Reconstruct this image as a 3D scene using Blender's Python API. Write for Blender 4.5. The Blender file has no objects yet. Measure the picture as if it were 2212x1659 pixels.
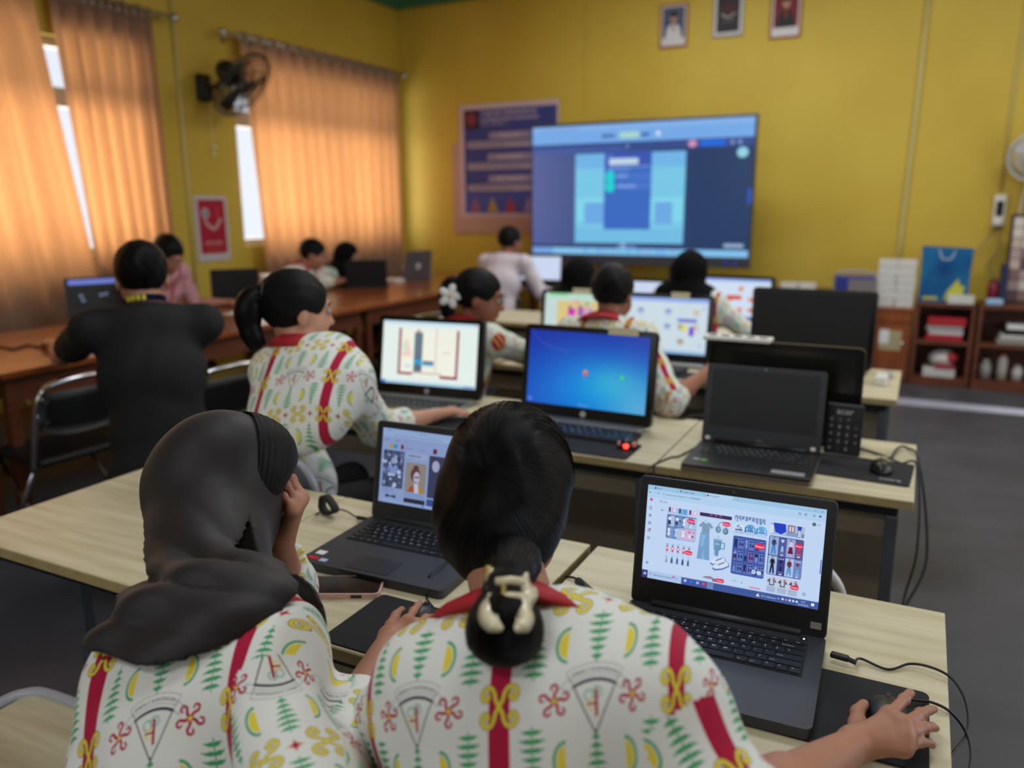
import bpy, bmesh, math, random
import numpy as np
from mathutils import Vector, Matrix
random.seed(7); np.random.seed(7)
SC = bpy.context.scene
COL = SC.collection
PI = math.pi
# ------------------------------------------------------------------ camera
CX, CY, FPX, CAMZ = 1106.0, 829.5, 1730.0, 1.51
YAW, PITCH, ROLL = math.radians(26.88), math.radians(12.58), math.radians(-.385)
_r = Vector((math.cos(YAW), math.sin(YAW), 0))
_f = Vector((-math.sin(YAW)*math.cos(PITCH), math.cos(YAW)*math.cos(PITCH), -math.sin(PITCH)))
_u = _r.cross(_f)
CR = math.cos(ROLL)*_r + math.sin(ROLL)*_u
CU = -math.sin(ROLL)*_r + math.cos(ROLL)*_u
cam_d = bpy.data.cameras.new('camera'); cam = bpy.data.objects.new('camera', cam_d); COL.objects.link(cam)
m = Matrix((CR, CU, -_f)).transposed().to_4x4(); m.translation = (0, 0, CAMZ); cam.matrix_world = m
cam_d.sensor_width = 36; cam_d.lens = 36*FPX/2212; cam_d.clip_start = .05; cam_d.clip_end = 100
cam_d.dof.use_dof = True; cam_d.dof.focus_distance = 1.3; cam_d.dof.aperture_fstop = 2.3
SC.camera = cam
# ------------------------------------------------------------------ world, exposure, big lights
w = bpy.data.worlds.new('sky'); SC.world = w; w.use_nodes = True
bg = w.node_tree.nodes['Background']; bg.inputs[0].default_value = (.80, .88, 1, 1); bg.inputs[1].default_value = 1.2
SC.view_settings.view_transform = 'Standard'; SC.view_settings.look = 'None'
SC.view_settings.exposure = 0.0; SC.view_settings.gamma = 1; SC.view_settings.use_curve_mapping = False
SC.cycles.use_denoising = True
SC.cycles.max_bounces = 6; SC.cycles.diffuse_bounces = 4; SC.cycles.transparent_max_bounces = 8
SC.cycles.caustics_reflective = False; SC.cycles.caustics_refractive = False
def area(name, loc, aim, sx, sy, power, col):
    d = bpy.data.lights.new(name, 'AREA'); d.shape = 'RECTANGLE'; d.size = sx; d.size_y = sy; d.energy = power; d.color = col
    o = bpy.data.objects.new(name, d); COL.objects.link(o); o.location = loc
    o.rotation_euler = (Vector(aim)-Vector(loc)).to_track_quat('-Z', 'Y').to_euler(); return o
WX, WY, WR, WB, CEIL = -5.5, 8.05, 2.7, -3.2, 3.75      # left wall, far wall, right wall, rear wall, ceiling
area('daylight_window_near', (WX-.75, 3.2, 1.55), (0, 3.2, 1.75), 3.8, 1.7, 140, (1, .94, .86))
area('daylight_window_far', (WX-.75, 6.7, 1.55), (0, 6.7, 1.75), 2.9, 1.7, 108, (1, .94, .86))
area('fill_right', (WR+.25, 3.2, 1.7), (-3, 3.6, .9), 3.4, 2.0, 46, (.80, .88, 1))  # unseen fill light, added at the right-hand opening to brighten the room
area('fill_rear', (-1.2, WB-.2, 2.2), (-1.2, 2, 1.0), 4.0, 1.4, 16, (.84, .9, 1))  # added fill from behind the camera, its source never in view
area('ceiling_lamp_back', (-1.6, 6.0, CEIL-.1), (-1.5, 6.5, 0), 2.4, .5, 46, (1, 1, .96))
area('far_wall_fill', (1.2, 5.6, CEIL-.1), (1.0, 6.2, 0), 1.6, .5, 38, (1, 1, .96))  # extra light out of view, added to brighten the far wall
area('ceiling_lamp_front', (-1.3, 3.6, CEIL-.1), (-1.3, 3.6, 0), 1.2, .5, 34, (.97, .98, 1))
area('ceiling_lamp_near', (-.2, 1.2, CEIL-.1), (-.2, 1.2, 0), 1.2, .5, 21, (.94, .97, 1))
area('rear_wall_fill', (-.8, -1.6, CEIL-.1), (-.8, -1.8, 0), 1.2, .5, 30, (.97, .98, 1))  # extra light behind the camera, added so the rear wall reflects in dark screens
sd = bpy.data.lights.new('daylight_door_gap', 'SPOT'); sd.energy = 14000; sd.spot_size = math.radians(16); sd.spot_blend = .3; sd.shadow_soft_size = .03; sd.color = (1, .96, .92)
so_ = bpy.data.objects.new('daylight_door_gap', sd); COL.objects.link(so_); so_.location = (WR+2.0, 6.78, 1.05); so_.rotation_euler = (Vector((.35, 6.78, 0))-Vector(so_.location)).to_track_quat('-Z', 'Y').to_euler()
# ------------------------------------------------------------------ placing helpers
def ray(u, v): return _f + float((u-CX)/FPX)*CR - float((v-CY)/FPX)*CU
O0 = Vector((0, 0, CAMZ))
def atz(u, v, z): d = ray(u, v); return O0 + d*((z-CAMZ)/d.z)
def aty(u, v, y): d = ray(u, v); return O0 + d*(y/d.y)
def atx(u, v, x): d = ray(u, v); return O0 + d*(x/d.x)
# ------------------------------------------------------------------ materials
def srgb(*c):
    if max(c) > 1.001: c = [x/255 for x in c]
    return tuple(x/12.92 if x <= .04045 else ((x+.055)/1.055)**2.4 for x in c)
MATS = {}
def mat(name, col, rough=.6, metal=0, spec=.5, noise=0, nscale=20, bump=0, bscale=60, stretch=(1, 1, 1), col2=None, sheen=0, coat=0, detail=4, emit=None, estr=0, coord='Object'):
    if name in MATS: return MATS[name]
    mt = bpy.data.materials.new(name); mt.use_nodes = True; nt = mt.node_tree; b = nt.nodes['Principled BSDF']
    c = srgb(*col); b.inputs['Base Color'].default_value = (*c, 1)
    b.inputs['Roughness'].default_value = rough; b.inputs['Metallic'].default_value = metal
    b.inputs['Specular IOR Level'].default_value = spec; b.inputs['Sheen Weight'].default_value = sheen; b.inputs['Coat Weight'].default_value = coat
    if emit: b.inputs['Emission Color'].default_value = (*srgb(*emit), 1); b.inputs['Emission Strength'].default_value = estr
    if noise or bump:
        tc = nt.nodes.new('ShaderNodeTexCoord'); mp = nt.nodes.new('ShaderNodeMapping'); mp.inputs['Scale'].default_value = stretch
        nt.links.new(tc.outputs[coord], mp.inputs[0])
    if noise:
        n = nt.nodes.new('ShaderNodeTexNoise'); n.inputs['Scale'].default_value = nscale; n.inputs['Detail'].default_value = detail
        nt.links.new(mp.outputs[0], n.inputs['Vector'])
        r = nt.nodes.new('ShaderNodeMapRange'); r.inputs[1].default_value = .3; r.inputs[2].default_value = .7
        mx = nt.nodes.new('ShaderNodeMix'); mx.data_type = 'RGBA'
        c2 = srgb(*col2) if col2 else tuple(x*(1-noise) for x in c)
        mx.inputs[6].default_value = (*c, 1); mx.inputs[7].default_value = (*c2, 1)
        nt.links.new(n.outputs[0], r.inputs[0]); nt.links.new(r.outputs[0], mx.inputs[0]); nt.links.new(mx.outputs[2], b.inputs['Base Color'])
    if bump:
        n = nt.nodes.new('ShaderNodeTexNoise'); n.inputs['Scale'].default_value = bscale; n.inputs['Detail'].default_value = 3
        nt.links.new(mp.outputs[0], n.inputs['Vector'])
        bp = nt.nodes.new('ShaderNodeBump'); bp.inputs['Strength'].default_value = bump; bp.inputs['Distance'].default_value = .01
        nt.links.new(n.outputs[0], bp.inputs['Height']); nt.links.new(bp.outputs[0], b.inputs['Normal'])
    MATS[name] = mt; return mt
def img_mat(name, img, emit=0, rough=.8, sheen=0, bump=0, bscale=300, spec=.3, uvrep=True):
    mt = bpy.data.materials.new(name); mt.use_nodes = True; nt = mt.node_tree; b = nt.nodes['Principled BSDF']
    t = nt.nodes.new('ShaderNodeTexImage'); t.image = img; t.interpolation = 'Linear'; t.extension = 'REPEAT'
    b.inputs['Roughness'].default_value = rough; b.inputs['Specular IOR Level'].default_value = spec; b.inputs['Sheen Weight'].default_value = sheen
    if emit:
        b.inputs['Base Color'].default_value = (.01, .01, .012, 1)
        nt.links.new(t.outputs[0], b.inputs['Emission Color']); b.inputs['Emission Strength'].default_value = emit
    else: nt.links.new(t.outputs[0], b.inputs['Base Color'])
    if bump:
        tc = nt.nodes.new('ShaderNodeTexCoord'); n = nt.nodes.new('ShaderNodeTexNoise'); n.inputs['Scale'].default_value = bscale
        nt.links.new(tc.outputs['Object'], n.inputs['Vector']); bp = nt.nodes.new('ShaderNodeBump'); bp.inputs['Strength'].default_value = bump; bp.inputs['Distance'].default_value = .01
        nt.links.new(n.outputs[0], bp.inputs['Height']); nt.links.new(bp.outputs[0], b.inputs['Normal'])
    MATS[name] = mt; return mt
# ------------------------------------------------------------------ mesh builder
class MB:
    def __init__(s): s.bm = bmesh.new()
    def _add(s, verts, M):
        if M is not None: bmesh.ops.transform(s.bm, matrix=M, verts=verts)
    def box(s, c, d, bev=0, M=None, seg=2, rz=0):
        r = bmesh.ops.create_cube(s.bm, size=1); vs = r['verts']
        bmesh.ops.scale(s.bm, vec=d, verts=vs)
        if bev:
            es = list({e for v in vs for e in v.link_edges})
            r = bmesh.ops.bevel(s.bm, geom=es, offset=min(bev, min(d)*.49), segments=seg, affect='EDGES', profile=.5)
            vs = list({v for f in r['faces'] for v in f.verts} | {v for v in vs if v.is_valid})
        if rz: bmesh.ops.rotate(s.bm, cent=(0, 0, 0), matrix=Matrix.Rotation(rz, 3, 'Z'), verts=vs)
        bmesh.ops.translate(s.bm, vec=c, verts=vs); s._add(vs, M); return s
    def cyl(s, a, b, r1, r2=None, seg=16, caps=True, M=None):
        a = Vector(a); b = Vector(b); r2 = r1 if r2 is None else r2; d = b-a
        r = bmesh.ops.create_cone(s.bm, cap_ends=caps, segments=seg, radius1=r1, radius2=r2, depth=d.length)
        q = Vector((0, 0, 1)).rotation_difference(d.normalized()).to_matrix().to_4x4(); q.translation = (a+b)/2
        bmesh.ops.transform(s.bm, matrix=q, verts=r['verts']); s._add(r['verts'], M); return s
    def tube(s, pts, r, seg=8, closed=False, M=None):
        pts = [Vector(p) for p in pts]; n = len(pts); rs = r if isinstance(r, (list, tuple)) else [r]*n
        up = Vector((0, 0, 1)); rings = []; prev = None
        for i, p in enumerate(pts):
            t = (pts[(i+1) % n]-pts[i-1]) if closed else (pts[min(i+1, n-1)]-pts[max(i-1, 0)])
            t = t.normalized() if t.length > 1e-9 else Vector((0, 0, 1))
            if prev is None: x = t.cross(up if abs(t.z) < .9 else Vector((1, 0, 0))).normalized()
            else: x = (prev-t*prev.dot(t)).normalized()
            prev = x; y = t.cross(x)
            rings.append([s.bm.verts.new(p+(x*math.cos(2*PI*k/seg)+y*math.sin(2*PI*k/seg))*rs[i]) for k in range(seg)])
        for i in range(n if closed else n-1):
            A, B = rings[i], rings[(i+1) % n]
            for k in range(seg): s.bm.faces.new((A[k], A[(k+1) % seg], B[(k+1) % seg], B[k]))
        if not closed: s.bm.faces.new(rings[0][::-1]); s.bm.faces.new(rings[-1])
        s._add([v for g in rings for v in g], M); return s
    def lathe(s, prof, seg=24, M=None, c=(0, 0, 0)):
        rings = []
        for r, z in prof: rings.append([s.bm.verts.new((c[0]+r*math.cos(2*PI*k/seg), c[1]+r*math.sin(2*PI*k/seg), c[2]+z)) for k in range(seg)])
        for A, B in zip(rings, rings[1:]):
            for k in range(seg): s.bm.faces.new((A[k], A[(k+1) % seg], B[(k+1) % seg], B[k]))
        s.bm.faces.new(rings[0][::-1]); s.bm.faces.new(rings[-1]); s._add([v for g in rings for v in g], M); return s
    def prism(s, poly, z0, z1, M=None):
        A = [s.bm.verts.new((x, y, z0)) for x, y in poly]; B = [s.bm.verts.new((x, y, z1)) for x, y in poly]; n = len(poly)
        s.bm.faces.new(A[::-1]); s.bm.faces.new(B)
        for i in range(n): s.bm.faces.new((A[i], A[(i+1) % n], B[(i+1) % n], B[i]))
        s._add(A+B, M); return s
    def ball(s, c, r, M=None, seg=16):
        q = bmesh.ops.create_uvsphere(s.bm, u_segments=seg, v_segments=max(6, seg//2), radius=1)
        r = r if isinstance(r, (tuple, list)) else (r, r, r)
        bmesh.ops.scale(s.bm, vec=r, verts=q['verts']); bmesh.ops.translate(s.bm, vec=c, verts=q['verts']); s._add(q['verts'], M); return s
    def quad(s, p, uv=True, M=None):
        vs = [s.bm.verts.new(x) for x in p]; f = s.bm.faces.new(vs)
        l = s.bm.loops.layers.uv.verify()
        for lp, c in zip(f.loops, ((0, 0), (1, 0), (1, 1), (0, 1))): lp[l].uv = c
        s._add(vs, M); return s
def link(name, me, mt, parent=None, loc=None, smooth=False):
    o = bpy.data.objects.new(name, me); COL.objects.link(o)
    if mt is not None and not me.materials: me.materials.append(mt)
    if parent is not None: o.parent = parent
    if loc is not None: o.location = loc
    if smooth: me.polygons.foreach_set('use_smooth', [True]*len(me.polygons)); me.update()
    return o
def obj(name, mb, mt, parent=None, loc=None, smooth=False, auto=None, recalc=True):
    if recalc: bmesh.ops.recalc_face_normals(mb.bm, faces=mb.bm.faces)
    me = bpy.data.meshes.new(name); mb.bm.to_mesh(me); mb.bm.free()
    o = link(name, me, mt, parent, loc, smooth or auto is not None)
    if auto is not None:
        try: me.set_sharp_from_angle(angle=math.radians(auto))
        except Exception: pass
    return o
def thing(name, label, cat, loc=(0, 0, 0), rz=0, group=None, M=None):
    o = bpy.data.objects.new(name, None); COL.objects.link(o); o.empty_display_size = .1
    if M is not None: o.matrix_world = M
    else: o.location = loc; o.rotation_euler = (0, 0, rz)
    return tag(o, label, cat, group)
def tag(o, label, cat, group=None):
    o['label'] = label; o['category'] = cat
    if group: o['group'] = group
    return o
def struct(o): o['kind'] = 'structure'; return o
def dup(root, loc=None, rz=None, label=None, group=None, M=None):
    r = root.copy(); COL.objects.link(r)
    if M is not None: r.matrix_world = M
    if loc is not None: r.location = loc
    if rz is not None: r.rotation_euler = (0, 0, rz)
    if label: r['label'] = label
    if group: r['group'] = group
    for ch in list(root.children):
        c = ch.copy(); COL.objects.link(c); c.parent = r
        for g in ch.children:
            d = g.copy(); COL.objects.link(d); d.parent = c
    return r
def smooth_pts(P, n=8):
    P = [Vector(p) for p in P]; out = []
    for i in range(len(P)-1):
        a = P[max(i-1, 0)]; b = P[i]; c = P[i+1]; d = P[min(i+2, len(P)-1)]
        for k in range(n):
            t = k/n; out.append(.5*((2*b)+(c-a)*t+(2*a-5*b+4*c-d)*t*t+(3*b-a-3*c+d)*t**3))
    return out+[P[-1]]
# ------------------------------------------------------------------ signed distance bodies -> one continuous surface (surface nets)
def A3(v): return np.array(v, float)
def cone(a, b, ra, rb):
    a, b = A3(a), A3(b); ba = b-a; L = max(ba@ba, 1e-12)
    def f(p):
        q = p-a; t = np.clip((q@ba)/L, 0, 1); d = q-t[:, None]*ba
        return np.sqrt((d*d).sum(1))-(ra+(rb-ra)*t)
    return f
def ell(c, r, R=None):
    c, r = A3(c), A3(r)
    def f(p):
        q = p-c
        if R is not None: q = q@R
        k0 = np.sqrt(((q/r)**2).sum(1)); k1 = np.sqrt(((q/(r*r))**2).sum(1))
        return k0*(k0-1)/np.maximum(k1, 1e-9)
    return f
def rbox(c, hs, rad, R=None):
    c, hs = A3(c), A3(hs)
    def f(p):
        q = p-c
        if R is not None: q = q@R
        q = np.abs(q)-(hs-rad)
        return np.sqrt((np.maximum(q, 0)**2).sum(1))+np.minimum(q.max(1), 0)-rad
    return f
def smin(a, b, k):
    h = np.maximum(k-np.abs(a-b), 0)/k
    return np.minimum(a, b)-h*h*k*.25
def U(fs, k):
    def f(p):
        d = fs[0](p)
        for g in fs[1:]: d = smin(d, g(p), k)
        return d
    return f
def Sub(f1, f2, k=.01):
    return lambda p: -smin(-f1(p), f2(p), k)
def surface_nets(f, lo, hi, h):
    lo = A3(lo); hi = A3(hi); n = np.ceil((hi-lo)/h).astype(int)+2
    B = 8; g = np.stack(np.meshgrid(*[np.arange(0, n[i], B) for i in range(3)], indexing='ij'), -1).reshape(-1, 3)
    for size, nxt in ((8, 4), (4, 2), (2, 1)):
        c = lo+(g+size/2)*h; keep = np.abs(f(c)) < size*h*.87*1.35+.2*h
        g = g[keep]; o = np.stack(np.meshgrid(*[[0, nxt]]*3, indexing='ij'), -1).reshape(-1, 3)
        g = (g[:, None]+o[None]).reshape(-1, 3)
    N = n+B+2; key = lambda q: (q[:, 0]*N[1]+q[:, 1])*N[2]+q[:, 2]
    C8 = np.array([[i, j, k] for i in (0, 1) for j in (0, 1) for k in (0, 1)])
    ck = key((g[:, None]+C8[None]).reshape(-1, 3)); uk, inv = np.unique(ck, return_inverse=True)
    P = np.stack([uk//(N[1]*N[2]), (uk//N[2]) % N[1], uk % N[2]], 1)
    V = f(lo+P*h); cv = V[inv].reshape(-1, 8)
    act = (cv.min(1) < 0) & (cv.max(1) >= 0); g = g[act]; cv = cv[act]
    E = [(a, b) for a in range(8) for b in range(a+1, 8) if abs(C8[a]-C8[b]).sum() == 1]
    s = np.zeros((len(g), 3)); w = np.zeros(len(g))
    for a, b in E:
        va, vb = cv[:, a], cv[:, b]; x = (va < 0) != (vb < 0); t = np.where(x, va/np.where(x, va-vb, 1), 0)
        s += np.where(x[:, None], C8[a]+t[:, None]*(C8[b]-C8[a]), 0); w += x
    verts = lo+(g+s/w[:, None])*h
    gk = key(g); order = np.argsort(gk); gs = gk[order]; faces = []
    for ax in range(3):
        e1, e2 = [(1, 2), (2, 0), (0, 1)][ax]; d1 = np.zeros(3, int); d1[e1] = 1; d2 = np.zeros(3, int); d2[e2] = 1
        ib = 1 << (2-ax); va, vb = cv[:, 0], cv[:, ib]; m_ = (va < 0) != (vb < 0)
        q = g[m_]; ids = [np.nonzero(m_)[0]]; ok = np.ones(len(q), bool)
        for dd in (d1, d1+d2, d2):
            kk = key(q-dd); pos = np.clip(np.searchsorted(gs, kk), 0, len(gs)-1); hit = (gs[pos] == kk) & ((q-dd).min(1) >= 0); ok &= hit; ids.append(order[pos])
        F = np.stack(ids, 1)[ok]; flip = (va[m_] < 0)[ok]
        F = np.where(flip[:, None], F[:, ::-1], F); faces.append(F[:, ::-1])
    F = np.concatenate(faces)
    return verts, F
def biggest(V, F):
    lab = np.arange(len(V)); a = F.ravel(); b = np.roll(F, -1, 1).ravel()
    while True:
        m_ = np.minimum(lab[a], lab[b]); n = lab.copy(); np.minimum.at(n, a, m_); np.minimum.at(n, b, m_); n = n[n]; n = n[n]
        if (n == lab).all(): break
        lab = n
    u, c = np.unique(lab, return_counts=True)
    if len(u) == 1: return V, F
    keep = lab == u[c.argmax()]; idx = np.cumsum(keep)-1; Fk = F[keep[F[:, 0]]]; return V[keep], idx[Fk]
def np_mesh(name, V, F, uv=None):
    me = bpy.data.meshes.new(name); me.vertices.add(len(V)); me.vertices.foreach_set('co', V.astype(np.float32).ravel())
    n = F.shape[1]; me.loops.add(F.size); me.loops.foreach_set('vertex_index', F.astype(np.int32).ravel())
    me.polygons.add(len(F)); me.polygons.foreach_set('loop_start', np.arange(0, F.size, n, dtype=np.int32))
    me.polygons.foreach_set('use_smooth', np.ones(len(F), bool))
    if uv is not None:
        l = me.uv_layers.new(name='UVMap'); l.data.foreach_set('uv', uv.astype(np.float32).ravel())
    me.update(calc_edges=True); return me
def relax(V, F, it=2, lam=.5):
    n = len(V)
    for _ in range(it):
        s = np.zeros_like(V); c = np.zeros(n)
        for k in range(4):
            a, b = F[:, k], F[:, (k+1) % 4]
            for i in range(3): s[:, i] += np.bincount(a, V[b, i], n)+np.bincount(b, V[a, i], n)
            c += np.bincount(a, minlength=n)+np.bincount(b, minlength=n)
        V = V+lam*(s/np.maximum(c, 1)[:, None]-V)
    return V
def sdf_obj(name, f, lo, hi, h, mt, parent, uvf=None, rel=2, org=None):
    V, F = surface_nets(f, lo, hi, h); V, F = biggest(V, F); V = relax(V, F, rel)
    uv = uvf(V, F) if uvf else None
    if org is not None: V = V-A3(org)
    me = np_mesh(name, V, F, uv); return link(name, me, mt, parent)
# ------------------------------------------------------------------ flat print drawn in code (screens, cloth, posters)
_G = {}
def glyph(ch):
    if ch in _G: return _G[ch]
    cu = bpy.data.curves.new('g', 'FONT'); cu.body = ch; cu.resolution_u = 3; o = bpy.data.objects.new('g', cu)
    me = o.to_mesh(); me.calc_loop_triangles()
    V = np.array([v.co[:2] for v in me.vertices]).reshape(-1, 2); T = np.array([t.vertices[:] for t in me.loop_triangles]).reshape(-1, 3)
    tri = V[T] if len(T) else np.zeros((0, 3, 2)); o.to_mesh_clear(); bpy.data.objects.remove(o)
    cu.body = 'H'+ch+'H'; o = bpy.data.objects.new('g', cu); me = o.to_mesh(); w3 = max([v.co.x for v in me.vertices], default=1); o.to_mesh_clear()
    cu.body = 'HH'; me = o.to_mesh(); w2 = max([v.co.x for v in me.vertices], default=1); o.to_mesh_clear(); bpy.data.objects.remove(o); bpy.data.curves.remove(cu)
    _G[ch] = (tri, max(.2, w3-w2)); return _G[ch]
class Cv:
    """canvas in units w x h, y down; ss = pixels per unit"""
    def __init__(s, w, h, bg, px=1.0, ss=2):
        s.k = px*ss; s.ss = ss; s.W = int(round(w*px))*ss; s.H = int(round(h*px))*ss
        s.a = np.empty((s.H, s.W, 3), np.float32); s.a[:] = np.array(bg, np.float32)/255; s.wrap = False
    def _reg(s, x0, y0, x1, y1):
        x0 = max(0, int(x0*s.k)-1); y0 = max(0, int(y0*s.k)-1); x1 = min(s.W, int(x1*s.k)+2); y1 = min(s.H, int(y1*s.k)+2)
        if x1 <= x0 or y1 <= y0: return None
        Y, X = np.mgrid[y0:y1, x0:x1]; return (slice(y0, y1), slice(x0, x1)), (X+.5)/s.k, (Y+.5)/s.k
    def _put(s, sl, m, col, al=1):
        col = np.array(col, np.float32)/255; r = s.a[sl]; r[m] = r[m]*(1-al)+col*al
    def rect(s, x, y, w, h, col, r=0, al=1):
        q = s._reg(x, y, x+w, y+h)
        if q is None: return
        sl, X, Y = q
        dx = np.abs(X-x-w/2)-(w/2-r); dy = np.abs(Y-y-h/2)-(h/2-r)
        if r: m_ = np.hypot(np.maximum(dx, 0), np.maximum(dy, 0))+np.minimum(np.maximum(dx, dy), 0) <= r
        else: m_ = (dx <= 0) & (dy <= 0)
        s._put(sl, m_, col, al)
    def ell(s, cx, cy, rx, ry, col, al=1, ring=0, half=None):
        q = s._reg(cx-rx, cy-ry, cx+rx, cy+ry)
        if q is None: return
        sl, X, Y = q; d = np.hypot((X-cx)/rx, (Y-cy)/ry); m_ = d <= 1
        if ring: m_ &= d >= 1-ring/max(rx, ry)
        if half is not None: m_ &= ((X-cx)*half[0]+(Y-cy)*half[1]) > 0
        s._put(sl, m_, col, al)
    def poly(s, P, col, al=1):
        P = np.array(P, float); q = s._reg(P[:, 0].min(), P[:, 1].min(), P[:, 0].max(), P[:, 1].max())
        if q is None: return
        sl, X, Y = q; m_ = np.zeros(X.shape, bool)
        for (x1, y1), (x2, y2) in zip(P, np.roll(P, -1, 0)):
            if y1 == y2: continue
            m_ ^= ((y1 > Y) != (y2 > Y)) & (X < (x2-x1)*(Y-y1)/(y2-y1)+x1)
        s._put(sl, m_, col, al)
    def line(s, P, w, col, al=1, taper=None):
        P = np.array(P, float); r = np.max(w)/2; q = s._reg(P[:, 0].min()-r, P[:, 1].min()-r, P[:, 0].max()+r, P[:, 1].max()+r)
        if q is None: return
        sl, X, Y = q; m_ = np.zeros(X.shape, bool); n = len(P)-1
        for i, ((x1, y1), (x2, y2)) in enumerate(zip(P[:-1], P[1:])):
            L = max((x2-x1)**2+(y2-y1)**2, 1e-9); t = np.clip(((X-x1)*(x2-x1)+(Y-y1)*(y2-y1))/L, 0, 1)
            ww = w if taper is None else w*(1+(taper-1)*(i+t)/n)
            m_ |= np.hypot(X-x1-t*(x2-x1), Y-y1-t*(y2-y1)) <= np.asarray(ww)/2
        s._put(sl, m_, col, al)
    def tri(s, T, col):
        x0, y0 = T[..., 0].min(), T[..., 1].min(); x1, y1 = T[..., 0].max(), T[..., 1].max()
        q = s._reg(x0, y0, x1, y1)
        if q is None: return
        sl, X, Y = q; m_ = np.zeros(X.shape, bool)
        for t in T:
            a, b, c = t; e = lambda p, r_: (r_[0]-p[0])*(Y-p[1])-(r_[1]-p[1])*(X-p[0])
            e1, e2, e3 = e(a, b), e(b, c), e(c, a); m_ |= ((e1 >= 0) & (e2 >= 0) & (e3 >= 0)) | ((e1 <= 0) & (e2 <= 0) & (e3 <= 0))
        s._put(sl, m_, col)
    def text(s, x, y, txt, size, col, mirror=False, arc=None, bold=0, align=0):
        """x, y = left end of the baseline; size = letter size; arc = (cx, cy, R, a0) lays it on a circle"""
        adv = [glyph(c)[1]*size if c != ' ' else .3*size for c in txt]
        if align: x -= sum(adv)*align
        cur = 0
        for c, w_ in zip(txt, adv):
            if c != ' ':
                T = glyph(c)[0].copy()*size
                if len(T):
                    for off in ((0, 0), (bold, 0)) if bold else ((0, 0),):
                        Q = T.copy(); Q[..., 0] += off[0]
                        if arc:
                            cx, cy, R, a0 = arc; a = a0+(cur+w_/2)/R; Q[..., 0] -= w_/2
                            ca, sa = math.cos(a), math.sin(a); X = Q[..., 0]; Yy = Q[..., 1]+R
                            Q = np.stack([cx+X*ca+Yy*sa, cy-(-X*sa+Yy*ca)], -1)
                        else: Q = np.stack([x+cur+Q[..., 0], y-Q[..., 1]], -1)
                        s.tri(Q, col)
            cur += w_
        return cur
    def lines_of_text(s, x, y, w, n, dy, col, h=2, seed=0):
        rg = random.Random(seed)
        for i in range(n):
            xx = x; end = x+w*(1 if i < n-1 else rg.uniform(.4, .8))
            while xx < end-3:
                l = min(rg.uniform(6, 18), end-xx); s.rect(xx, y+i*dy, l, h, col); xx += l+3
    def image(s, name):
        a = s.a; k = s.ss; a = a.reshape(s.H//k, k, s.W//k, k, 3).mean((1, 3))
        h, w = a.shape[:2]; im = bpy.data.images.new(name, w, h); buf = np.ones((h, w, 4), np.float32); buf[..., :3] = a[::-1]
        im.pixels.foreach_set(buf.ravel()); im.update(); im.pack(); return im
def rot(P, a, c=(0, 0), s=1, o=(0, 0), fx=1, fy=1):
    P = np.array(P, float)*[fx*s, fy*s]; ca, sa = math.cos(a), math.sin(a)
    return np.stack([P[:, 0]*ca-P[:, 1]*sa+c[0], P[:, 0]*sa+P[:, 1]*ca+c[1]], 1)
def sp2(P, n=6): return [(p.x, p.y) for p in smooth_pts([(x, y, 0) for x, y in P], n)]
# ================================================================== structure
M_wall = mat('yellow_paint', (204, 179, 72), .55, noise=.16, nscale=1.1, bump=.12, bscale=25, col2=(194, 165, 60), spec=.35)
M_ceil = mat('ceiling_white', (206, 204, 192), .8)
M_floor = mat('dark_floor', (76, 78, 86), .42, noise=.3, nscale=2.2, bump=.04, bscale=60, spec=.4, col2=(60, 62, 70))
M_white = mat('white_plastic', (226, 226, 222), .4)
M_dark = mat('dark_void', (22, 22, 24), .8)
M_black = mat('black_plastic', (20, 21, 24), .38, spec=.45)
M_blackm = mat('matte_black', (16, 17, 20), .75)
M_rubber = mat('cable_black', (14, 14, 16), .5)
M_chrome = mat('chrome', (190, 192, 196), .18, metal=1)
M_steel = mat('dark_steel', (44, 48, 54), .45, metal=.6)
M_wood = mat('light_oak_laminate', (212, 205, 176), .42, noise=.3, nscale=3.2, stretch=(1.2, 14, 1), col2=(190, 179, 144), bump=.02, bscale=40, detail=7)
M_woodedge = mat('oak_edge_band', (176, 158, 112), .5, noise=.2, nscale=20)
M_brown = mat('polished_teak', (150, 82, 38), .28, noise=.3, nscale=2.5, stretch=(9, 1, 1), col2=(118, 58, 26), coat=.35, detail=6)
M_brownd = mat('dark_teak', (112, 58, 34), .5, noise=.3, nscale=4, stretch=(1, 1, 6), col2=(84, 42, 24))
M_panel = mat('grey_board', (150, 140, 120), .7, noise=.12, nscale=10)
M_seat = mat('black_vinyl', (18, 19, 22), .45, bump=.05, bscale=300)
M_glass = mat('window_glass', (230, 238, 240), .05, spec=.5)
def wall_piece(name, boxes, mt=M_wall):
    b = MB()
    for lo, hi in boxes: b.box([(a+c)/2 for a, c in zip(lo, hi)], [c-a for a, c in zip(lo, hi)])
    return struct(obj(name, b, mt))
T = .18; W1 = (1.75, 4.62); W2 = (5.50, 7.86); ZS, ZT = 1.16, 2.68
wall_piece('wall_left', [((WX-T, WB, 0), (WX, WY+T, ZS)), ((WX-T, WB, ZT), (WX, WY+T, CEIL)), ((WX-T, WB, ZS), (WX, W1[0], ZT)),
    ((WX-T, W1[1], ZS), (WX, W2[0], ZT)), ((WX-T, W2[1], ZS), (WX, WY+T, ZT))])
wall_piece('wall_back', [((WX, WY, 0), (WR+T, WY+T, CEIL)), ((-3.22, WY-.012, 0), (-3.18, WY, CEIL))])
DR = (1.6, 5.0)
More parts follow.
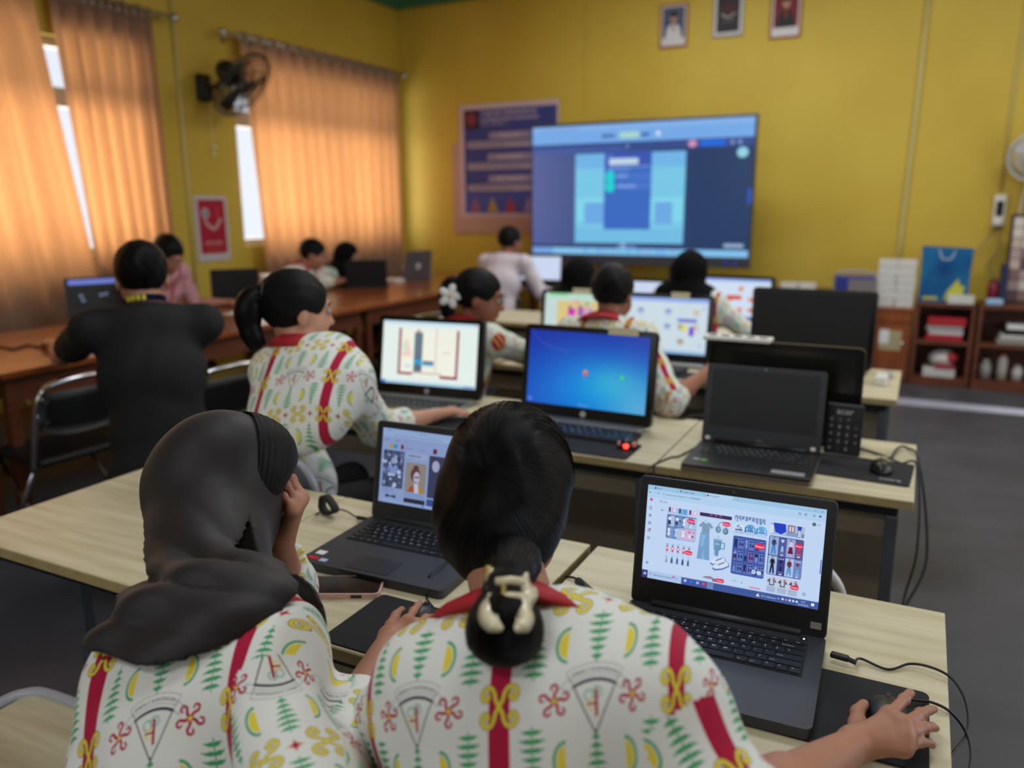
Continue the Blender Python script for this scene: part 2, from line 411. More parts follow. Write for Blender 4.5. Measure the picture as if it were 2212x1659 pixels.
wall_piece('wall_right', [((WR, WB, 0), (WR+T, DR[0], CEIL)), ((WR, DR[1], 0), (WR+T, 6.73, CEIL)), ((WR, 6.83, 0), (WR+T, WY, CEIL)), ((WR, 6.73, 2.0), (WR+T, 6.83, CEIL)), ((WR, DR[0], 2.75), (WR+T, DR[1], CEIL)), ((WR, DR[0], 0), (WR+T, DR[1], .65))])
wall_piece('wall_rear', [((WX, WB-T, 0), (WR+T, WB, 1.45)), ((WX, WB-T, 2.95), (WR+T, WB, CEIL)), ((WX, WB-T, 1.45), (-3.3, WB, 2.95)), ((.9, WB-T, 1.45), (WR+T, WB, 2.95))])
wall_piece('floor', [((WX-T, WB-T, -.1), (WR+T, WY+T, 0))], M_floor)
wall_piece('ceiling', [((WX-T, WB-T, CEIL), (WR+T, WY+T, CEIL+.1))], M_ceil)
wall_piece('trim_1', [((WX, WY-.06, CEIL-.1), (WR, WY, CEIL)), ((WX, WB, CEIL-.1), (WX+.06, WY-.06, CEIL))], mat('teal_cornice', (60, 120, 84), .6))
for i, (y0, y1) in enumerate((W1, W2)):
    wn = bpy.data.objects.new('window_%d' % (i+1), None); COL.objects.link(wn); struct(wn); wn.location = (WX-.12, (y0+y1)/2, (ZS+ZT)/2)
    L, H = y1-y0, ZT-ZS; b = MB(); f_ = .06
    b.box((0, -L/2+f_/2, 0), (.07, f_, H)).box((0, L/2-f_/2, 0), (.07, f_, H)).box((0, 0, H/2-f_/2), (.07, L-2*f_, f_)).box((0, 0, -H/2+f_/2), (.07, L-2*f_, f_))
    n = 3 if i == 0 else 2
    for k in range(1, n): b.box((0, -L/2+L*k/n, 0), (.06, .05, H-2*f_))
    b.box((0, 0, H*.24), (.062, L-2*f_, .13))
    obj('window_frame', b, mat('window_frame_paint', (214, 206, 190), .5), wn)
    for k in range(n):
        ya, yb = -L/2+L*k/n+.03, -L/2+L*(k+1)/n-.03
        for j, (za, zb) in enumerate(((-H/2+f_, H*.24-.065), (H*.24+.065, H/2-f_))):
            b = MB().box((.0, (ya+yb)/2, (za+zb)/2), (.004, yb-ya, zb-za))
            gm = MATS.get('pane') or None
            if gm is None:
                gm = bpy.data.materials.new('pane'); gm.use_nodes = True; nt = gm.node_tree; p = nt.nodes['Principled BSDF']
                tr = nt.nodes.new('ShaderNodeBsdfTransparent'); mx = nt.nodes.new('ShaderNodeMixShader'); mx.inputs[0].default_value = .12
                p.inputs['Roughness'].default_value = .05; nt.links.new(tr.outputs[0], mx.inputs[1]); nt.links.new(p.outputs[0], mx.inputs[2]); nt.links.new(mx.outputs[0], nt.nodes['Material Output'].inputs[0]); MATS['pane'] = gm
            obj('pane', b, gm, wn)
# cable ducts on the walls
def duct(name, pts, r, mt, label):
    b = MB().tube(pts, r, 6); o = obj(name, b, mt, smooth=True); tag(o, label, 'cable duct'); return o
M_duct = mat('painted_duct', (196, 186, 120), .5)
duct('cable_duct', [(WX+.015, 4.89, 0), (WX+.015, 4.9, CEIL)], .014, M_duct, 'pale conduit running up the yellow wall between the two windows')
duct('cable_duct', [(-.19, WY-.015, .3), (-.18, WY-.015, 1.2), (-.15, WY-.015, 2.4), (-.14, WY-.015, CEIL)], .019, M_duct, 'pale conduit running up the far wall above the stacked white boxes')
duct('cable_duct', [(.545, WY-.012, 1.6), (.55, WY-.012, 2.4), (.58, WY-.012, CEIL)], .009, M_duct, 'thin conduit running up the far wall from the power socket')
# ================================================================== curtains
cm = bpy.data.materials.new('curtain_cloth'); cm.use_nodes = True; nt = cm.node_tree; nt.nodes.remove(nt.nodes['Principled BSDF'])
df = nt.nodes.new('ShaderNodeBsdfDiffuse'); tl = nt.nodes.new('ShaderNodeBsdfTranslucent'); mx = nt.nodes.new('ShaderNodeMixShader')
tc = nt.nodes.new('ShaderNodeTexCoord'); mp = nt.nodes.new('ShaderNodeMapping'); mp.inputs['Scale'].default_value = (1, 1, .25); nz = nt.nodes.new('ShaderNodeTexNoise'); nz.inputs['Scale'].default_value = 60
cr = nt.nodes.new('ShaderNodeMix'); cr.data_type = 'RGBA'; cr.inputs[6].default_value = (*srgb(198, 132, 78), 1); cr.inputs[7].default_value = (*srgb(222, 156, 96), 1)
nt.links.new(tc.outputs['Object'], mp.inputs[0]); nt.links.new(mp.outputs[0], nz.inputs['Vector']); nt.links.new(nz.outputs[0], cr.inputs[0]); nt.links.new(cr.outputs[2], tl.inputs[0])
df.inputs[0].default_value = (*srgb(146, 138, 126), 1); mx.inputs[0].default_value = .5
nt.links.new(df.outputs[0], mx.inputs[1]); nt.links.new(tl.outputs[0], mx.inputs[2]); nt.links.new(mx.outputs[0], nt.nodes['Material Output'].inputs[0])
M_eyelet = mat('eyelet_metal', (176, 168, 150), .3, metal=.8)
def curtain(y0, y1, z0, z1, label, lean=0, n=9, leanb=0, xo=0):
    x = WX+.14+xo; t = thing('curtain', label, 'curtain', (x, (y0+y1)/2, z0)); L = y1-y0
    b = MB(); ny, nz_ = n*14, 26; g = []
    for j in range(nz_+1):
        v = j/nz_; row = []
        for i in range(ny+1):
            s = i/ny; ph = s*n*2*PI; amp = .034+.012*math.sin(s*23+1)*(1-v)
            xx = amp*math.sin(ph+.25*math.sin(v*5+s*9))+.006*math.sin(ph*2+v*3); yy = (s-.5)*L
            yy += lean*(1-v)*s+leanb*(1-v)*(1-s)+.012*math.cos(ph)
            row.append(b.bm.verts.new((xx, yy, v*(z1-z0))))
        g.append(row)
    for j in range(nz_):
        for i in range(ny): b.bm.faces.new((g[j][i], g[j][i+1], g[j+1][i+1], g[j+1][i]))
    obj('cloth', b, cm, t, smooth=True, recalc=False)
    for k in range(2*n):
        s = (k+.5)/(2*n); b = MB()
        P = [(0+.002, (s-.5)*L+.03*math.cos(a), (z1-z0)-.055+.03*math.sin(a)) for a in np.linspace(0, 2*PI, 12, endpoint=False)]
        b.tube(P, .008, 6, closed=True); obj('eyelet', b, M_eyelet, t, smooth=True)
    return t
curtain(1.7, 3.58, .70, 2.99, 'orange backlit curtain panel at the left border of the photo', lean=.30, n=9, xo=.05)
curtain(3.78, 4.60, .70, 2.99, 'orange backlit curtain panel between the white gap and the bare yellow wall', lean=.03, n=6, leanb=.14, xo=-.04)
curtain(5.47, 7.80, .70, 2.97, 'orange backlit curtain panel behind the wall fan and the far corner', lean=0, n=13, leanb=.13)
def rod(y0, y1, z, label):
    t = thing('curtain_rod', label, 'curtain rod', (WX+.14, (y0+y1)/2, z)); L = y1-y0
    obj('pole', MB().cyl((0, -L/2, 0), (0, L/2, 0), .012), M_eyelet, t, smooth=True)
    for s in (-1, 1):
        b = MB().ball((0, s*(L/2+.03), 0), .034).cyl((0, s*L/2, 0), (0, s*(L/2+.02), 0), .018); obj('finial', b, M_chrome, t, smooth=True)
        b = MB().cyl((-.14, s*(L/2-.1), -.02), (0, s*(L/2-.1), -.02), .009).box((-.135, s*(L/2-.1), -.02), (.012, .03, .08)); obj('bracket', b, M_eyelet, t)
rod(1.4, 4.78, 2.955, 'metal curtain rod over the near window at the photo\'s left top')
rod(5.32, 7.93, 2.935, 'metal curtain rod over the far window behind the wall fan')
# ================================================================== wall fans
M_fanb = mat('fan_black', (14, 13, 14), .35)
def wall_fan(root, back, head, face, R, mt, mtb):
    """head = centre of the cage, face = blowing direction, all local"""
    f = Vector(face).normalized(); q = Vector((0, 0, 1)).rotation_difference(f).to_matrix().to_4x4(); q.translation = Vector(head)
    b = MB()
    for rr, zz in ((R, 0), (R*.97, .035), (R*.97, -.035), (R*.6, .055), (R*.6, -.05), (R*.28, .06)):
        b.tube([(rr*math.cos(a), rr*math.sin(a), zz) for a in np.linspace(0, 2*PI, 40, endpoint=False)], .010 if rr == R else .0045, 6, closed=True, M=q)
    for k in range(36):
        a = 2*PI*k/36; c, s = math.cos(a), math.sin(a)
        b.tube([(.05*c, .05*s, .062), (R*.6*c, R*.6*s, .055), (R*c, R*s, 0), (R*.6*c, R*.6*s, -.05), (.06*c, .06*s, -.055)], .0030, 4, M=q)
    obj('cage', b, mt, root)
    for k in range(3):
        bl = MB(); a0 = k*2*PI/3; N = 8; top = []; bot = []
        for i in range(N+1):
            t = i/N; r = .05+t*(R*.88-.05); w0 = .25+.75*math.sin(min(1, t*1.2+.2)*PI/2)
            for s, l in ((-1, top), (1, bot)):
                a = a0+s*w0*.42*(1-.35*t*t); l.append(bl.bm.verts.new(q @ Vector((r*math.cos(a), r*math.sin(a), s*.022*(1-t*.4)))))
        for i in range(N): bl.bm.faces.new((top[i], top[i+1], bot[i+1], bot[i]))
        obj('blade', bl, mtb, root, smooth=True)
    obj('hub', MB().lathe([(.001, .075), (.04, .07), (.05, .06), (.05, -.03), (.03, -.04), (.001, -.04)], 20, M=q), mt, root, smooth=True)
    obj('motor', MB().lathe([(.001, -.17), (.05, -.165), (.068, -.14), (.072, -.08), (.06, -.055), (.001, -.05)], 20, M=q), mt, root, smooth=True)
    mid = Vector(head)-f*.12; bk = Vector(back)
    obj('arm', MB().tube(smooth_pts([bk+Vector((.03, 0, 0)), (bk*.5+mid*.5)+Vector((0, 0, -.03)), mid]), .022, 10).ball(mid-Vector((0, 0, .02)), .035), mt, root, smooth=True)
    return q
fb = atx(440, 190, WX+.03); fan = thing('wall_fan', 'black caged wall fan on the yellow wall between the windows', 'fan', (WX, fb.y, fb.z))
hd = atx(524, 184, WX+.42)-Vector((WX, fb.y, fb.z)); q = wall_fan(fan, (.03, 0, 0), hd, (.66, .17, -.57), .29, M_fanb, mat('fan_blade', (30, 28, 30), .3))
obj('wall_mount', MB().box((.03, 0, -.0), (.06, .13, .22), .02).box((.07, 0, -.03), (.05, .09, .12), .015), M_fanb, fan)
obj('motor_housing', MB().lathe([(.001, -.25), (.06, -.245), (.085, -.2), (.095, -.1), (.085, -.05), (.001, -.045)], 20, M=q), M_fanb, fan, smooth=True)  # enlarged round housing over the fan motor
obj('pull_cord', MB().tube([(.05, .03, -.1), (.05, .03, -.52)], .002, 4).ball((.05, .03, -.53), .012).ball((.05, .05, -.47), .012), M_white, fan)
fb = aty(2235, 345, WY-.3); M_fanw = mat('fan_white', (196, 200, 204), .4)
fan2 = thing('wall_fan', 'white wall fan half out of the frame at the photo\'s right border', 'fan', (fb.x, WY, fb.z))
wall_fan(fan2, (.02, -.03, 0), (.0, -.30, .02), (-.3, -.9, -.2), .19, M_fanw, M_fanw)
obj('wall_mount', MB().box((.02, -.03, -.02), (.12, .06, .2), .02), M_fanw, fan2)
obj('power_cord', MB().tube(smooth_pts([(.0, -.04, -.1), (-.03, -.03, -.35), (-.02, -.02, -.6)]), .008, 6), M_white, fan2, smooth=True)
# ================================================================== wall socket with plug
p = aty(2158, 455, WY); so = thing('power_socket', 'white wall socket box with plugs and hanging cables on the far wall', 'socket', (p.x, WY, p.z))
obj('box', MB().box((0, -.025, 0), (.09, .05, .26), .01), M_white, so)
obj('plug', MB().box((.0, -.07, -.09), (.06, .05, .07), .015), M_white, so)
obj('plug', MB().box((.0, -.065, .02), (.05, .04, .12), .012), M_blackm, so)
obj('cable', MB().tube(smooth_pts([(.01, -.06, -.12), (.03, -.05, -.3), (-.03, -.05, -.45), (.06, -.05, -.62)]), .007, 6).tube(smooth_pts([(-.01, -.06, -.12), (-.1, -.04, -.3), (-.25, -.03, -.5), (-.32, -.03, -.62)]), .005, 6), mat('cable_grey', (150, 140, 110), .5), so, smooth=True)
# ================================================================== light oak desks
DESK = 0
def desk_mesh():
    pass
def desk(x0, x1, y0, y1, label, panel=True, z=.75, rz=0, inset=.05, tray=True):
    t = thing('computer_desk', label, 'desk', ((x0+x1)/2, (y0+y1)/2, 0), rz, 'light oak computer desks in rows'); w, d = x1-x0, y1-y0
    obj('desktop', MB().box((0, 0, z-.0125), (w-.004, d, .025), .002), M_wood, t)
    obj('edge_band', MB().box((0, -d/2-.0008, z-.0135), (w-.006, .0016, .022)).box((w/2-.0025, 0, z-.0135), (.0012, d-.004, .022)).box((-w/2+.0025, 0, z-.0135), (.0012, d-.004, .022)), M_woodedge, t)
    obj('frame_rail', MB().box((0, -d/2+.05, z-.045), (w-.08, .025, .035)).box((0, d/2-.05, z-.045), (w-.08, .025, .035)).box((-w/2+.05, 0, z-.045), (.025, d-.12, .035)).box((w/2-.05, 0, z-.045), (.025, d-.12, .035)), M_steel, t)
    for sx in (-1, 1):
        for sy in (-1, 1):
            obj('leg', MB().box((sx*(w/2-.05), sy*(d/2-(inset if sy < 0 else .05)), (z-.062)/2), (.032, .032, z-.062), .003), mat('grey_leg', (92, 98, 108), .4, metal=.4), t)
    if panel: obj('modesty_panel', MB().box((0, d/2-.09, .39), (w-.12, .014, .44)), M_panel, t)
    if tray: obj('cable_tray', MB().box((0, -d/2+.14, z-.105), (w-.12, .14, .07), .004), M_panel, t)
    return t
RX1 = (-2.02, -1.313, -.606, .105)
names1 = ('light oak desk under the hijab girl, at the photo\'s left bottom', 'light oak desk in the front row carrying the pink phone', 'light oak desk at the photo\'s right bottom with the hand on the mouse')
for i in range(3): desk(RX1[i]+(.006 if i == 2 else 0), RX1[i+1]-(.008 if i == 1 else 0), 1.0, 1.607, names1[i], inset=.27 if i == 0 else .05, tray=i > 0, panel=i > 0)
RX2 = (-2.09, -1.37, -.655, .045)
names2 = ('light oak second-row desk under the leftmost bright screen', 'light oak second-row desk under the blue desktop screen', 'light oak second-row desk under the black switched-off laptop')
for i in range(3): desk(RX2[i], RX2[i+1], 2.225, 2.79, names2[i])
RX3 = (-2.16, -1.44, -.735, -.03)
names3 = ('light oak third-row desk under the screen with the yellow page', 'light oak third-row desk under the white web page screen', 'light oak third-row desk under the large dark monitor')
for i in range(3): desk(RX3[i], RX3[i+1], 3.42, 4.05, names3[i])
RX4 = (-2.75, -2.03, -1.31, -.6)
names4 = ('light oak fourth-row desk at the left end near the far wall', 'light oak fourth-row desk between the two black hijabs', 'light oak fourth-row desk under the screen with orange pictures')
for i in range(3): desk(RX4[i], RX4[i+1], 4.72, 5.3, names4[i])
desk(-2.95, -1.9, 6.45, 7.0, 'light oak teacher desk in front of the big display')
# ================================================================== brown tables along the window wall
tb = [(-.6, 2.05), (2.06, 4.71), (4.72, 7.72)]
lb = ('long polished brown table at the photo\'s left border', 'long polished brown table under the man in black', 'long polished brown table beneath the far window')
for (y0, y1), l in zip(tb, lb):
    t = thing('long_table', l, 'table', (-4.16, (y0+y1)/2, 0), 0, 'brown tables along the windows'); L = y1-y0; W_ = 1.19
    obj('tabletop', MB().box((0, 0, .785), (W_, L, .03), .004), M_brown, t)
    obj('apron', MB().box((W_/2-.05, 0, .71), (.02, L-.14, .12)).box((-W_/2+.05, 0, .71), (.02, L-.1, .12)), M_brownd, t)
    obj('shelf', MB().box((-.1, 0, .36), (W_-.5, L-.1, .02)), M_brown, t)
    for sx in (-1, 1):
        for sy in (-1, 1): obj('leg', MB().box((sx*(W_/2-.06), sy*(L/2-.06), .385), (.05, .05, .77), .004), M_brownd, t)
# ================================================================== folding chairs
def folding_chair(loc, rz, label, metal=M_chrome, shell=M_seat):
    """faces local -y : back at +y"""
    t = thing('folding_chair', label, 'chair', loc, rz, 'folding chairs with black seats')
    w = .43
    P = [(-w/2, .13, .40), (-w/2, .19, .62), (-w/2+.01, .215, .72), (-w/2+.05, .225, .775), (-w/2+.12, .23, .79), (0, .232, .795), (w/2-.12, .23, .79), (w/2-.05, .225, .775), (w/2-.01, .215, .72), (w/2, .19, .62), (w/2, .13, .40)]
    obj('back_frame', MB().tube(smooth_pts(P, 5), .0125, 10), metal, t, smooth=True)
    b = MB(); g = []
    for j in range(6):
        v = j/5; row = []
        for i in range(13):
            s = i/12*2-1; row.append(b.bm.verts.new((s*(w/2-.012), .20-.03*(1-s*s)*(-1)+.012*v-.0, .585+.165*v-.02*(1-v)*(1-s*s)*0+(-.03*(1-v)*(1-abs(s)**3)))))
        g.append(row)
    for j in range(5):
        for i in range(12): b.bm.faces.new((g[j][i], g[j][i+1], g[j+1][i+1], g[j+1][i]))
    r = bmesh.ops.solidify(b.bm, geom=b.bm.faces[:], thickness=.008)
    obj('backrest', b, shell, t, smooth=True)
    for rx, ry, rz_ in ((-1, .222, .72), (1, .222, .72), (-1, .212, .63), (1, .212, .63)): obj('rivet', MB().cyl((rx*(w/2-.03), ry, rz_), (rx*(w/2-.03), ry+.023, rz_), .011), metal, t)
    obj('seat', MB().box((0, -.03, .435), (.40, .40, .035), .016, seg=3), shell, t, smooth=True)
    for s in (-1, 1):
        obj('leg', MB().tube([(s*w/2, .13, .40), (s*w/2, -.17, .01)], .011, 8), metal, t, smooth=True)
        obj('leg', MB().tube([(s*(w/2-.022), -.2, .42), (s*(w/2-.022), .22, .01)], .011, 8), metal, t, smooth=True)
    obj('crossbar', MB().tube([(-w/2+.02, .17, .06), (w/2-.02, .17, .06)], .009, 8), metal, t, smooth=True); obj('crossbar', MB().tube([(-w/2, -.14, .05), (w/2, -.14, .05)], .009, 8), metal, t, smooth=True)
    return t
ch = folding_chair((-3.44, 2.22, 0), -PI/2-.06, 'black folding chair with chrome tube, empty, at the photo\'s left border')
dup(ch, (-3.14, 3.30, 0), -PI/2-.15, 'black folding chair between the man in black and the ponytail girl')
dup(ch, (-3.02, 2.66, 0), -PI/2-.1, 'black folding chair under the seated man in black')
dup(ch, (-4.98, 2.85, 0), PI/2+.1, 'black folding chair behind the brown table, beside the near curtain')
dup(ch, (-3.16, 4.55, 0), -PI/2-.1, 'folding chair at the brown table behind the ponytail girl\'s face')
dup(ch, (-3.18, 5.25, 0), -PI/2+.1, 'folding chair at the brown table left of the hair flower')
dup(ch, (-3.22, 5.85, 0), -PI/2, 'farthest folding chair along the brown table\'s aisle side')
dup(ch, (-5.0, 4.05, 0), PI/2, 'folding chair under the boy in the pink batik shirt')
dup(ch, (-4.95, 5.40, 0), PI/2, 'folding chair under the boy with the red collar')
dup(ch, (-5.0, 6.12, 0), PI/2, 'folding chair under the girl in the black hijab by the far curtain')
# chairs of the desk rows (grey steel shells)
M_grey = mat('grey_steel', (150, 152, 160), .4, metal=.3); M_greys = mat('grey_shell', (96, 98, 106), .5)
def shell_chair(loc, rz, label, wood=False):
    t = thing('student_chair', label, 'chair', loc, rz, 'grey framed chairs at the desk rows'); w = .40
    P = [(-w/2, .17, .45), (-w/2, .2, .70), (-w/2+.03, .21, .79), (-w/2+.1, .215, .82), (w/2-.1, .215, .82), (w/2-.03, .21, .79), (w/2, .2, .70), (w/2, .17, .45)]
    obj('back_frame', MB().tube(smooth_pts(P, 5), .0125, 10), M_grey, t, smooth=True)
    mt = M_wood if wood else M_greys
    obj('backrest', MB().prism([(-w/2+.01, -.09), (w/2-.01, -.09), (w/2-.01, .05), (w/2-.06, .09), (-w/2+.06, .09), (-w/2+.01, .05)], -.005, .005, M=Matrix.Translation((0, .205, .71)) @ Matrix.Rotation(PI/2-.06, 4, 'X')), mt, t)
    obj('seat', MB().box((0, -.03, .445), (.40, .38, .022), .01), mt, t)
    for s in (-1, 1):
        obj('leg', MB().tube([(s*w/2, .17, .45), (s*w/2, .24, .01)], .012, 8), M_grey, t, smooth=True)
        obj('leg', MB().tube([(s*w/2, -.2, .43), (s*w/2, -.22, .01)], .012, 8), M_grey, t, smooth=True)
    obj('seat_rail', MB().tube([(-w/2, .17, .43), (-w/2, -.2, .43)], .011, 8).tube([(w/2, .17, .43), (w/2, -.2, .43)], .011, 8), M_grey, t, smooth=True)
    return t
sc1 = shell_chair((-1.66, 1.86, 0), PI+.0, 'grey framed chair under the ponytail girl')
# ================================================================== pictures shown on screens and printed flat
def simpan(c, x, y, w=44, h=24):
    c.rect(x, y, w, h, (232, 36, 84), h/2); c.text(x+w/2, y+h*.68, 'Simpan', h*.52, (255, 235, 240), align=.5, bold=.5)
def figure(c, x, y, h, top, bot, skin=(206, 176, 170), hair=(40, 30, 50), dress=False):
    """little fashion figure, x = middle, y = top"""
    c.ell(x, y+h*.07, h*.05, h*.06, hair); c.ell(x+h*.01, y+h*.08, h*.03, h*.045, skin)
    c.poly([(x-h*.09, y+h*.15), (x+h*.09, y+h*.15), (x+h*.14, y+h*.38), (x+h*.10, y+h*.40), (x+h*.07, y+h*.3), (x+h*.08, y+h*.48), (x-h*.08, y+h*.48), (x-h*.07, y+h*.3), (x-h*.1, y+h*.4), (x-h*.14, y+h*.38)], top)
    if dress: c.poly([(x-h*.07, y+h*.42), (x+h*.07, y+h*.42), (x+h*.14, y+h*.8), (x-h*.14, y+h*.8)], bot); c.line([(x-h*.04, y+h*.8), (x-h*.04, y+h*.96)], h*.03, skin); c.line([(x+h*.04, y+h*.8), (x+h*.04, y+h*.96)], h*.03, skin)
    else: c.poly([(x-h*.08, y+h*.46), (x+h*.08, y+h*.46), (x+h*.13, y+h*.95), (x+h*.04, y+h*.95), (x, y+h*.6), (x-h*.05, y+h*.95), (x-h*.13, y+h*.95)], bot)
def skirt(c, x, y, s, col): c.poly([(x-s*.3, y), (x+s*.3, y), (x+s*.6, y+s*1.6), (x-s*.6, y+s*1.6)], col)
def tee(c, x, y, s, col):
    c.poly([(x-s*.4, y), (x-s*.15, y-s*.06), (x+s*.15, y-s*.06), (x+s*.4, y), (x+s*.72, y+s*.42), (x+s*.5, y+s*.55), (x+s*.38, y+s*.4), (x+s*.38, y+s*1.05), (x-s*.38, y+s*1.05), (x-s*.38, y+s*.4), (x-s*.5, y+s*.55), (x-s*.72, y+s*.42)], col)
def pants(c, x, y, s, col, fl=.1):
    c.poly([(x-s*.32, y), (x+s*.32, y), (x+s*(.4+fl), y+s*2), (x+s*.06, y+s*2), (x, y+s*.6), (x-s*.06, y+s*2), (x-s*(.4+fl), y+s*2)], col)
def taskbar(c, W, H, h, col, icons, y0=None):
    c.rect(0, H-h, W, h, col)
BG = (196, 219, 250); INK = (52, 66, 118)
def scr_fashion():
    c = Cv(960, 540, BG, 1.35)
    c.rect(0, 0, 960, 26, (158, 200, 232)); c.rect(330, 3, 150, 24, (182, 215, 243), 6); c.rect(0, 26, 960, 44, (180, 213, 246))
    for x in (168, 322, 474): c.text(x, 18, 'x', 11, INK)
    c.ell(44, 14, 5, 6, INK); c.text(54, 18, 'SMK-P', 10, INK); c.text(200, 18, 'Untitled - Figma', 10, INK); c.ell(190, 13, 3.5, 6, INK)
    c.ell(340, 14, 6, 6, (190, 40, 90)); c.text(352, 18, 'Pin di wardr', 10, INK); c.text(500, 19, '+', 14, INK); c.text(12, 18, 'v', 9, INK)
    for i, ch in enumerate('-ox'): c.text(868+i*34, 18, ch, 13, INK)
    c.line([(10, 42), (20, 42)], 2, INK); c.line([(14, 38), (10, 42), (14, 46)], 2, INK); c.line([(34, 42), (44, 42)], 1.5, (130, 150, 200)); c.ell(62, 42, 5.5, 5.5, INK, ring=1.6)
    c.ell(92, 42, 4, 4, INK, ring=1.4); c.text(104, 47, 'id.pinterest.com/pin/2111132100266832/', 12, (80, 96, 150))
    for i, x in enumerate((828, 858, 900, 930)):
        c.ell(x, 42, 6, 6, INK, ring=2 if i != 3 else 0)
        if i == 3: c.text(x, 46, 'A', 9, BG, align=.5)
    c.text(952, 47, ':', 14, INK)
    # left rail
    c.ell(24, 84, 8, 8, (200, 40, 84)); c.text(24, 89, 'P', 11, BG, align=.5)
    c.poly([(15, 132), (24, 122), (33, 132), (30, 132), (30, 141), (18, 141), (18, 132)], INK); c.poly([(19, 132), (24, 126), (29, 132), (28, 139), (20, 139)], BG)
    c.ell(24, 176, 8, 8, INK, ring=2); c.line([(20, 180), (28, 172)], 3, INK)
    c.rect(16, 212, 16, 16, INK, 3); c.rect(18, 214, 12, 12, BG, 2); c.line([(24, 216), (24, 224)], 1.6, INK); c.line([(20, 220), (28, 220)], 1.6, INK)
    c.poly([(16, 268), (18, 258), (24, 254), (30, 258), (32, 268)], INK); c.poly([(19, 266), (21, 259), (27, 259), (29, 266)], BG); c.ell(30, 255, 4.5, 4.5, (220, 40, 80)); c.line([(22, 271), (26, 271)], 2, INK)
    c.ell(24, 308, 8, 8, INK, ring=2); c.line([(20, 308), (28, 308)], 1.8, INK); c.ell(26, 452, 7, 7, INK, ring=2.4); c.ell(26, 452, 2, 2, INK)
    c.ell(80, 86, 5, 5, INK, ring=1.8); c.line([(83, 90), (87, 94)], 1.8, INK); c.text(94, 92, 'Cari', 13, INK, bold=.3)
    c.line([(86, 136), (100, 136)], 2, INK); c.line([(91, 131), (86, 136), (91, 141)], 2, INK)
    c.ell(904, 88, 10, 10, (84, 108, 150)); c.line([(923, 86), (928, 91), (933, 86)], 1.8, INK)
    # column 1
    X = 122
    for i, cc in enumerate(((196, 190, 232), (120, 178, 232), (206, 198, 236))): c.rect(X+i*58, 112, 56, 34, cc); c.rect(X+i*58+8, 112, 9, 26, (60, 48, 90)); c.rect(X+i*58+34, 116, 12, 20, (230, 220, 244) if i != 1 else (90, 150, 214))
    c.rect(X, 152, 168, 138, (92, 128, 184), 8)
    for i in range(4):
        for j in range(2):
            x, y = X+6+i*41, 158+j*67
            c.rect(x+(14 if 1 else 0), y, 24, 62, (176, 200, 232) if (i+j) % 2 == 0 or i > 1 else (120, 154, 208))
    c.rect(X+84, 222, 80, 66, (206, 186, 226)); figure(c, X+16, 158, 64, (232, 238, 250), (40, 44, 90), dress=True); tee(c, X+58, 168, 16, (236, 240, 250)); skirt(c, X+58, 186, 12, (56, 44, 84)); figure(c, X+98, 158, 62, (226, 236, 252), (214, 230, 250), dress=True)
    skirt(c, X+136, 192, 16, (206, 222, 246)); figure(c, X+16, 222, 64, (224, 232, 248), (232, 232, 250), dress=True); tee(c, X+56, 232, 14, (206, 222, 246)); pants(c, X+56, 250, 14, (190, 212, 240)); figure(c, X+98, 224, 60, (236, 224, 240), (240, 236, 250), dress=True); tee(c, X+132, 232, 14, (222, 120, 160)); skirt(c, X+134, 250, 14, (236, 222, 240)); tee(c, X+156, 234, 9, (226, 120, 150))
    for x, y in ((X+76, 184), (X+154, 188), (X+152, 262)): c.ell(x, y, 5, 5, (52, 56, 110))
    simpan(c, X+114, 162)
    for i in range(5):
        x = X+14+i*31; c.text(x, 325, 'SHAPE', 6, INK, align=.5); c.ell(x, 334, 4, 5, (80, 40, 50)); c.ell(x, 346, 8, 10, (206, 60, 110)); c.ell(x, 346, 5.5, 7.5, (238, 216, 236))
        c.poly([(x-4, 354), (x+4, 354), (x+7, 366), (x-7, 366)], (206, 70, 110)); c.line([(x-3, 368), (x-3, 388)], 1.4, (170, 190, 225)); c.line([(x+3, 368), (x+3, 388)], 1.4, (170, 190, 225)); c.ell(x, 397, 3, 3, INK)
        pants(c, x, 404, 14, ((136, 146, 190), (44, 62, 100), (44, 88, 160), (30, 40, 80), (44, 92, 140))[i], .05); tee(c, x, 402, 10, ((196, 190, 222), (90, 110, 150), (46, 90, 160), (60, 80, 140), (80, 120, 170))[i])
    simpan(c, X+114, 344)
    # column 2
    c.rect(304, 104, 176, 30, (58, 48, 96), 6); c.rect(304, 100, 176, 14, BG); [c.rect(360+i*26, 116, 14, 10, (140, 84, 140)) for i in range(3)]
    G1 = (128, 160, 190); tee(c, 344, 168, 56, G1); c.rect(336, 186, 1, 30, (104, 136, 170)); c.ell(344, 166, 14, 7, BG); c.ell(344, 165, 14, 7, (104, 136, 170), ring=1.5)
    pants(c, 341, 226, 76, (118, 164, 208), .06); pants(c, 334, 238, 34, (142, 186, 224), .0); c.line([(343, 262), (341, 376)], 3, (84, 130, 184))
    c.line(sp2([(411, 190), (413, 166), (432, 152), (452, 166), (455, 190)]), 4, (110, 140, 176)); c.ell(412, 196, 15, 19, (104, 138, 170)); c.ell(414, 194, 9, 13, (138, 168, 200)); c.ell(452, 200, 15, 19, (90, 124, 158)); c.ell(450, 198, 9, 13, (126, 158, 190)); simpan(c, 432, 148)
    M1 = (106, 150, 190); c.poly([(392, 258), (436, 258), (433, 308), (424, 314), (422, 346), (404, 346), (402, 314), (394, 308)], M1); c.rect(390, 250, 48, 9, (138, 178, 214), 3); c.line([(414, 250), (416, 232)], 3, (120, 160, 200)); c.line([(436, 268), (452, 268), (452, 300), (434, 300)], 5, (96, 140, 184)); c.rect(402, 272, 22, 12, (150, 186, 220), 2); c.rect(396, 262, 5, 80, (146, 186, 218), al=.6)
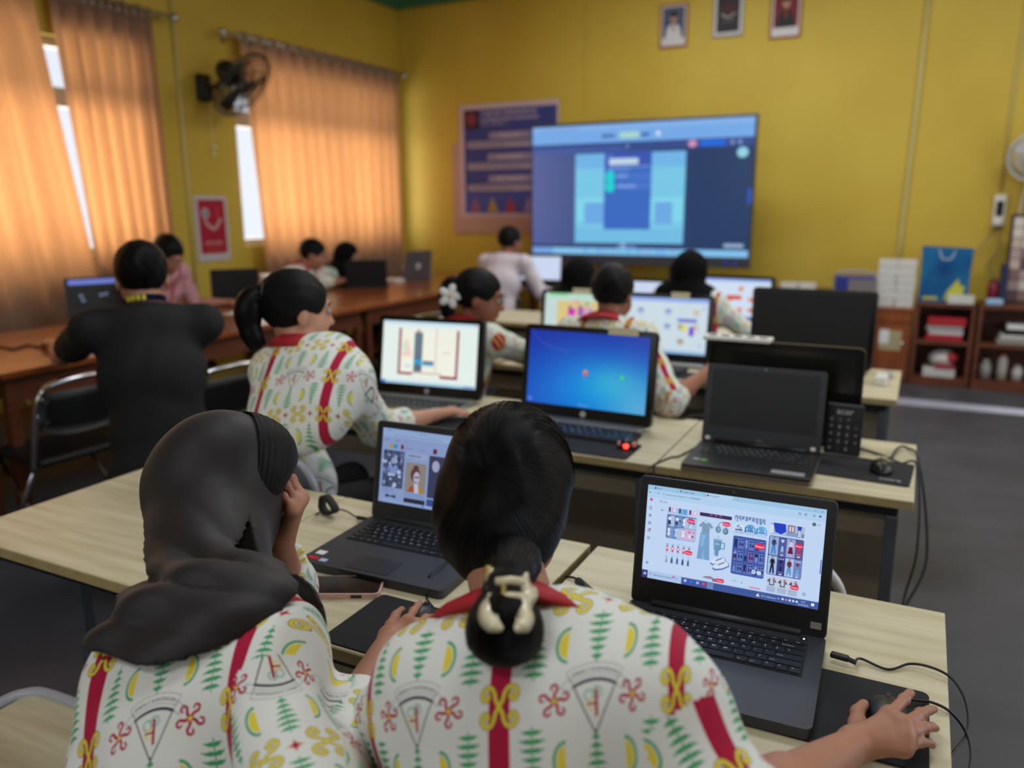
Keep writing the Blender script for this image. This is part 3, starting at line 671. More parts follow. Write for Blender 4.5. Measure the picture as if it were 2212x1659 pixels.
    for dx, dy, k in ((0, 0, 1), (14, 22, 1.08)):
        b_ = [(394, 388), (430, 366), (452, 352), (470, 362), (476, 378), (440, 402), (404, 412), (390, 404)]
        c.poly([(392+(x-392)*k+dx-8, 350+(y-350)*k+dy-10) for x, y in b_], (92, 120, 176)); c.poly([(392+(x-392)*k*.92+dx-6, 350+(y-350)*k*.84+dy-9) for x, y in b_], (216, 230, 248))
        c.line([(412+dx, 372+dy), (444+dx, 352+dy)], 5, (92, 120, 176)); [c.line([(414+dx+i*7, 366+dy-i*4), (420+dx+i*7, 374+dy-i*4)], 1.6, (70, 96, 150)) for i in range(4)]
    # column 3
    for i in range(28): x = 496+i*6; c.line([(x, 102), (x+random.Random(i).uniform(-3, 3), 112+random.Random(i).uniform(0, 22))], 4, (60, 84, 152) if i % 3 else (150, 190, 232))
    for i, (cc, c2) in enumerate((((214, 230, 250), (50, 70, 130)), ((96, 166, 222), (60, 110, 180)), ((112, 186, 234), (70, 130, 200)))):
        x = 522+i*60; tee(c, x, 144, 36, cc); c.line([(x-24, 160), (x-26, 186)], 8, c2 if i else cc); c.line([(x+24, 160), (x+26, 186)], 8, cc); c.line([(x, 146), (x, 182)], 2, c2)
        c.ell(x-8, 160, 6, 8, c2, al=.4); c.ell(x+9, 170, 6, 8, c2, al=.4); [c.line([(x-22+k*9, 184), (x-22+k*9+2, 200)], 1.6, c2) for k in range(6)]; c.rect(x-20, 176, 40, 6, c2, 2)
    c.rect(496, 214, 176, 214, (66, 92, 172), 10)
    for j in range(3):
        for i in range(3):
            x, y = 500+i*57, 220+j*68
            c.rect(x+24, y+4, 30, 58, (96, 122, 196) if (i, j) != (1, 1) else (122, 98, 168), 2); figure(c, x+12, y+2, 60, ((30, 34, 80), (140, 150, 210), (90, 100, 170))[(i+j) % 3], ((26, 28, 70), (60, 40, 80), (120, 150, 210))[(i*2+j) % 3], dress=(i+j) % 2 == 1)
            c.ell(x+34, y+16, 4, 4, (26, 30, 74)); c.ell(x+47, y+14, 4, 4, (26, 30, 74)); pants(c, x+34, y+28, 9, (30, 34, 84), 0); skirt(c, x+47, y+30, 9, (34, 30, 80)); c.rect(x+26, y, 24, 2.5, (30, 36, 84))
    simpan(c, 612, 238, 54, 32); c.ell(618, 398, 12, 12, (200, 218, 246)); c.rect(634, 388, 24, 22, (200, 218, 246), 8); c.line([(614, 400), (618, 394), (622, 400)], 2, INK); c.text(660, 330, '>', 14, BG); c.text(500, 318, '<', 12, BG)
    # column 4
    c.rect(684, 96, 176, 78, (170, 190, 220), 8); c.rect(684, 92, 176, 20, BG); c.poly([(700, 110), (762, 110), (768, 150), (744, 168), (712, 160)], (34, 64, 196)); c.rect(684, 124, 18, 44, (220, 226, 240)); c.rect(776, 112, 34, 40, (150, 100, 120)); c.rect(782, 118, 9, 28, (216, 216, 240)); c.rect(796, 118, 9, 28, (216, 216, 240)); c.rect(770, 150, 60, 20, (130, 160, 206)); c.poly([(822, 112), (846, 112), (842, 132), (838, 172), (828, 172), (826, 132)], (40, 66, 170)); c.rect(828, 134, 12, 36, (196, 204, 230)); c.rect(846, 150, 14, 20, (110, 140, 190))
    c.rect(684, 182, 178, 214, (70, 92, 160), 9)
    for (x, y, w_, bgc) in ((688, 186, 46, (150, 180, 224)), (776, 186, 44, (158, 170, 222)), (688, 292, 46, (170, 196, 232)), (776, 292, 44, (176, 200, 236))): c.rect(x, y, w_, 100, bgc)
    c.rect(734, 186, 42, 100, (84, 92, 160)); c.rect(820, 186, 40, 100, (96, 88, 140)); c.rect(734, 292, 42, 100, (60, 66, 130)); c.rect(820, 292, 40, 100, (110, 136, 196))
    figure(c, 711, 188, 98, (60, 60, 110), (78, 136, 206)); figure(c, 798, 188, 98, (200, 206, 236), (110, 26, 60), dress=True); figure(c, 711, 294, 98, (34, 26, 52), (30, 34, 92)); figure(c, 798, 294, 98, (110, 40, 70), (84, 150, 212))
    for x, y, cc, k in ((755, 196, (196, 210, 240), 0), (755, 232, (160, 200, 236), 1), (840, 232, (206, 46, 90), 1), (755, 310, (34, 34, 84), 0), (755, 342, (30, 34, 90), 1), (840, 312, (130, 40, 66), 0), (840, 346, (120, 170, 220), 1)): (pants if k else tee)(c, x, y, 15, cc)
    for x, y in ((755, 280), (840, 276), (755, 386), (840, 386)): c.ell(x, y, 9, 3.5, (214, 222, 244)); c.line([(x-12, y-12), (x+12, y-12)], 1.4, (214, 222, 244))
    c.text(755, 306, 'LOOK', 12, (220, 228, 250), align=.5, bold=.4); c.text(840, 306, 'LOOK', 12, (220, 228, 250), align=.5, bold=.4); c.text(798, 388, 'OUTFIT', 9, (240, 244, 255), align=.5)
    simpan(c, 816, 206, 44, 24)
    c.rect(690, 404, 168, 90, (200, 210, 232), 8)
    for i, cc in enumerate(((74, 92, 110), (60, 82, 88), (80, 84, 110))): tee(c, 716+i*56, 418, 34, cc); c.rect(708+i*56, 414, 16, 34, (196, 206, 232)); c.rect(690+i*56+2, 460, 44, 30, (170, 186, 220)); c.ell(726+i*56, 420, 8, 12, (170, 120, 140), al=.6)
    simpan(c, 812, 432, 44, 24)
    # cut-off bottom row of columns 1-3
    c.poly([(344, 480), (366, 468), (392, 466), (420, 482)], (150, 130, 150)); c.rect(400, 474, 60, 18, (150, 110, 140), 4); simpan(c, 420, 470, 46, 22); c.line([(510, 470), (522, 462), (530, 470)], 2, (120, 120, 170)); c.ell(560, 470, 3, 3, INK); c.rect(600, 482, 60, 8, (226, 140, 180), 3)
    c.ell(884, 470, 8, 8, INK, ring=2); c.text(884, 475, '?', 12, INK, align=.5); c.rect(952, 270, 5, 76, (70, 100, 190), 2)
    # taskbar
    c.rect(0, 496, 960, 44, (176, 204, 240)); c.rect(230, 500, 730, 40, (66, 92, 160)); c.rect(0, 496, 34, 44, (50, 60, 120)); [c.rect(11+dx, 510+dy, 6, 6, (226, 236, 255)) for dx in (0, 8) for dy in (0, 8)]
    c.ell(50, 514, 5, 5, INK, ring=1.6); c.text(66, 521, 'Type here to search', 13, INK); c.ell(184, 510, 6, 7, (206, 80, 170)); c.ell(202, 516, 7, 5, (120, 190, 230))
    for x, cc in ((252, (176, 196, 240)), (286, (46, 116, 226)), (322, (160, 180, 240)), (356, (236, 70, 90)), (392, (226, 226, 240))): c.rect(x-8, 508, 16, 16, cc, 5)
    c.rect(374, 502, 36, 36, (110, 134, 200), 3); c.ell(392, 519, 9, 9, (80, 180, 120)); c.ell(392, 519, 9, 9, (236, 90, 80), half=(0, -1)); c.ell(392, 519, 4, 4, (70, 130, 236))
    c.poly([(640, 528), (650, 510), (660, 528)], (230, 240, 255)); c.ell(656, 512, 4, 4, (236, 60, 90)); c.text(668, 525, '25°C Berawan', 13, (226, 236, 255)); c.line([(752, 522), (757, 516), (762, 522)], 1.8, (230, 240, 255))
    for i in range(5): c.rect(774+i*18, 512, 11, 11, (220, 230, 250) if i != 1 else (200, 130, 190), 3)
    c.text(884, 517, '9:37', 12, (230, 240, 255), align=.5); c.text(884, 533, '22/05/2025', 12, (230, 240, 255), align=.5); c.rect(924, 510, 16, 15, (236, 242, 255), 2)
    return c.image('screen_fashion')
def scr_pins():
    B = (142, 164, 212); K = (70, 84, 130); c = Cv(960, 540, B, 1)
    c.rect(0, 0, 960, 60, (150, 178, 222)); c.text(30, 20, 'v  SMK-P', 11, K); c.text(300, 20, 'Untitled - Figma', 10, K); c.text(560, 22, 'x Pinterest', 10, (150, 90, 140)); c.rect(60, 40, 700, 16, (160, 184, 226), 8); c.lines_of_text(90, 46, 560, 1, 8, K, 3)
    c.text(16, 88, 'Beranda', 13, (170, 40, 70), bold=.6); c.text(110, 88, 'Jelajahi', 13, K); c.text(190, 88, 'Buat', 13, K)
    c.rect(64, 112, 40, 30, (176, 160, 40), 14); c.rect(98, 112, 34, 28, (60, 140, 214), 4); c.rect(160, 108, 24, 34, (120, 50, 50), 6); c.text(200, 134, 'Hairstyle', 15, (140, 60, 110)); c.text(330, 134, 'Outfit', 14, (140, 60, 110)); c.rect(430, 108, 30, 36, (110, 30, 40), 4)
    c.rect(20, 158, 176, 270, (70, 82, 116), 8); rg = random.Random(4)
    for i in range(46): c.ell(rg.uniform(30, 186), rg.uniform(168, 420), rg.uniform(6, 22), rg.uniform(6, 18), rg.choice(((150, 170, 214), (100, 116, 160), (44, 50, 74), (180, 196, 232))))
    tee(c, 106, 260, 64, (128, 154, 212)); c.poly([(90, 256), (122, 256), (106, 284)], (40, 44, 66)); c.ell(106, 232, 20, 24, (150, 166, 206))
    c.rect(214, 158, 170, 40, (160, 172, 214), 6); c.text(228, 186, 'HAIRCUTS', 22, (60, 70, 130), bold=1); c.lines_of_text(216, 206, 60, 1, 8, K)
    c.rect(214, 226, 172, 214, (146, 138, 130), 12); c.ell(300, 262, 22, 20, (84, 52, 58)); c.ell(298, 312, 40, 52, (96, 62, 66)); c.ell(310, 330, 27, 42, (190, 186, 206)); c.line([(290, 330), (330, 326)], 5, (70, 60, 80)); c.ell(300, 328, 9, 8, (70, 60, 80), ring=2.5); c.ell(325, 326, 9, 8, (70, 60, 80), ring=2.5)
    c.poly([(236, 440), (262, 398), (292, 384), (312, 440)], (168, 84, 46)); c.poly([(320, 440), (338, 390), (364, 410), (378, 440)], (176, 140, 40)); c.poly([(290, 372), (326, 372), (334, 440), (296, 440)], (196, 200, 222)); c.ell(306, 366, 10, 4, (120, 50, 70))
    c.rect(404, 158, 170, 300, (60, 62, 96), 8); c.ell(460, 230, 30, 40, (170, 172, 206)); c.rect(590, 158, 170, 260, (96, 110, 160), 8); c.rect(776, 158, 160, 300, (80, 96, 150), 8)
    c.lines_of_text(20, 438, 110, 3, 12, K); c.lines_of_text(218, 450, 160, 4, 12, K)
    c.poly([(60, 478), (100, 488), (140, 478), (146, 504), (100, 494), (56, 504)], (50, 54, 80)); c.rect(214, 486, 176, 40, (40, 44, 62), 6); c.rect(404, 470, 170, 60, (56, 80, 150), 6)
    c.rect(0, 518, 960, 22, (150, 172, 220)); c.ell(24, 528, 5, 5, K, ring=2); c.rect(370, 522, 14, 14, (50, 110, 220), 4)
    return c.image('screen_pins')
def scr_blue():
    c = Cv(640, 360, (20, 70, 190), 1, 1); Y, X = np.mgrid[0:c.H, 0:c.W]; x = X/c.W; y = Y/c.H
    g1 = np.exp(-(((x-.62)/.55)**2+((y-.75)/.55)**2)); g2 = np.exp(-(((x-.98)/.28)**2+((y-1.0)/.5)**2)); g3 = np.exp(-(((x-.72)/.22)**2+((y-.62)/.22)**2))
    base = np.stack([.10+0*x, .18+.12*y, .66+.12*y], -1); tc_ = np.array([.04, .58, .92]); w3 = np.array([.55, .86, .92])
    a = base*(1-g1[..., None])+tc_*g1[..., None]; a = a*(1-.6*g2[..., None])+w3*.6*g2[..., None]; a = a*(1-.45*g3[..., None])+np.array([.35, .82, .85])*.45*g3[..., None]
    c.a[:] = a.astype(np.float32); c.line(sp2([(10, 2), (60, 50), (130, 80), (220, 96)]), 3, (110, 130, 230), al=.5)
    c.ell(318, 190, 14, 14, (220, 90, 70)); c.ell(318, 186, 7, 6, (240, 180, 150)); c.text(318, 226, 'Siswa', 11, (120, 190, 240), align=.5); c.poly([(500, 190), (516, 184), (524, 204), (506, 208)], (70, 220, 120)); c.ell(20, 342, 8, 8, (150, 190, 255), ring=2.5); c.text(320, 352, 'Windows 7', 13, (170, 190, 250), align=.5)
    return c.image('screen_blue')
def scr_doc():
    c = Cv(640, 360, (226, 238, 232), 1, 2); c.rect(0, 0, 640, 18, (196, 224, 240)); c.ell(622, 8, 5, 5, (226, 90, 80)); c.rect(120, 46, 400, 268, (238, 240, 226))
    R_ = (150, 44, 66); c.rect(112, 40, 16, 266, R_); c.rect(112, 292, 100, 14, R_); c.rect(502, 40, 16, 266, R_); c.rect(400, 300, 118, 16, R_); c.rect(366, 34, 4, 250, (214, 120, 120)); c.rect(210, 290, 200, 4, R_)
    c.rect(220, 60, 56, 226, (92, 108, 124)); [c.rect(226, 72+i*20, 44, 3, (150, 168, 180)) for i in range(7)]; c.rect(222, 214, 54, 30, (40, 160, 210)); c.rect(280, 222, 76, 14, (50, 70, 100)); c.rect(280, 238, 76, 12, (60, 180, 226)); c.rect(236, 46, 20, 12, (200, 80, 90))
    c.poly([(136, 200), (170, 90), (206, 200)], (240, 206, 200)); c.poly([(134, 150), (150, 100), (178, 190)], (206, 232, 200)); c.text(440, 180, 'SMK', 28, (230, 180, 176), align=.5); c.rect(160, 250, 40, 12, (190, 216, 236)); c.lines_of_text(390, 70, 100, 5, 12, (222, 224, 210))
    c.rect(0, 344, 640, 16, (170, 208, 232)); c.rect(2, 342, 26, 18, (40, 120, 200)); c.rect(560, 348, 70, 8, (90, 130, 200))
    return c.image('screen_doc')
def scr_yellow():
    c = Cv(640, 360, (204, 226, 224), 1, 2); c.rect(0, 0, 640, 46, (190, 230, 210)); c.rect(40, 4, 160, 14, (110, 200, 110)); c.ell(620, 10, 5, 5, (220, 90, 80)); c.rect(110, 60, 420, 290, (226, 206, 140))
    c.rect(210, 120, 68, 230, (226, 70, 200)); c.rect(300, 110, 60, 240, (200, 130, 210)); c.rect(378, 110, 44, 240, (206, 150, 220)); c.rect(216, 100, 20, 60, (160, 60, 120)); c.rect(304, 96, 22, 90, (140, 70, 150)); c.rect(250, 60, 60, 14, (240, 130, 170)); c.ell(372, 80, 16, 18, (70, 200, 170)); c.text(244, 150, 'ABC', 18, (120, 30, 90), align=.5)
    return c.image('screen_yellow')
def scr_icons(seed, bg, name, orange=False):
    c = Cv(640, 360, bg, 1, 1); rg = random.Random(seed); c.rect(0, 0, 640, 26, (150, 176, 236)); c.rect(0, 340, 640, 20, (90, 130, 210) if orange else (150, 190, 230))
    cols = ((226, 120, 60), (230, 150, 90), (90, 130, 130), (236, 110, 70)) if orange else ((206, 196, 176), (176, 164, 140), (84, 90, 90), (150, 170, 210), (214, 200, 120))
    for j in range(3):
        for i in range(6):
            if rg.random() < .75: x, y = 60+i*96, 70+j*96; c.rect(x, y, 44, 34, rg.choice(cols), 8); c.rect(x+4, y+42, 40, 6, (190, 200, 214))
    if orange: c.rect(240, 150, 140, 40, (214, 84, 50), 6)
    else: c.rect(440, 130, 130, 24, (120, 130, 214)); c.rect(470, 170, 30, 44, (226, 220, 90)); c.rect(520, 180, 34, 60, (130, 90, 206)); c.ell(610, 60, 10, 10, (120, 150, 240), ring=3); c.ell(600, 300, 10, 10, (120, 150, 240), ring=3)
    return c.image(name)
def scr_big():
    c = Cv(960, 540, (40, 56, 100), 1, 2); N = (48, 62, 112)
    c.rect(0, 0, 960, 74, (120, 176, 240)); c.rect(0, 2, 960, 18, (140, 184, 242)); c.lines_of_text(40, 14, 240, 1, 8, (90, 130, 200), 3); c.lines_of_text(326, 42, 74, 1, 9, (50, 60, 120), 12); c.rect(404, 34, 86, 26, (176, 220, 210), 6); c.lines_of_text(500, 42, 60, 1, 9, (50, 60, 120), 12, 5); c.ell(572, 46, 9, 9, (240, 240, 250))
    c.rect(0, 74, 960, 34, (56, 78, 142)); c.rect(0, 92, 420, 16, (66, 96, 170)); c.ell(716, 92, 18, 14, (220, 150, 190)); c.rect(746, 80, 104, 24, (20, 110, 230), 4); c.ell(876, 92, 9, 9, (130, 150, 200)); c.ell(906, 92, 9, 9, (130, 150, 200)); c.ell(440, 92, 8, 6, (130, 150, 200))
    Y, X = np.mgrid[0:c.H, 0:c.W]; s = slice(int(108*c.k), int(500*c.k)); g = np.clip(1-X[s]/c.W*1.3, 0, 1)[..., None]; c.a[s] = (np.array([38, 62, 104])*(1-g)+np.array([84, 100, 160])*g)/255
    c.rect(206, 118, 486, 372, (124, 206, 240), 4); c.rect(214, 300, 470, 100, (132, 222, 244)); c.rect(250, 320, 90, 90, (112, 176, 236)); c.rect(566, 320, 76, 90, (112, 176, 236)); c.rect(206, 118, 486, 60, (116, 188, 240), 4); c.rect(206, 430, 486, 60, (118, 196, 236))
    c.rect(340, 112, 208, 320, (60, 110, 200)); c.rect(340, 112, 208, 60, (60, 90, 184)); c.rect(360, 140, 130, 26, (200, 224, 240), 4); c.text(352, 134, 'Quiz', 14, (170, 200, 240)); c.lines_of_text(360, 172, 180, 2, 11, (150, 190, 240), 4)
    c.ell(366, 214, 22, 24, (30, 216, 220)); c.ell(366, 254, 22, 24, (30, 216, 220)); c.rect(396, 200, 150, 30, (72, 120, 210)); c.rect(396, 238, 150, 30, (72, 120, 210)); c.lines_of_text(400, 208, 60, 1, 9, (170, 200, 240), 7); c.lines_of_text(400, 250, 110, 1, 9, (170, 200, 240), 7)
    c.ell(918, 132, 22, 20, (150, 220, 236)); c.rect(948, 270, 12, 60, (50, 90, 210), 5); c.rect(860, 486, 80, 16, (150, 180, 210), 4); c.ell(430, 506, 14, 14, (190, 214, 236)); c.rect(400, 500, 90, 10, (100, 130, 190), 4)
    c.rect(100, 512, 860, 28, (136, 200, 246)); c.rect(0, 512, 100, 28, (120, 170, 236)); rg = random.Random(3)
    for i in range(22): c.rect(250+i*22, 518, 14, 14, rg.choice(((90, 160, 240), (140, 170, 236), (110, 200, 230))), 4)
    return c.image('screen_big')
def pr_poster():
    c = Cv(600, 760, (196, 178, 190), 1, 1); B = (58, 70, 140); W_ = (196, 184, 196)
    c.rect(28, 34, 560, 700, B); c.rect(28, 34, 96, 130, (60, 34, 60)); c.ell(76, 96, 30, 40, (130, 60, 70)); c.text(134, 74, 'TUJUAN PENDIDIKAN', 34, W_, bold=2); c.text(134, 112, 'KONSENTRASI KEAHLIAN', 30, W_, bold=2); c.text(134, 142, 'SMK NEGERI 2', 26, W_)
    for y, w_, s in ((188, 250, 'TUJUAN'), (330, 270, 'SASARAN'), (476, 260, 'PROGRAM')): c.rect(310-w_/2, y, w_, 46, (150, 140, 172), 8); c.text(310, y+35, s, 36, W_, align=.5, bold=2)
    for y in (246, 392, 538): c.rect(50, y, 520, 44, (170, 160, 180), 6); c.lines_of_text(60, y+8, 500, 2, 16, (90, 84, 120), 7, y)
    c.rect(28, 600, 560, 134, (70, 84, 170))
    for i, cc in enumerate(((150, 90, 120), (170, 150, 60), (170, 60, 70), (150, 130, 190), (120, 110, 200))): c.poly([(60+i*110, 724), (90+i*110, 620), (130+i*110, 724)], cc)
    return c.image('print_poster')
def pr_photo(k):
    cols = (((210, 214, 220), (60, 70, 90), (150, 60, 50)), ((26, 28, 34), (150, 40, 40), (200, 190, 180)), ((150, 20, 30), (20, 20, 26), (190, 60, 50)))[k]
    c = Cv(200, 280, (210, 210, 214), 1, 1)
    if k == 1:
        c.rect(14, 14, 172, 252, (36, 36, 44)); c.ell(100, 100, 26, 30, (120, 40, 40)); c.poly([(30, 110), (100, 60), (170, 110), (130, 150), (70, 150)], (70, 30, 34)); c.text(100, 200, 'PANCASILA', 18, (150, 144, 140), align=.5)
        c.line(sp2([(50, 150), (100, 172), (150, 150)]), 8, (190, 180, 170))
    else:
        c.rect(10, 10, 180, 220, (70, 84, 110) if k == 0 else (110, 14, 28)); c.ell(100, 84, 28, 36, (176, 136, 116)); c.ell(100, 62, 30, 20, (24, 20, 24)); c.poly([(30, 230), (50, 150), (84, 128), (116, 128), (150, 150), (170, 230)], (206, 210, 216) if k == 0 else (20, 20, 26)); c.rect(14, 236, 172, 30, (206, 206, 214)); c.poly([(92, 130), (108, 130), (106, 180), (94, 180)], (150, 40, 40))
    return c.image('print_photo_%d' % k)
def pr_red():
    c = Cv(300, 500, (196, 188, 196), 1, 1); c.rect(26, 26, 250, 420, (168, 30, 52)); c.ell(90, 130, 34, 40, (190, 190, 196)); c.rect(74, 110, 34, 40, (110, 110, 130)); c.line(sp2([(84, 190), (120, 230), (170, 250), (230, 180)]), 22, (196, 170, 176)); c.rect(190, 80, 26, 80, (190, 60, 80))
    c.text(150, 370, 'AWAS LISTRIK', 26, (226, 200, 200), align=.5, bold=1.5); c.text(150, 410, 'matikan setelah dipakai', 16, (230, 170, 90), align=.5); return c.image('print_red')
# ------------------------------------------------------------------ batik cloth
def batik(white=(222, 224, 220), pink=False):
    c = Cv(1000, 1050, white, .9, 2)
    G, G2, Y_, R_, D_ = (66, 158, 104), (44, 128, 84), (226, 206, 66), (172, 24, 62), (110, 100, 60)
    if pink: G, Y_, white = (196, 60, 96), (220, 200, 120), (220, 170, 190)
    H = 1050; PER = [(dx, dy) for dx in (-1000, 0, 1000) for dy in (-1050, 0, 1050)]
    def stroke(P, w_, col, edge=None, tp=None):
        for dx, dy in PER:
            Q = np.array(P)+[dx, dy]
            if Q[:, 0].max() < -60 or Q[:, 0].min() > 1060 or Q[:, 1].max() < -60 or Q[:, 1].min() > H+60: continue
            if edge: c.line(Q, w_+9, edge, taper=tp)
            c.line(Q, w_, col, taper=tp)
    def fill(P, col):
        for dx, dy in PER:
            Q = np.array(P)+[dx, dy]
            if Q[:, 0].max() < 0 or Q[:, 0].min() > 1000 or Q[:, 1].max() < 0 or Q[:, 1].min() > H: continue
            c.poly(Q, col)
    def fern(x, y, h, w_, up):   # up: narrow end at the top
        s = 1 if up else -1
        n = 7
        for i in range(n):
            t = i/(n-1); L = w_*(.32+.68*min(1, t*1.35))*(1 if t < .93 else .8); yy = y+s*(t-.5)*h; hh = h/n*.62
            for sx in (-1, 1):
                P = sp2([(0, -hh*.35), (L*.45, -hh*.3), (L*.8, hh*.15), (L, hh*.55*1), (L*.62, hh*.5), (L*.3, hh*.72), (0, hh*.4)], 4)
                fill([(x+sx*a, yy+s*b) for a, b in P], G if sx > 0 else G)
        stroke([(x, y-h*.62), (x, y+h*.62)], 7, G)
    def lemon(x, y, a, s=1):
        P = []
        for k in range(15):
            t = -PI/2+PI*k/14; P.append((62*s*math.cos(t)*.9, 78*s*math.sin(t)))
        for k in range(14):
            t = -PI/2+PI*(k+.5)/14; q = rot([(66*s*math.cos(t)*.95, 84*s*math.sin(t))], a, (x, y))[0]; fill([(q[0]+9*math.cos(z), q[1]+9*math.sin(z)) for z in np.linspace(0, 2*PI, 8)], G)
        fill(rot(P, a, (x, y), 1.06), G); fill(rot(P, a, (x, y), .98), white); Q = [(px*.82+3, py*.86) for px, py in P]; fill(rot(Q, a, (x, y)), Y_)
    CURL = sp2([(0, 0), (20, 32), (28, 64), (50, 92), (82, 88), (98, 60), (84, 34), (62, 40), (62, 58)], 6)
    def xcurl(x, y, s, col, w_, edge=None, rt=0, cen=None):
        for e in ((edge, None) if edge else (None,)):
            for fx in (-1, 1):
                for fy in (-1, 1):
                    P = rot(CURL, rt, (x, y), s, fx=fx, fy=fy)
                    for dx, dy in PER:
                        Q = P+[dx, dy]
                        if Q[:, 0].max() < -60 or Q[:, 0].min() > 1060: continue
                        c.line(Q, w_+(8 if e else 0), e or col)
        if cen: [c.ell(x+dx, y+dy, 15, 15, cen) for dx, dy in PER]
    def diamond(x, y, s):
        D = [(0, -s), (s*.32, -s*.32), (s, 0), (s*.32, s*.32), (0, s), (-s*.32, s*.32), (-s, 0), (-s*.32, -s*.32)]
        fill(rot(D, 0, (x, y), 1.25), (200, 150, 70)); fill(rot(D, 0, (x, y), 1.08), white); fill(rot(D, 0, (x, y), .85), R_)
    c.rect(0, 0, 58, H, R_); c.rect(942, 0, 58, H, R_)
    cy = 525
    for x in (175, 825): fern(x, 262, 250, 72, True); fern(x, 788, 250, 72, False)
    fern(500, 250, 250, 68, False); fern(500, 820, 240, 68, True)
    lemon(345, 262, PI); lemon(655, 262, 0); lemon(345, 800, PI); lemon(655, 800, 0)
    # rows
    xcurl(0, cy, 1.0, Y_, 19, D_); xcurl(0, 0, .9, Y_, 17, D_, 0, R_)
    xcurl(330, 0, .95, Y_, 17, D_, PI/2); xcurl(670, 0, .95, Y_, 17, D_, PI/2); diamond(500, 0, 40); diamond(170, 0, 36); diamond(830, 0, 36)
    for x in (288, 712):
        for k in range(5):
            a = k*2*PI/5-PI/2+.3*(1 if x < 500 else -1); P = rot([(0, 0), (8, 30), (2, 56), (18, 74), (36, 62), (30, 46)], a-PI/2, (x, cy)); stroke(sp2(P, 4), 17, R_, tp=.6)
        c.ell(x, cy, 12, 12, Y_)
    # crest
    K_ = (52, 48, 66); ax, ay = 500, 690; top = []
    for k in range(13): t = math.radians(-27+54*k/12); top.append((ax+250*math.sin(t), ay-250*math.cos(t)))
    c.line([(ax, ay), top[0]], 7, K_); c.line([(ax, ay), top[-1]], 7, K_); c.line(top, 15, K_)
    rb = [(ax+r_*math.sin(math.radians(a)), ay-r_*math.cos(math.radians(a))) for r_, a in [(330, -28+i*4.67) for i in range(13)]+[(276, 28-i*4.67) for i in range(13)]]
    c.poly(rb, white); c.line(rb+[rb[0]], 3, (120, 116, 130))
    for s in (-1, 1):
        q = [(ax+s*r_*math.sin(math.radians(a)), ay-r_*math.cos(math.radians(a))) for r_, a in ((300, 27), (252, 27), (244, 38), (262, 36), (290, 40))]; c.line(q+[q[0]], 3, (120, 116, 130))
    c.text(0, 0, 'SMKN-2 KASONGAN', 27, (90, 86, 104), arc=(ax, ay, 290, math.radians(-25)), bold=1)
    for x, y, cc in ((468, 512, (110, 176, 150)), (512, 498, (110, 176, 150)), (480, 556, Y_)): c.ell(x, y, 27, 27, cc, ring=7)
    c.line([(508, 492), (508, 606)], 15, R_); c.line([(462, 552), (508, 552)], 10, R_); c.ell(508, 496, 10, 10, R_)
    return c.image('print_batik_pink' if pink else 'print_batik')
# ================================================================== screens materials
def emis(img, k, name): return img_mat(name, img, emit=k, rough=.2)
S_fash = emis(scr_fashion(), .92, 'screen_fashion_m'); S_pins = emis(scr_pins(), .80, 'screen_pins_m'); S_blue = emis(scr_blue(), .85, 'screen_blue_m')
S_doc = emis(scr_doc(), 1.0, 'screen_doc_m'); S_yel = emis(scr_yellow(), .9, 'screen_yellow_m'); S_ic = emis(scr_icons(1, (206, 222, 232), 'screen_white'), .95, 'screen_white_m')
S_or = emis(scr_icons(5, (212, 226, 246), 'screen_orange', True), .95, 'screen_orange_m'); S_big = emis(scr_big(), .9, 'screen_big_m')
S_off = mat('screen_off', (20, 20, 14), .16, spec=1); S_offm = mat('screen_off_matte', (11, 12, 14), .45, spec=.4)
S_pale = mat('screen_pale', (20, 20, 24), .3, emit=(206, 218, 244), estr=.95); S_dark = mat('screen_dark', (10, 10, 12), .3)
M_alu = mat('dark_grey_laptop', (58, 60, 66), .42, metal=.25, bump=.02, bscale=900); M_bez = mat('bezel_black', (20, 21, 26), .42)
M_key = mat('key_black', (26, 27, 31), .45); M_silver = mat('silver_plastic', (150, 150, 150), .35, metal=.5); M_paper = mat('paper_white', (226, 226, 228), .8)
# ------------------------------------------------------------------ keyboard with real keys
ROWS = [(['Esc', 'F1', 'F2', 'F3', 'F4', 'F5', 'F6', 'F7', 'F8', 'F9', 'F10', 'F11', 'F12', 'Ins', 'Del'], [1]*15, .62),
 (['~', '1', '2', '3', '4', '5', '6', '7', '8', '9', '0', '-', '=', 'Backspace'], [.95]+[1]*12+[2.05], 1), (['Tab', 'Q', 'W', 'E', 'R', 'T', 'Y', 'U', 'I', 'O', 'P', '[', ']', '\\'], [1.45]+[1]*12+[1.55], 1),
 (['Caps', 'A', 'S', 'D', 'F', 'G', 'H', 'J', 'K', 'L', ';', "'", 'Enter'], [1.75]+[1]*11+[2.25], 1), (['Shift', 'Z', 'X', 'C', 'V', 'B', 'N', 'M', ',', '.', '/', 'Shift'], [2.25]+[1]*10+[2.75], 1),
 (['Ctrl', 'Fn', 'Win', 'Alt', '', 'Alt', 'Ctrl', '<', '^', '>'], [1.2, 1.05, 1, 1, 5.4, 1.05, 1.2, 1.05, 1.05, 1.0], 1)]
def key_layout():
    out = []; y = 0
    for names, ws, h in ROWS:
        x = 0; tot = sum(ws)
        for n, w_ in zip(names, ws): out.append((x/tot, y, w_/tot, h, n)); x += w_
        y += h
    return out, y
KL, KH = key_layout()
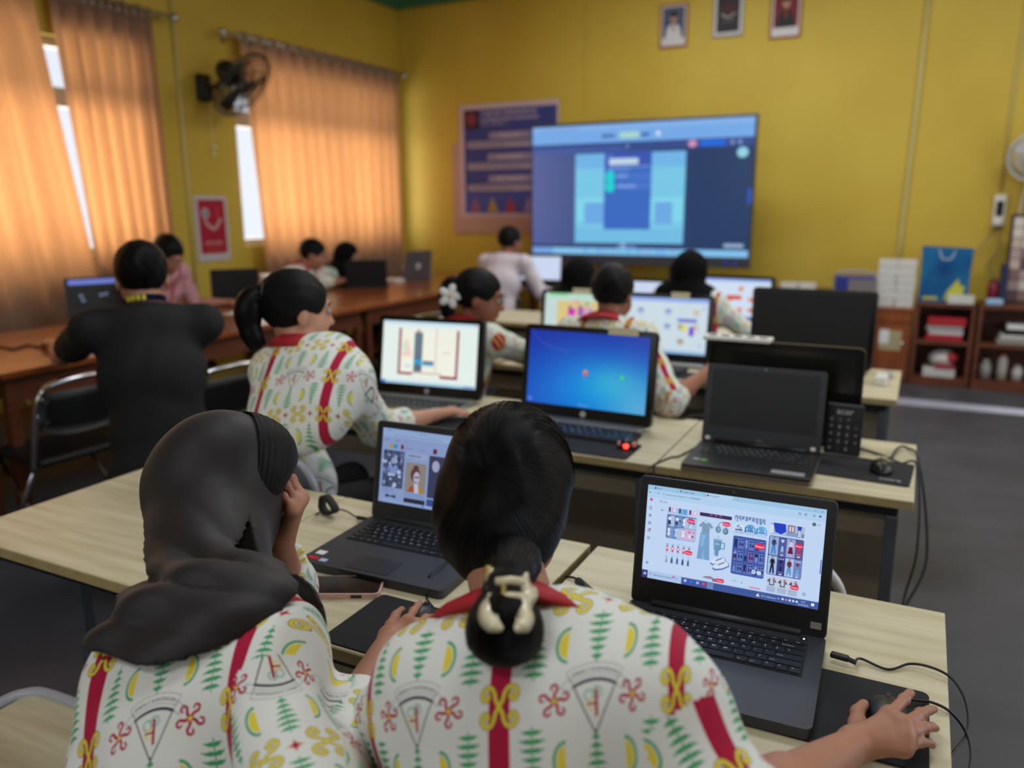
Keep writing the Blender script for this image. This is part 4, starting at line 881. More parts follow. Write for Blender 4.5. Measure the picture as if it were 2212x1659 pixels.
def key_print():
    c = Cv(1500, KH*100, (26, 27, 31), .75, 1)
    for x, y, w_, h, n in KL:
        X, Y = x*1500, y*100
        if len(n) == 1:
            c.text(X+22, Y+46, n, 40, (214, 218, 222), bold=2)
            if n.isdigit(): c.text(X+22, Y+84, '!@#$%^&*()'[int(n)-1], 30, (200, 204, 208))
        elif n: c.text(X+14, Y+h*100*.62, n, 24, (200, 204, 208), bold=1)
    return c.image('print_keys')
M_keys = img_mat('key_print', key_print(), rough=.45, spec=.4)
_KM = {}
def keyboard(parent, w, d, z, y0, mt=None, x0=0):
    """keys as sub-parts of a keyboard part; y0 = far edge"""
    kb = obj('keyboard', MB().box((x0, y0-d/2, z-.0004), (w+.006, d+.006, .0012)), M_blackm, parent)
    ks = (round(w, 3), round(d, 3))
    for i, (kx, ky, kw, kh, n) in enumerate(KL):
        k_ = (ks, i)
        if k_ not in _KM:
            g = .0012; W_, D_ = kw*w-2*g, kh/KH*d-2*g; b = MB(); T_ = [( -W_/2, -D_/2), (W_/2, -D_/2), (W_/2, D_/2), (-W_/2, D_/2)]
            lo = [b.bm.verts.new((x, y, 0)) for x, y in T_]; hi = [b.bm.verts.new((x*(1-.0012/max(W_, .001)*1.0), y*.95, .0018)) for x, y in T_]
            f = b.bm.faces.new(hi); [b.bm.faces.new((lo[a], lo[(a+1) % 4], hi[(a+1) % 4], hi[a])) for a in range(4)]
            l = b.bm.loops.layers.uv.verify()
            for ff in b.bm.faces:
                for lp in ff.loops: lp[l].uv = (kx+kw*(lp.vert.co.x/W_*.92+.5), 1-(ky+kh*(.5-lp.vert.co.y/D_*.92))/KH)
            me = bpy.data.meshes.new('key'); b.bm.to_mesh(me); b.bm.free(); me.materials.append(mt or M_keys); _KM[k_] = me
        o = bpy.data.objects.new('key', _KM[k_]); COL.objects.link(o); o.parent = kb; o.location = (x0-w/2+(kx+kw/2)*w, y0-(ky+kh/2)/KH*d, z+.0002)
    return kb
def rprism(b, w, d, z0, z1, r=.012, M=None, c=(0, 0)):
    P = []
    for cx, cy, a0 in ((w/2-r, d/2-r, 0), (-w/2+r, d/2-r, 90), (-w/2+r, -d/2+r, 180), (w/2-r, -d/2+r, 270)):
        for k in range(5): a = math.radians(a0+22.5*k); P.append((c[0]+cx+r*math.cos(a), c[1]+cy+r*math.sin(a)))
    return b.prism(P, z0, z1, M=M)
def laptop(name, label, x, y, z, w, d, lh, th, yaw, scr, body=M_alu, bez=M_bez, keys=True, lid_back=None, sw=.90, extras=None, group=None, H=.02, pad=True):
    t = thing(name, label, 'laptop', (x, y, z), math.radians(yaw), group)
    obj('base', rprism(MB(), w, d, .003, H, .012), body, t, auto=40)
    for sx in (-1, 1):
        for sy in (-1, 1): pass
    obj('hinge_bar', MB().cyl((-w*.38, d/2-.006, H+.003), (w*.38, d/2-.006, H+.003), .0075, seg=14), body, t, smooth=True)
    if keys: keyboard(t, w*.83, .105, H+.0006, d/2-.035, x0=0)
    if pad: obj('touchpad', rprism(MB(), .105, .065, H, H+.0007, .003, c=(-.012, -d/2+.045)), mat('touchpad', (36, 38, 44), .35), t)
    obj('power_button', MB().cyl((w/2-.035, d/2-.022, H), (w/2-.035, d/2-.022, H+.001), .006), M_key, t)
    # lid : local frame, y up the lid, z to the viewer
    a = math.radians(th); L = Matrix.Translation((0, d/2-.004, H-.002)) @ Matrix.Rotation(PI/2-a, 4, 'X')
    lid = obj('lid', rprism(MB(), w, lh, -.007, 0, .010, c=(0, lh/2), M=L), lid_back or body, t, auto=40)
    bz = obj('bezel', rprism(MB(), w-.006, lh-.006, 0, .0012, .008, c=(0, lh/2), M=L), bez, t)
    s_w = w*sw; s_h = s_w*9/16; y0 = lh-.016-s_h if lh-.016-s_h > .012 else .012; s_h = min(s_h, lh-y0-.010)
    obj('screen', MB().quad([(-s_w/2, y0, .0016), (s_w/2, y0, .0016), (s_w/2, y0+s_h, .0016), (-s_w/2, y0+s_h, .0016)], M=L), scr, t, recalc=False)
    obj('webcam', MB().cyl((0, lh-.008, .001), (0, lh-.008, .0022), .003, seg=10, M=L), S_off, t)
    return t, L
t, L = laptop('laptop', 'dark grey laptop showing fashion pictures on a bright page, beside the hand on the mouse', -.257, 1.231, .75, .351, .279, .244, 9.4, 1.84, S_fash)
obj('repair_sticker', MB().box((.157, .022, .0018), (.018, .012, .0004), M=L), mat('sticker_silver', (150, 146, 146), .5), t)
obj('power_light', MB().cyl((.351/2-.035, .279/2-.022, .0205), (.351/2-.035, .279/2-.022, .0215), .0016), mat('led_white', (250, 250, 250), .3, emit=(230, 240, 255), estr=3), t)
t, L = laptop('laptop', 'dark grey laptop with a red sticker by the keyboard, left of the hair bun', -.962, 1.360, .75, .355, .276, .238, 11.5, 1.7, S_pins)
lx, ly = -.355/2, -.276/2
obj('sticker', MB().box((lx+.024, ly+.022, .0204), (.028, .013, .0006)), mat('sticker_red', (190, 26, 34), .4), t)
obj('sticker', MB().box((lx+.024, ly+.050, .0204), (.022, .018, .0006)), M_paper, t)
obj('sticker', MB().box((lx+.052, ly+.020, .0204), (.018, .013, .0006)), mat('sticker_blue', (176, 196, 226), .4), t)
t, L = laptop('laptop', 'switched-off black laptop with silver edge on the second row, beside the upright keypad', -.395, 2.355, .75, .36, .27, .25, 13, 1, S_offm, body=mat('laptop_black', (22, 23, 27), .4))
obj('edge_trim', rprism(MB(), .364, .274, .004, .013, .012), mat('champagne_trim', (150, 136, 118), .35, metal=.6), t, auto=40)
obj('sticker', MB().box((.115, -.098, .0204), (.09, .03, .0006)), mat('sticker_grey', (150, 150, 156), .4), t); obj('sticker', MB().box((-.125, -.075, .0204), (.018, .013, .0006)), mat('sticker_green', (110, 190, 50), .4), t); obj('sticker', MB().box((-.148, -.073, .0204), (.018, .012, .0006)), mat('sticker_pale', (170, 176, 190), .4), t)
for sx in (-.160, .158): obj('bumper', MB().box((sx, .012, .003), (.014, .012, .005), .002, M=L), M_white, t)
def flat_text(name, txt, size, M, mt, parent, ext=.0002, align='CENTER', mirror=False):
    cu = bpy.data.curves.new(name, 'FONT'); cu.body = txt; cu.size = size; cu.align_x = align; cu.align_y = 'CENTER'; cu.extrude = ext; cu.resolution_u = 2
    o = bpy.data.objects.new(name, cu); me = bpy.data.meshes.new_from_object(o); bpy.data.objects.remove(o); me.transform(M)
    return link(name, me, mt, parent)
M_logo = mat('logo_grey', (196, 196, 200), .3); M_logod = mat('logo_dark_grey', (120, 120, 110), .4, metal=.5)
flat_text('logo', 'acer', .013, L @ Matrix.Translation((0, .020, .0018)), M_logod, t)
# ------------------------------------------------------------------ all-in-one desktops
def aio(label, x, y, z, w, h, th, yaw, scr, foot=M_silver, note=None, kb=None, logo=True, rim=.022, low=.045):
    t = thing('desktop_computer', label, 'computer', (x, y, z), math.radians(yaw), 'all-in-one desktop computers')
    a = math.radians(th); L = Matrix.Translation((0, 0, .012)) @ Matrix.Rotation(PI/2-a, 4, 'X')
    obj('housing', rprism(MB(), w, h, -.028, 0, .018, c=(0, h/2), M=L), M_black, t, auto=40)
    obj('bezel', rprism(MB(), w-.003, h-.003, 0, .002, .017, c=(0, h/2), M=L), mat('gloss_black', (12, 12, 14), .2), t)
    sw = w-2*rim; sh = h-low-rim*.9
    obj('screen', MB().quad([(-sw/2, low, .0024), (sw/2, low, .0024), (sw/2, low+sh, .0024), (-sw/2, low+sh, .0024)], M=L), scr, t, recalc=False)
    obj('foot', MB().box((0, -.028, .010), (w*.94, .05, .02), .008, seg=3), foot, t, smooth=False)
    obj('rear_stand', MB().box((0, .085, .008), (w*.4, .14, .014), .006).box((0, .085, .10), (w*.3, .02, .18), .006), M_black, t)
    if logo: obj('logo_disc', MB().cyl((0, low*.5, .002), (0, low*.5, .0032), .011, M=L), M_logo, t)
    if note: obj('paper_note', MB().box((note[0], h-.006, .003), (note[1], note[2], .0012), M=L), mat('note_cream', (214, 206, 170), .8), t)
    return t, L
aio('silver-footed desktop computer showing a document with dark red bars', -1.72, 2.635, .75, .468, .318, 10, 4.9, S_doc)
aio('black desktop computer with the blue desktop wallpaper and a paper note on its top', -1.02, 2.565, .75, .50, .330, 8, -2, S_blue, note=(.13, .11, .026))
aio('desktop computer behind the black laptop, its screen off', -.372, 2.70, .75, .49, .30, 2, -1, S_off, logo=False, foot=M_black)
aio('desktop computer showing a yellow page with pink bars, between two students\' heads', -1.62, 4.0, .75, .46, .30, 8, 2, S_yel, note=(-.0, .10, .03))
aio('desktop computer showing a white web page, right of the student with the red collar', -1.10, 3.74, .75, .50, .33, 8, 0, S_ic, note=(.09, .09, .03))
aio('desktop computer showing orange pictures beside the black hijab in the fourth row', -1.02, 5.1, .75, .47, .31, 6, -4, S_or)
aio('desktop computer with a pale screen between the two hijabs in the fourth row', -1.62, 5.22, .75, .40, .26, 6, 0, S_pale)
aio('large dark monitor, switched off, at the right end of the third row', -.43, 3.92, .75, .55, .36, 3, -3, S_offm, logo=False, foot=M_black)
# separate keyboards
def deskboard(label, x, y, w, d, yaw, base, mt=None):
    t = thing('computer_keyboard', label, 'keyboard', (x, y, .75), math.radians(yaw), 'desk keyboards'); b = MB(); b.box((0, 0, .007), (w, d, .012), .004)
    obj('case', b, base, t); keyboard(t, w*.94, d*.86, .0135, d*.43, mt=mt); return t
deskboard('black keyboard in front of the blue desktop screen', -1.0, 2.44, .44, .125, -2, M_blackm)
deskboard('grey keyboard in front of the document screen, by the ponytail girl\'s hand', -1.70, 2.53, .40, .12, 5, M_silver)
deskboard('keyboard in front of the white web page screen on the third row', -1.12, 3.58, .40, .12, 0, M_blackm)
# ------------------------------------------------------------------ mouse pads and mice
def pad(label, x, y, w, d, yaw, mt=None):
    o = obj('mouse_pad', rprism(MB(), w, d, 0, .003, .012), mt or mat('pad_cloth', (20, 22, 28), .85, bump=.05, bscale=900), loc=(x, y, .7502)); o.rotation_euler = (0, 0, math.radians(yaw)); return tag(o, label, 'mouse pad', 'black mouse pads')
def mouse(label, x, y, yaw, mt=M_black, z=.7532, s=1, glow=None):
    t = thing('computer_mouse', label, 'mouse', (x, y, z), math.radians(yaw), 'computer mice'); b = MB(); g = []
    for j in range(13):
        v = j/12*2-1; row = []
        for i in range(17):
            a = PI*i/16; wd = .030*s*(1-.18*v*v-.05*v)*math.sqrt(max(0, 1-abs(v)**5)); hh = .034*s*max(0, (1-abs(v*.98+.12)**2.6))**.5*(.92-.12*v)
            row.append(b.bm.verts.new((wd*math.cos(a), .052*s*v, max(0, hh*math.sin(a)**.8)+.002)))
        g.append(row)
    for j in range(12):
        for i in range(16): b.bm.faces.new((g[j][i], g[j][i+1], g[j+1][i+1], g[j+1][i]))
    b.bm.faces.new(g[0]); b.bm.faces.new(g[-1][::-1]); b.bm.faces.new([r[0] for r in g]+[r[-1] for r in g][::-1])
    obj('shell', b, mt, t, smooth=True)
    obj('scroll_wheel', MB().cyl((-.003, .026*s, .0235*s), (.003, .026*s, .0235*s), .008*s, seg=14), M_rubber, t)
    return t
pad('black mouse pad under the hand beside the pink phone', -.808, 1.10, .185, .19, 0)
P_ = [atz(u, v, .752) for u, v in ((1985, 1480), (2007, 1650), (1640, 1575), (1785, 1450))]
pad('black mouse pad partly under the right laptop at the photo\'s right bottom', -.05, 1.20, .25, .205, 0)
pad('black mouse pad under the mouse with the red light', -.91, 2.315, .33, .17, 0)
pad('black mouse pad at the right end of the second row', -.10, 2.45, .27, .215, -3)
pad('black mouse pad beneath the ponytail girl\'s hand', -1.50, 2.37, .24, .17, 4)
pad('black mouse pad in front of the white web page screen', -.86, 3.52, .24, .15, 4)
flat_text('print', 'votre', .026, Matrix.Translation((-.02, 2.375, .7537)) @ Matrix.Rotation(-.05, 4, 'Z'), M_logo, None)
bpy.data.objects['print'].parent = bpy.data.objects['mouse_pad.003']; bpy.data.objects['print'].matrix_parent_inverse = (Matrix.Translation((-.10, 2.45, .7502)) @ Matrix.Rotation(math.radians(-3), 4, 'Z')).inverted()
mouse('black computer mouse under the hijab girl\'s right hand', -.772, 1.128, -6)
m_r = mouse('black computer mouse held at the photo\'s right bottom', .018, 1.195, 2, z=.7532)
m2 = mouse('dark mouse glowing red on the second-row pad', -.785, 2.372, 10, z=.7532)
obj('red_light', MB().ball((0, -.046, .012), .009), mat('led_red', (255, 60, 40), .3, emit=(255, 50, 40), estr=5), m2, smooth=True)
obj('side_trim', MB().ball((-.022, -.028, .014), (.010, .02, .010)).ball((.022, -.028, .014), (.010, .02, .010)), mat('translucent_pink', (190, 110, 110), .3), m2, smooth=True)
m3 = mouse('black wireless-looking mouse on the pad at the right end of the second row', -.048, 2.455, 5)
obj('label_strip', MB().box((0, .018, .0345), (.03, .012, .002), .001), mat('gold_label', (196, 184, 140), .4), m3)
# upright numeric keypad
kp = thing('numeric_keypad', 'black upright numeric keypad leaning beside the switched-off black laptop', 'keypad', (-.165, 2.575, .75), math.radians(-4)); KL_ = Matrix.Rotation(PI/2-.12, 4, 'X')
obj('case', rprism(MB(), .105, .155, -.012, 0, .006, c=(0, .0775), M=KL_), M_black, kp, auto=40)
obj('top_edge', MB().box((0, .154, -.005), (.103, .006, .012), .002, M=KL_), mat('edge_grey', (70, 76, 86), .4), kp)
flat_text('logo', 'acer', .028, KL_ @ Matrix.Translation((0, .134, .0006)), M_logo, kp)
for j in range(5):
    for i in range(4):
        if (j, i) == (0, 3): continue
        k_ = obj('key', MB().box((-.036+i*.024, .108-j*.0225, .001), (.019, .017, .003), .001, M=KL_), M_key, kp)
        ch_ = ('C', '/', '*', '', '7', '8', '9', '-', '4', '5', '6', '+', '1', '2', '3', '=', '0', '.', 'E', '')[j*4+i]
        if ch_: flat_text('legend', ch_, .013, KL_ @ Matrix.Translation((-.036+i*.024, .108-j*.0225, .0028)), M_logo, k_)
# ------------------------------------------------------------------ phone
a, b_, c_ = atz(648, 1318, .75), atz(805, 1290, .75), atz(800, 1250, .76)
ph = thing('smartphone', 'smartphone in a pale pink case lying face up beside the black mouse pad', 'phone', (-.985, 1.178, .75), math.radians(26))
M_pink = mat('pink_case', (226, 184, 178), .45)
obj('case', rprism(MB(), .162, .080, 0, .012, .011), M_pink, ph, auto=40)
obj('body', rprism(MB(), .156, .074, .0115, .0128, .009), M_black, ph); obj('screen', rprism(MB(), .150, .068, .0128, .0131, .007), mat('phone_glass', (20, 12, 12), .12), ph)
obj('button_cutout', MB().box((.035, -.0402, .006), (.022, .001, .006), .0004), M_black, ph); obj('side_button', MB().box((.004, -.0402, .006), (.012, .0014, .003), .0005).box((-.014, -.0402, .006), (.012, .0014, .003), .0005), M_pink, ph)
# ------------------------------------------------------------------ cables
def cable(label, pts, r=.0022, mt=M_rubber, group=None, n=8):
    o = obj('cable', MB().tube(smooth_pts(pts, n), r, 8), mt, smooth=True); return tag(o, label, 'cable', group)
Z = .7525
def zz(u, v, z=.7528): return atz(u, v, z)
cb = thing('charger_cable', 'black charger cable with a round lump plugged into the right laptop', 'cable', (0, 0, 0))
obj('cord', MB().tube(smooth_pts([zz(1222, 1246), zz(1240, 1248, .757), zz(1252, 1258, .760)], 6), .0026, 8).tube(smooth_pts([zz(1276, 1277, .760), zz(1292, 1292, .756), zz(1312, 1298, .757), zz(1328, 1300, .762)], 6), .0026, 8), M_rubber, cb, smooth=True)
pA, pB = zz(1250, 1256, .760), zz(1278, 1281, .760); obj('filter_lump', MB().cyl(pA, pB, .0085, seg=14).ball(pA, .0085).ball(pB, .0085), M_rubber, cb, smooth=True)
pA, pB = zz(1322, 1299, .762), Vector((-.432, 1.335, .763)); obj('plug', MB().cyl(pA, pB, .0065, seg=12), M_black, cb, smooth=True)
cable('thin black cable curving out from behind the girl\'s red collar', [zz(1240, 1300), zz(1275, 1308), zz(1300, 1322), zz(1312, 1345)], .0022)
# usb cable of the right mouse
ub = thing('mouse_cable', 'black mouse cable looping over the desk\'s right edge', 'cable', (0, 0, 0))
pu = Vector((-.074, 1.335, .765)); pe = zz(1834, 1421, .763)
obj('usb_plug', MB().box((0, 0, 0), (.030, .013, .009), .003, M=Matrix.Translation((-.060, 1.333, .7645)) @ Matrix.Rotation(-.12, 4, 'Z')).cyl((-.046, 1.331, .764), (-.034, 1.329, .762), .0042), M_black, ub)
obj('cord', MB().tube(smooth_pts([(-.036, 1.329, .762), zz(1860, 1423, .757), zz(1918, 1446, .7535), zz(1965, 1434, .757), zz(2010, 1441, .759), zz(2052, 1462, .757), atz(2080, 1500, .745), atz(2092, 1545, .73), atz(2088, 1585, .72), atz(2062, 1622, .715), atz(2030, 1662, .715), atz(1990, 1720, .72)], 10), .0022, 8), M_rubber, ub, smooth=True)
cable('black mouse cord running from the held mouse over the desk edge', [(.020, 1.243, .765), atz(1990, 1514, .758), atz(2015, 1518, .757), zz(2045, 1532, .756), atz(2070, 1556, .74), atz(2090, 1590, .72), atz(2098, 1630, .71), atz(2092, 1680, .70)], .0022)
cable('thin black mouse cord crossing the corner of the left laptop', [(-.768, 1.176, .765), zz(922, 1292, .757), zz(922, 1262, .757), zz(930, 1240, .776), zz(952, 1222, .778), zz(975, 1200, .777), zz(1000, 1175, .776)], .0018)
# cable tie loop
co = thing('cable_strap', 'black strap loop standing on the desk with a charging lead', 'strap', (0, 0, 0)); cen = zz(708, 1092, .778)
b = MB(); n = 28; A_ = []
ax1 = Vector((.75, -.25, 0)).normalized(); ax2 = Vector((0, 0, 1)); wv = ax1.cross(ax2)
for i in range(n):
    a = 2*PI*i/n; rr = 1+.12*math.cos(3*a+.5); P = cen+ax1*.033*rr*math.cos(a)+ax2*.024*rr*math.sin(a)
    Q = cen+ax1*.026*rr*math.cos(a)+ax2*.0175*rr*math.sin(a); A_.append([b.bm.verts.new(P+wv*.010), b.bm.verts.new(P-wv*.010), b.bm.verts.new(Q-wv*.010), b.bm.verts.new(Q+wv*.010)])
for i in range(n):
    for k in range(4): b.bm.faces.new((A_[i][k], A_[(i+1) % n][k], A_[(i+1) % n][(k+1) % 4], A_[i][(k+1) % 4]))
obj('strap_loop', b, M_blackm, co, smooth=True)
obj('lead', MB().tube(smooth_pts([cen+ax1*.03, zz(748, 1104, .765), zz(768, 1116, .757), zz(790, 1120, .760)]), .002, 8).tube(smooth_pts([cen-ax1*.03+Vector((0, 0, -.01)), zz(690, 1106, .755), zz(682, 1112, .754)]), .0018, 8), M_rubber, co, smooth=True)
obj('plug', MB().cyl(zz(772, 1118, .760), zz(794, 1122, .762), .005), M_black, co)
# second row cables
cable('thin black charger lead left of the switched-off laptop', [(-.575, 2.45, .76), zz(1468, 985), zz(1450, 988), zz(1420, 1000), zz(1402, 1012), zz(1396, 1024)], .003)
cable('grey cables crossing the desk behind the second-row mouse', [zz(1855, 968), zz(1880, 975), zz(1910, 985, .757), zz(1945, 1000), (.05, 2.56, .74), (.07, 2.52, .5), (.05, 2.6, .25), (.09, 2.5, .02)], .0035, mat('cable_dark_grey', (52, 54, 58), .5))
cable('cable hanging in a loop off the right end of the second row', [zz(1925, 988, .757), zz(1940, 968, .760), zz(1960, 968, .757), (.055, 2.6, .74), (.10, 2.58, .45), (.05, 2.5, .28), (.12, 2.42, .2), (.10, 2.55, .03)], .004, mat('cable_dark_grey', (52, 54, 58), .5))
cable('cables along the back of the desk behind the blue desktop screen', [zz(1380, 905), zz(1420, 893), zz(1470, 905), zz(1500, 898), zz(1530, 900)], .003)
# power strip on the third row desk
ps = thing('marked_strip', 'white strip with black marks lying on top of a switched-off desktop computer', 'strip', (-.525, 2.722, 1.0620), math.radians(-1))
obj('body', MB().box((0, 0, .006), (.22, .075, .012), .002), M_white, ps)
for i in range(5): obj('mark', MB().cyl((-.084+i*.042, 0, .0115), (-.084+i*.042, 0, .0130), .015), M_black, ps)
# letters on the panel under row two
M_mag = mat('magenta_print', (140, 30, 70), .7)
pn = bpy.data.objects['modesty_panel.004']; pr = pn.parent
for i, (tx, z) in enumerate((('IDAAN', .445), ('ELAUR', .40))):
    flat_text('lettering', tx, .055, Matrix.Translation((.0, .565/2-.099, z)) @ Matrix.Rotation(PI/2, 4, 'X'), M_mag, pr, align='RIGHT').location = (.02+.0, 0, 0)
# ================================================================== big display on its stand
td = thing('big_display', 'large interactive display with a blue-bordered page, standing before the yellow wall', 'display', (-2.41, 7.3, 0)); W_, H_ = 2.13, 1.31
M_tvf = mat('display_frame', (70, 72, 82), .35, metal=.5)
TZ = .95
obj('housing', MB().box((0, .03, TZ+H_/2), (W_, .06, H_), .006), M_tvf, td)
obj('lower_bar', MB().box((0, -.006, TZ+.045), (W_-.01, .014, .085), .003), mat('display_bar', (58, 58, 70), .4), td)
s0, s1 = TZ+.095, TZ+H_-.025
obj('screen', MB().quad([(-W_/2+.018, -.0022, s0), (W_/2-.018, -.0022, s0), (W_/2-.018, -.0022, s1), (-W_/2+.018, -.0022, s1)]), S_big, td, recalc=False)
for x in (.86, .94): obj('button', MB().cyl((x, -.013, TZ+.045), (x, -.017, TZ+.045), .02), mat('button_blue', (60, 70, 180), .4), td)
for s in (-1, 1): obj('post', MB().box((s*.35, .10, .72), (.06, .05, 1.3), .005), M_steel, td); obj('foot', MB().box((s*.35, .10, .06), (.07, .6, .04), .005), M_steel, td)
obj('crossbar', MB().box((0, .1, .5), (.7, .04, .05)), M_steel, td)
for s in (-1, 1):
    for yy in (-.15, .35): obj('caster', MB().cyl((s*.35-.015, .1+yy-.1+.0, .03), (s*.35+.015, .1+yy-.1, .03), .03), M_rubber, td)
# ================================================================== prints on the walls
def flat_print(name, label, cat, c, w, h, axis, img, rim=None, rimw=.015, lean=0, th=.012):
    t = thing(name, label, cat, tuple(c)); M = Matrix.Rotation(PI/2, 4, 'X') if axis == 'y' else Matrix.Rotation(PI/2, 4, 'Z') @ Matrix.Rotation(PI/2, 4, 'X')
    M = M @ Matrix.Rotation(lean, 4, 'Z')
    if rim is not None: obj('frame', MB().box((0, 0, th/2), (w, h, th), .002, M=M), rim, t)
    q = th+.001 if rim is not None else .003
    w_, h_ = (w-2*rimw, h-2*rimw) if rim is not None else (w, h)
    if rim is None: obj('sheet', MB().box((0, 0, .0012), (w, h, .0024), M=M), M_paper, t)
    obj('print', MB().quad([(-w_/2, -h_/2, q), (w_/2, -h_/2, q), (w_/2, h_/2, q), (-w_/2, h_/2, q)], M=M), img_mat(name+'_print', img, rough=.5), t, recalc=False); return t
o = flat_print('poster', 'blue and white printed poster partly behind the big display', 'poster', (-4.10, WY-.02, 1.985), 1.2, 1.20, 'y', pr_poster())
obj('pinboard', MB().box((-.06, .010, -.29), (1.28, .018, .98), .003), mat('pinboard_pink', (188, 152, 140), .8), o)
fr = (mat('frame_orange', (150, 84, 50), .5), mat('frame_silver', (150, 150, 150), .4), mat('frame_orange', (150, 84, 50), .5))
for k, (x, z, w_, h_) in enumerate(((-2.315, 3.175, .27, .39), (-1.80, 3.24, .28, .42), (-1.285, 3.19, .27, .44))):
    flat_print('framed_portrait', ('framed portrait with orange frame, nearest the big display', 'dark framed emblem print with a silver frame, between the two portraits', 'framed portrait with red background near the picture\'s top right')[k], 'picture', (x, WY, z), w_, h_, 'y', pr_photo(k), fr[k], .018, th=.02)
flat_print('safety_poster', 'red and white poster on the yellow wall below the black fan', 'poster', (WX, 5.13, 1.33), .36, .55, 'x', pr_red(), mat('poster_white', (196, 190, 196), .5), .004, th=.008)
# ================================================================== shelves and things at the far right
def crate_shelf(x0, x1, label, h=.70):
    t = thing('bookshelf', label, 'shelf', ((x0+x1)/2, 7.66, 0), 0, 'low brown open shelves'); w = x1-x0; d = .40
    obj('top', MB().box((0, 0, h-.0175), (w, d, .035), .002), M_brownd, t); obj('shelf_board', MB().box((0, 0, .37), (w-.04, d-.02, .03)), M_brownd, t); obj('bottom_board', MB().box((0, 0, .06), (w-.04, d-.02, .03)), M_brownd, t)
    for s in (-1, 1): obj('side_panel', MB().box((s*(w/2-.015), 0, (h-.036)/2), (.03, d, h-.036), .002), M_brownd, t)
    obj('back_panel', MB().box((0, d/2-.008, h/2), (w-.062, .012, h-.04)), M_brownd, t); obj('plinth', MB().box((0, -d/2+.02, .022), (w-.062, .02, .044)), M_brownd, t); return t
crate_shelf(.0, .44, 'low brown open shelf with red packages, under the blue bag')
crate_shelf(.46, 1.16, 'low brown open shelf at the photo\'s right border with bottles')
# teacher drawer unit
t = thing('drawer_cabinet', 'brown wooden cabinet left of the blue bag with a pasted paper', 'cabinet', (-.17, 7.66, 0)); obj('body', MB().box((0, 0, .31), (.32, .40, .62), .003), M_brownd, t); obj('top', MB().box((0, 0, .63), (.34, .42, .03), .003), M_brown, t)
obj('door', MB().box((0, -.207, .28), (.28, .014, .46), .003), M_brown, t); obj('cream_panel', MB().box((.0, -.2155, .37), (.17, .003, .17)), mat('cream', (170, 156, 120), .7), t); obj('pasted_paper', MB().box((-.05, -.2185, .40), (.075, .003, .12)), M_paper, t); obj('drawer', MB().box((0, -.207, .565), (.28, .014, .08), .003), M_brown, t); obj('knob', MB().ball((.09, -.222, .35), .012), M_chrome, t)
bx = MB().box((0, 0, 0), (.143, .13, .064), .002)
first = None
lay = []
for j in range(6):
    for i in range(2): lay.append((-.245+i*.147, 7.58, .678+j*.0665))
lay += [(-1.02, 7.62, .0), (-.87, 7.62, .0)]
P = aty(1725, 618, 7.6)
for i, (x, y, z) in enumerate(lay):
    if i >= 12: x = P.x-.075+.15*(i-12); z = P.z; y = 7.6
    r_ = 'upper' if False else ''
    pos = ('bottom', 'second', 'third', 'fourth', 'fifth', 'topmost')
    lab = ('small white carton, %s of the %s column stacked beside the blue bag' % (pos[i//2], ('left', 'right')[i % 2])) if i < 12 else ('small white carton on the %s, left of the blue chair' % ('left of the low pair', 'right of the low pair')[i-12])
    if first is None: first = obj('carton', bx, mat('carton_white', (206, 206, 202), .7)); o = first
    else: o = first.copy(); COL.objects.link(o)
    o.location = (x+(.004 if i % 3 else 0), y, z); tag(o, lab, 'box', 'small white cartons')
# low table holding the pair of cartons + blue chair
t = thing('side_table', 'low brown table against the far wall under two white cartons', 'table', (-.93, 7.66, 0)); ztop = P.z-.032
obj('tabletop', MB().box((0, 0, ztop-.0125), (.66, .42, .025), .003), M_brownd, t)
for sx in (-1, 1):
    for sy in (-1, 1): obj('leg', MB().box((sx*.3, sy*.18, (ztop-.025)/2), (.035, .035, ztop-.025)), M_brownd, t)
t = thing('blue_chair', 'blue chair with a grey back panel beside the stacked white cartons', 'chair', (-.48, 7.25, 0)); M_blu = mat('blue_plastic', (28, 44, 130), .5)
obj('backrest', MB().box((0, .13, .74), (.30, .03, .34), .03, seg=4), M_blu, t, auto=40); obj('back_panel', MB().box((.05, .112, .76), (.20, .012, .24), .004), mat('chair_grey', (120, 112, 116), .7), t); obj('seat', MB().box((0, -.03, .45), (.30, .36, .04), .015), M_blu, t)
obj('back_tube', MB().tube(smooth_pts([(-.16, .14, .44), (-.165, .15, .8), (-.13, .15, .93), (.13, .15, .93), (.165, .15, .8), (.16, .14, .44)]), .011, 8), M_grey, t, smooth=True)
for sx in (-1, 1):
    for sy in (-1, 1): obj('leg', MB().cyl((sx*.14, sy*.14, .43), (sx*.16, sy*.17, 0), .011), M_grey, t)
# blue bag
t = thing('gift_bag', 'blue paper bag with a yellow figure on top of the low shelf', 'bag', (.19, 7.60, .70)); M_bag = mat('bag_blue', (16, 96, 176), .4, noise=.35, nscale=5, col2=(40, 150, 214))
b = MB(); lo = [(-.18, -.07), (.18, -.07), (.18, .07), (-.18, .07)]; hi = [(-.185, -.05), (.19, -.055), (.19, .05), (-.185, .045)]
A = [b.bm.verts.new((x, y, 0)) for x, y in lo]; M2 = [b.bm.verts.new((x*1.0, y*.8, .24)) for x, y in lo]; B_ = [b.bm.verts.new((x, y, z)) for (x, y), z in zip(hi, (.45, .435, .44, .455))]
b.bm.faces.new(A[::-1]); [b.bm.faces.new((A[i], A[(i+1) % 4], M2[(i+1) % 4], M2[i])) for i in range(4)]; [b.bm.faces.new((M2[i], M2[(i+1) % 4], B_[(i+1) % 4], B_[i])) for i in range(4)]; bmesh.ops.solidify(b.bm, geom=b.bm.faces[:], thickness=.002)
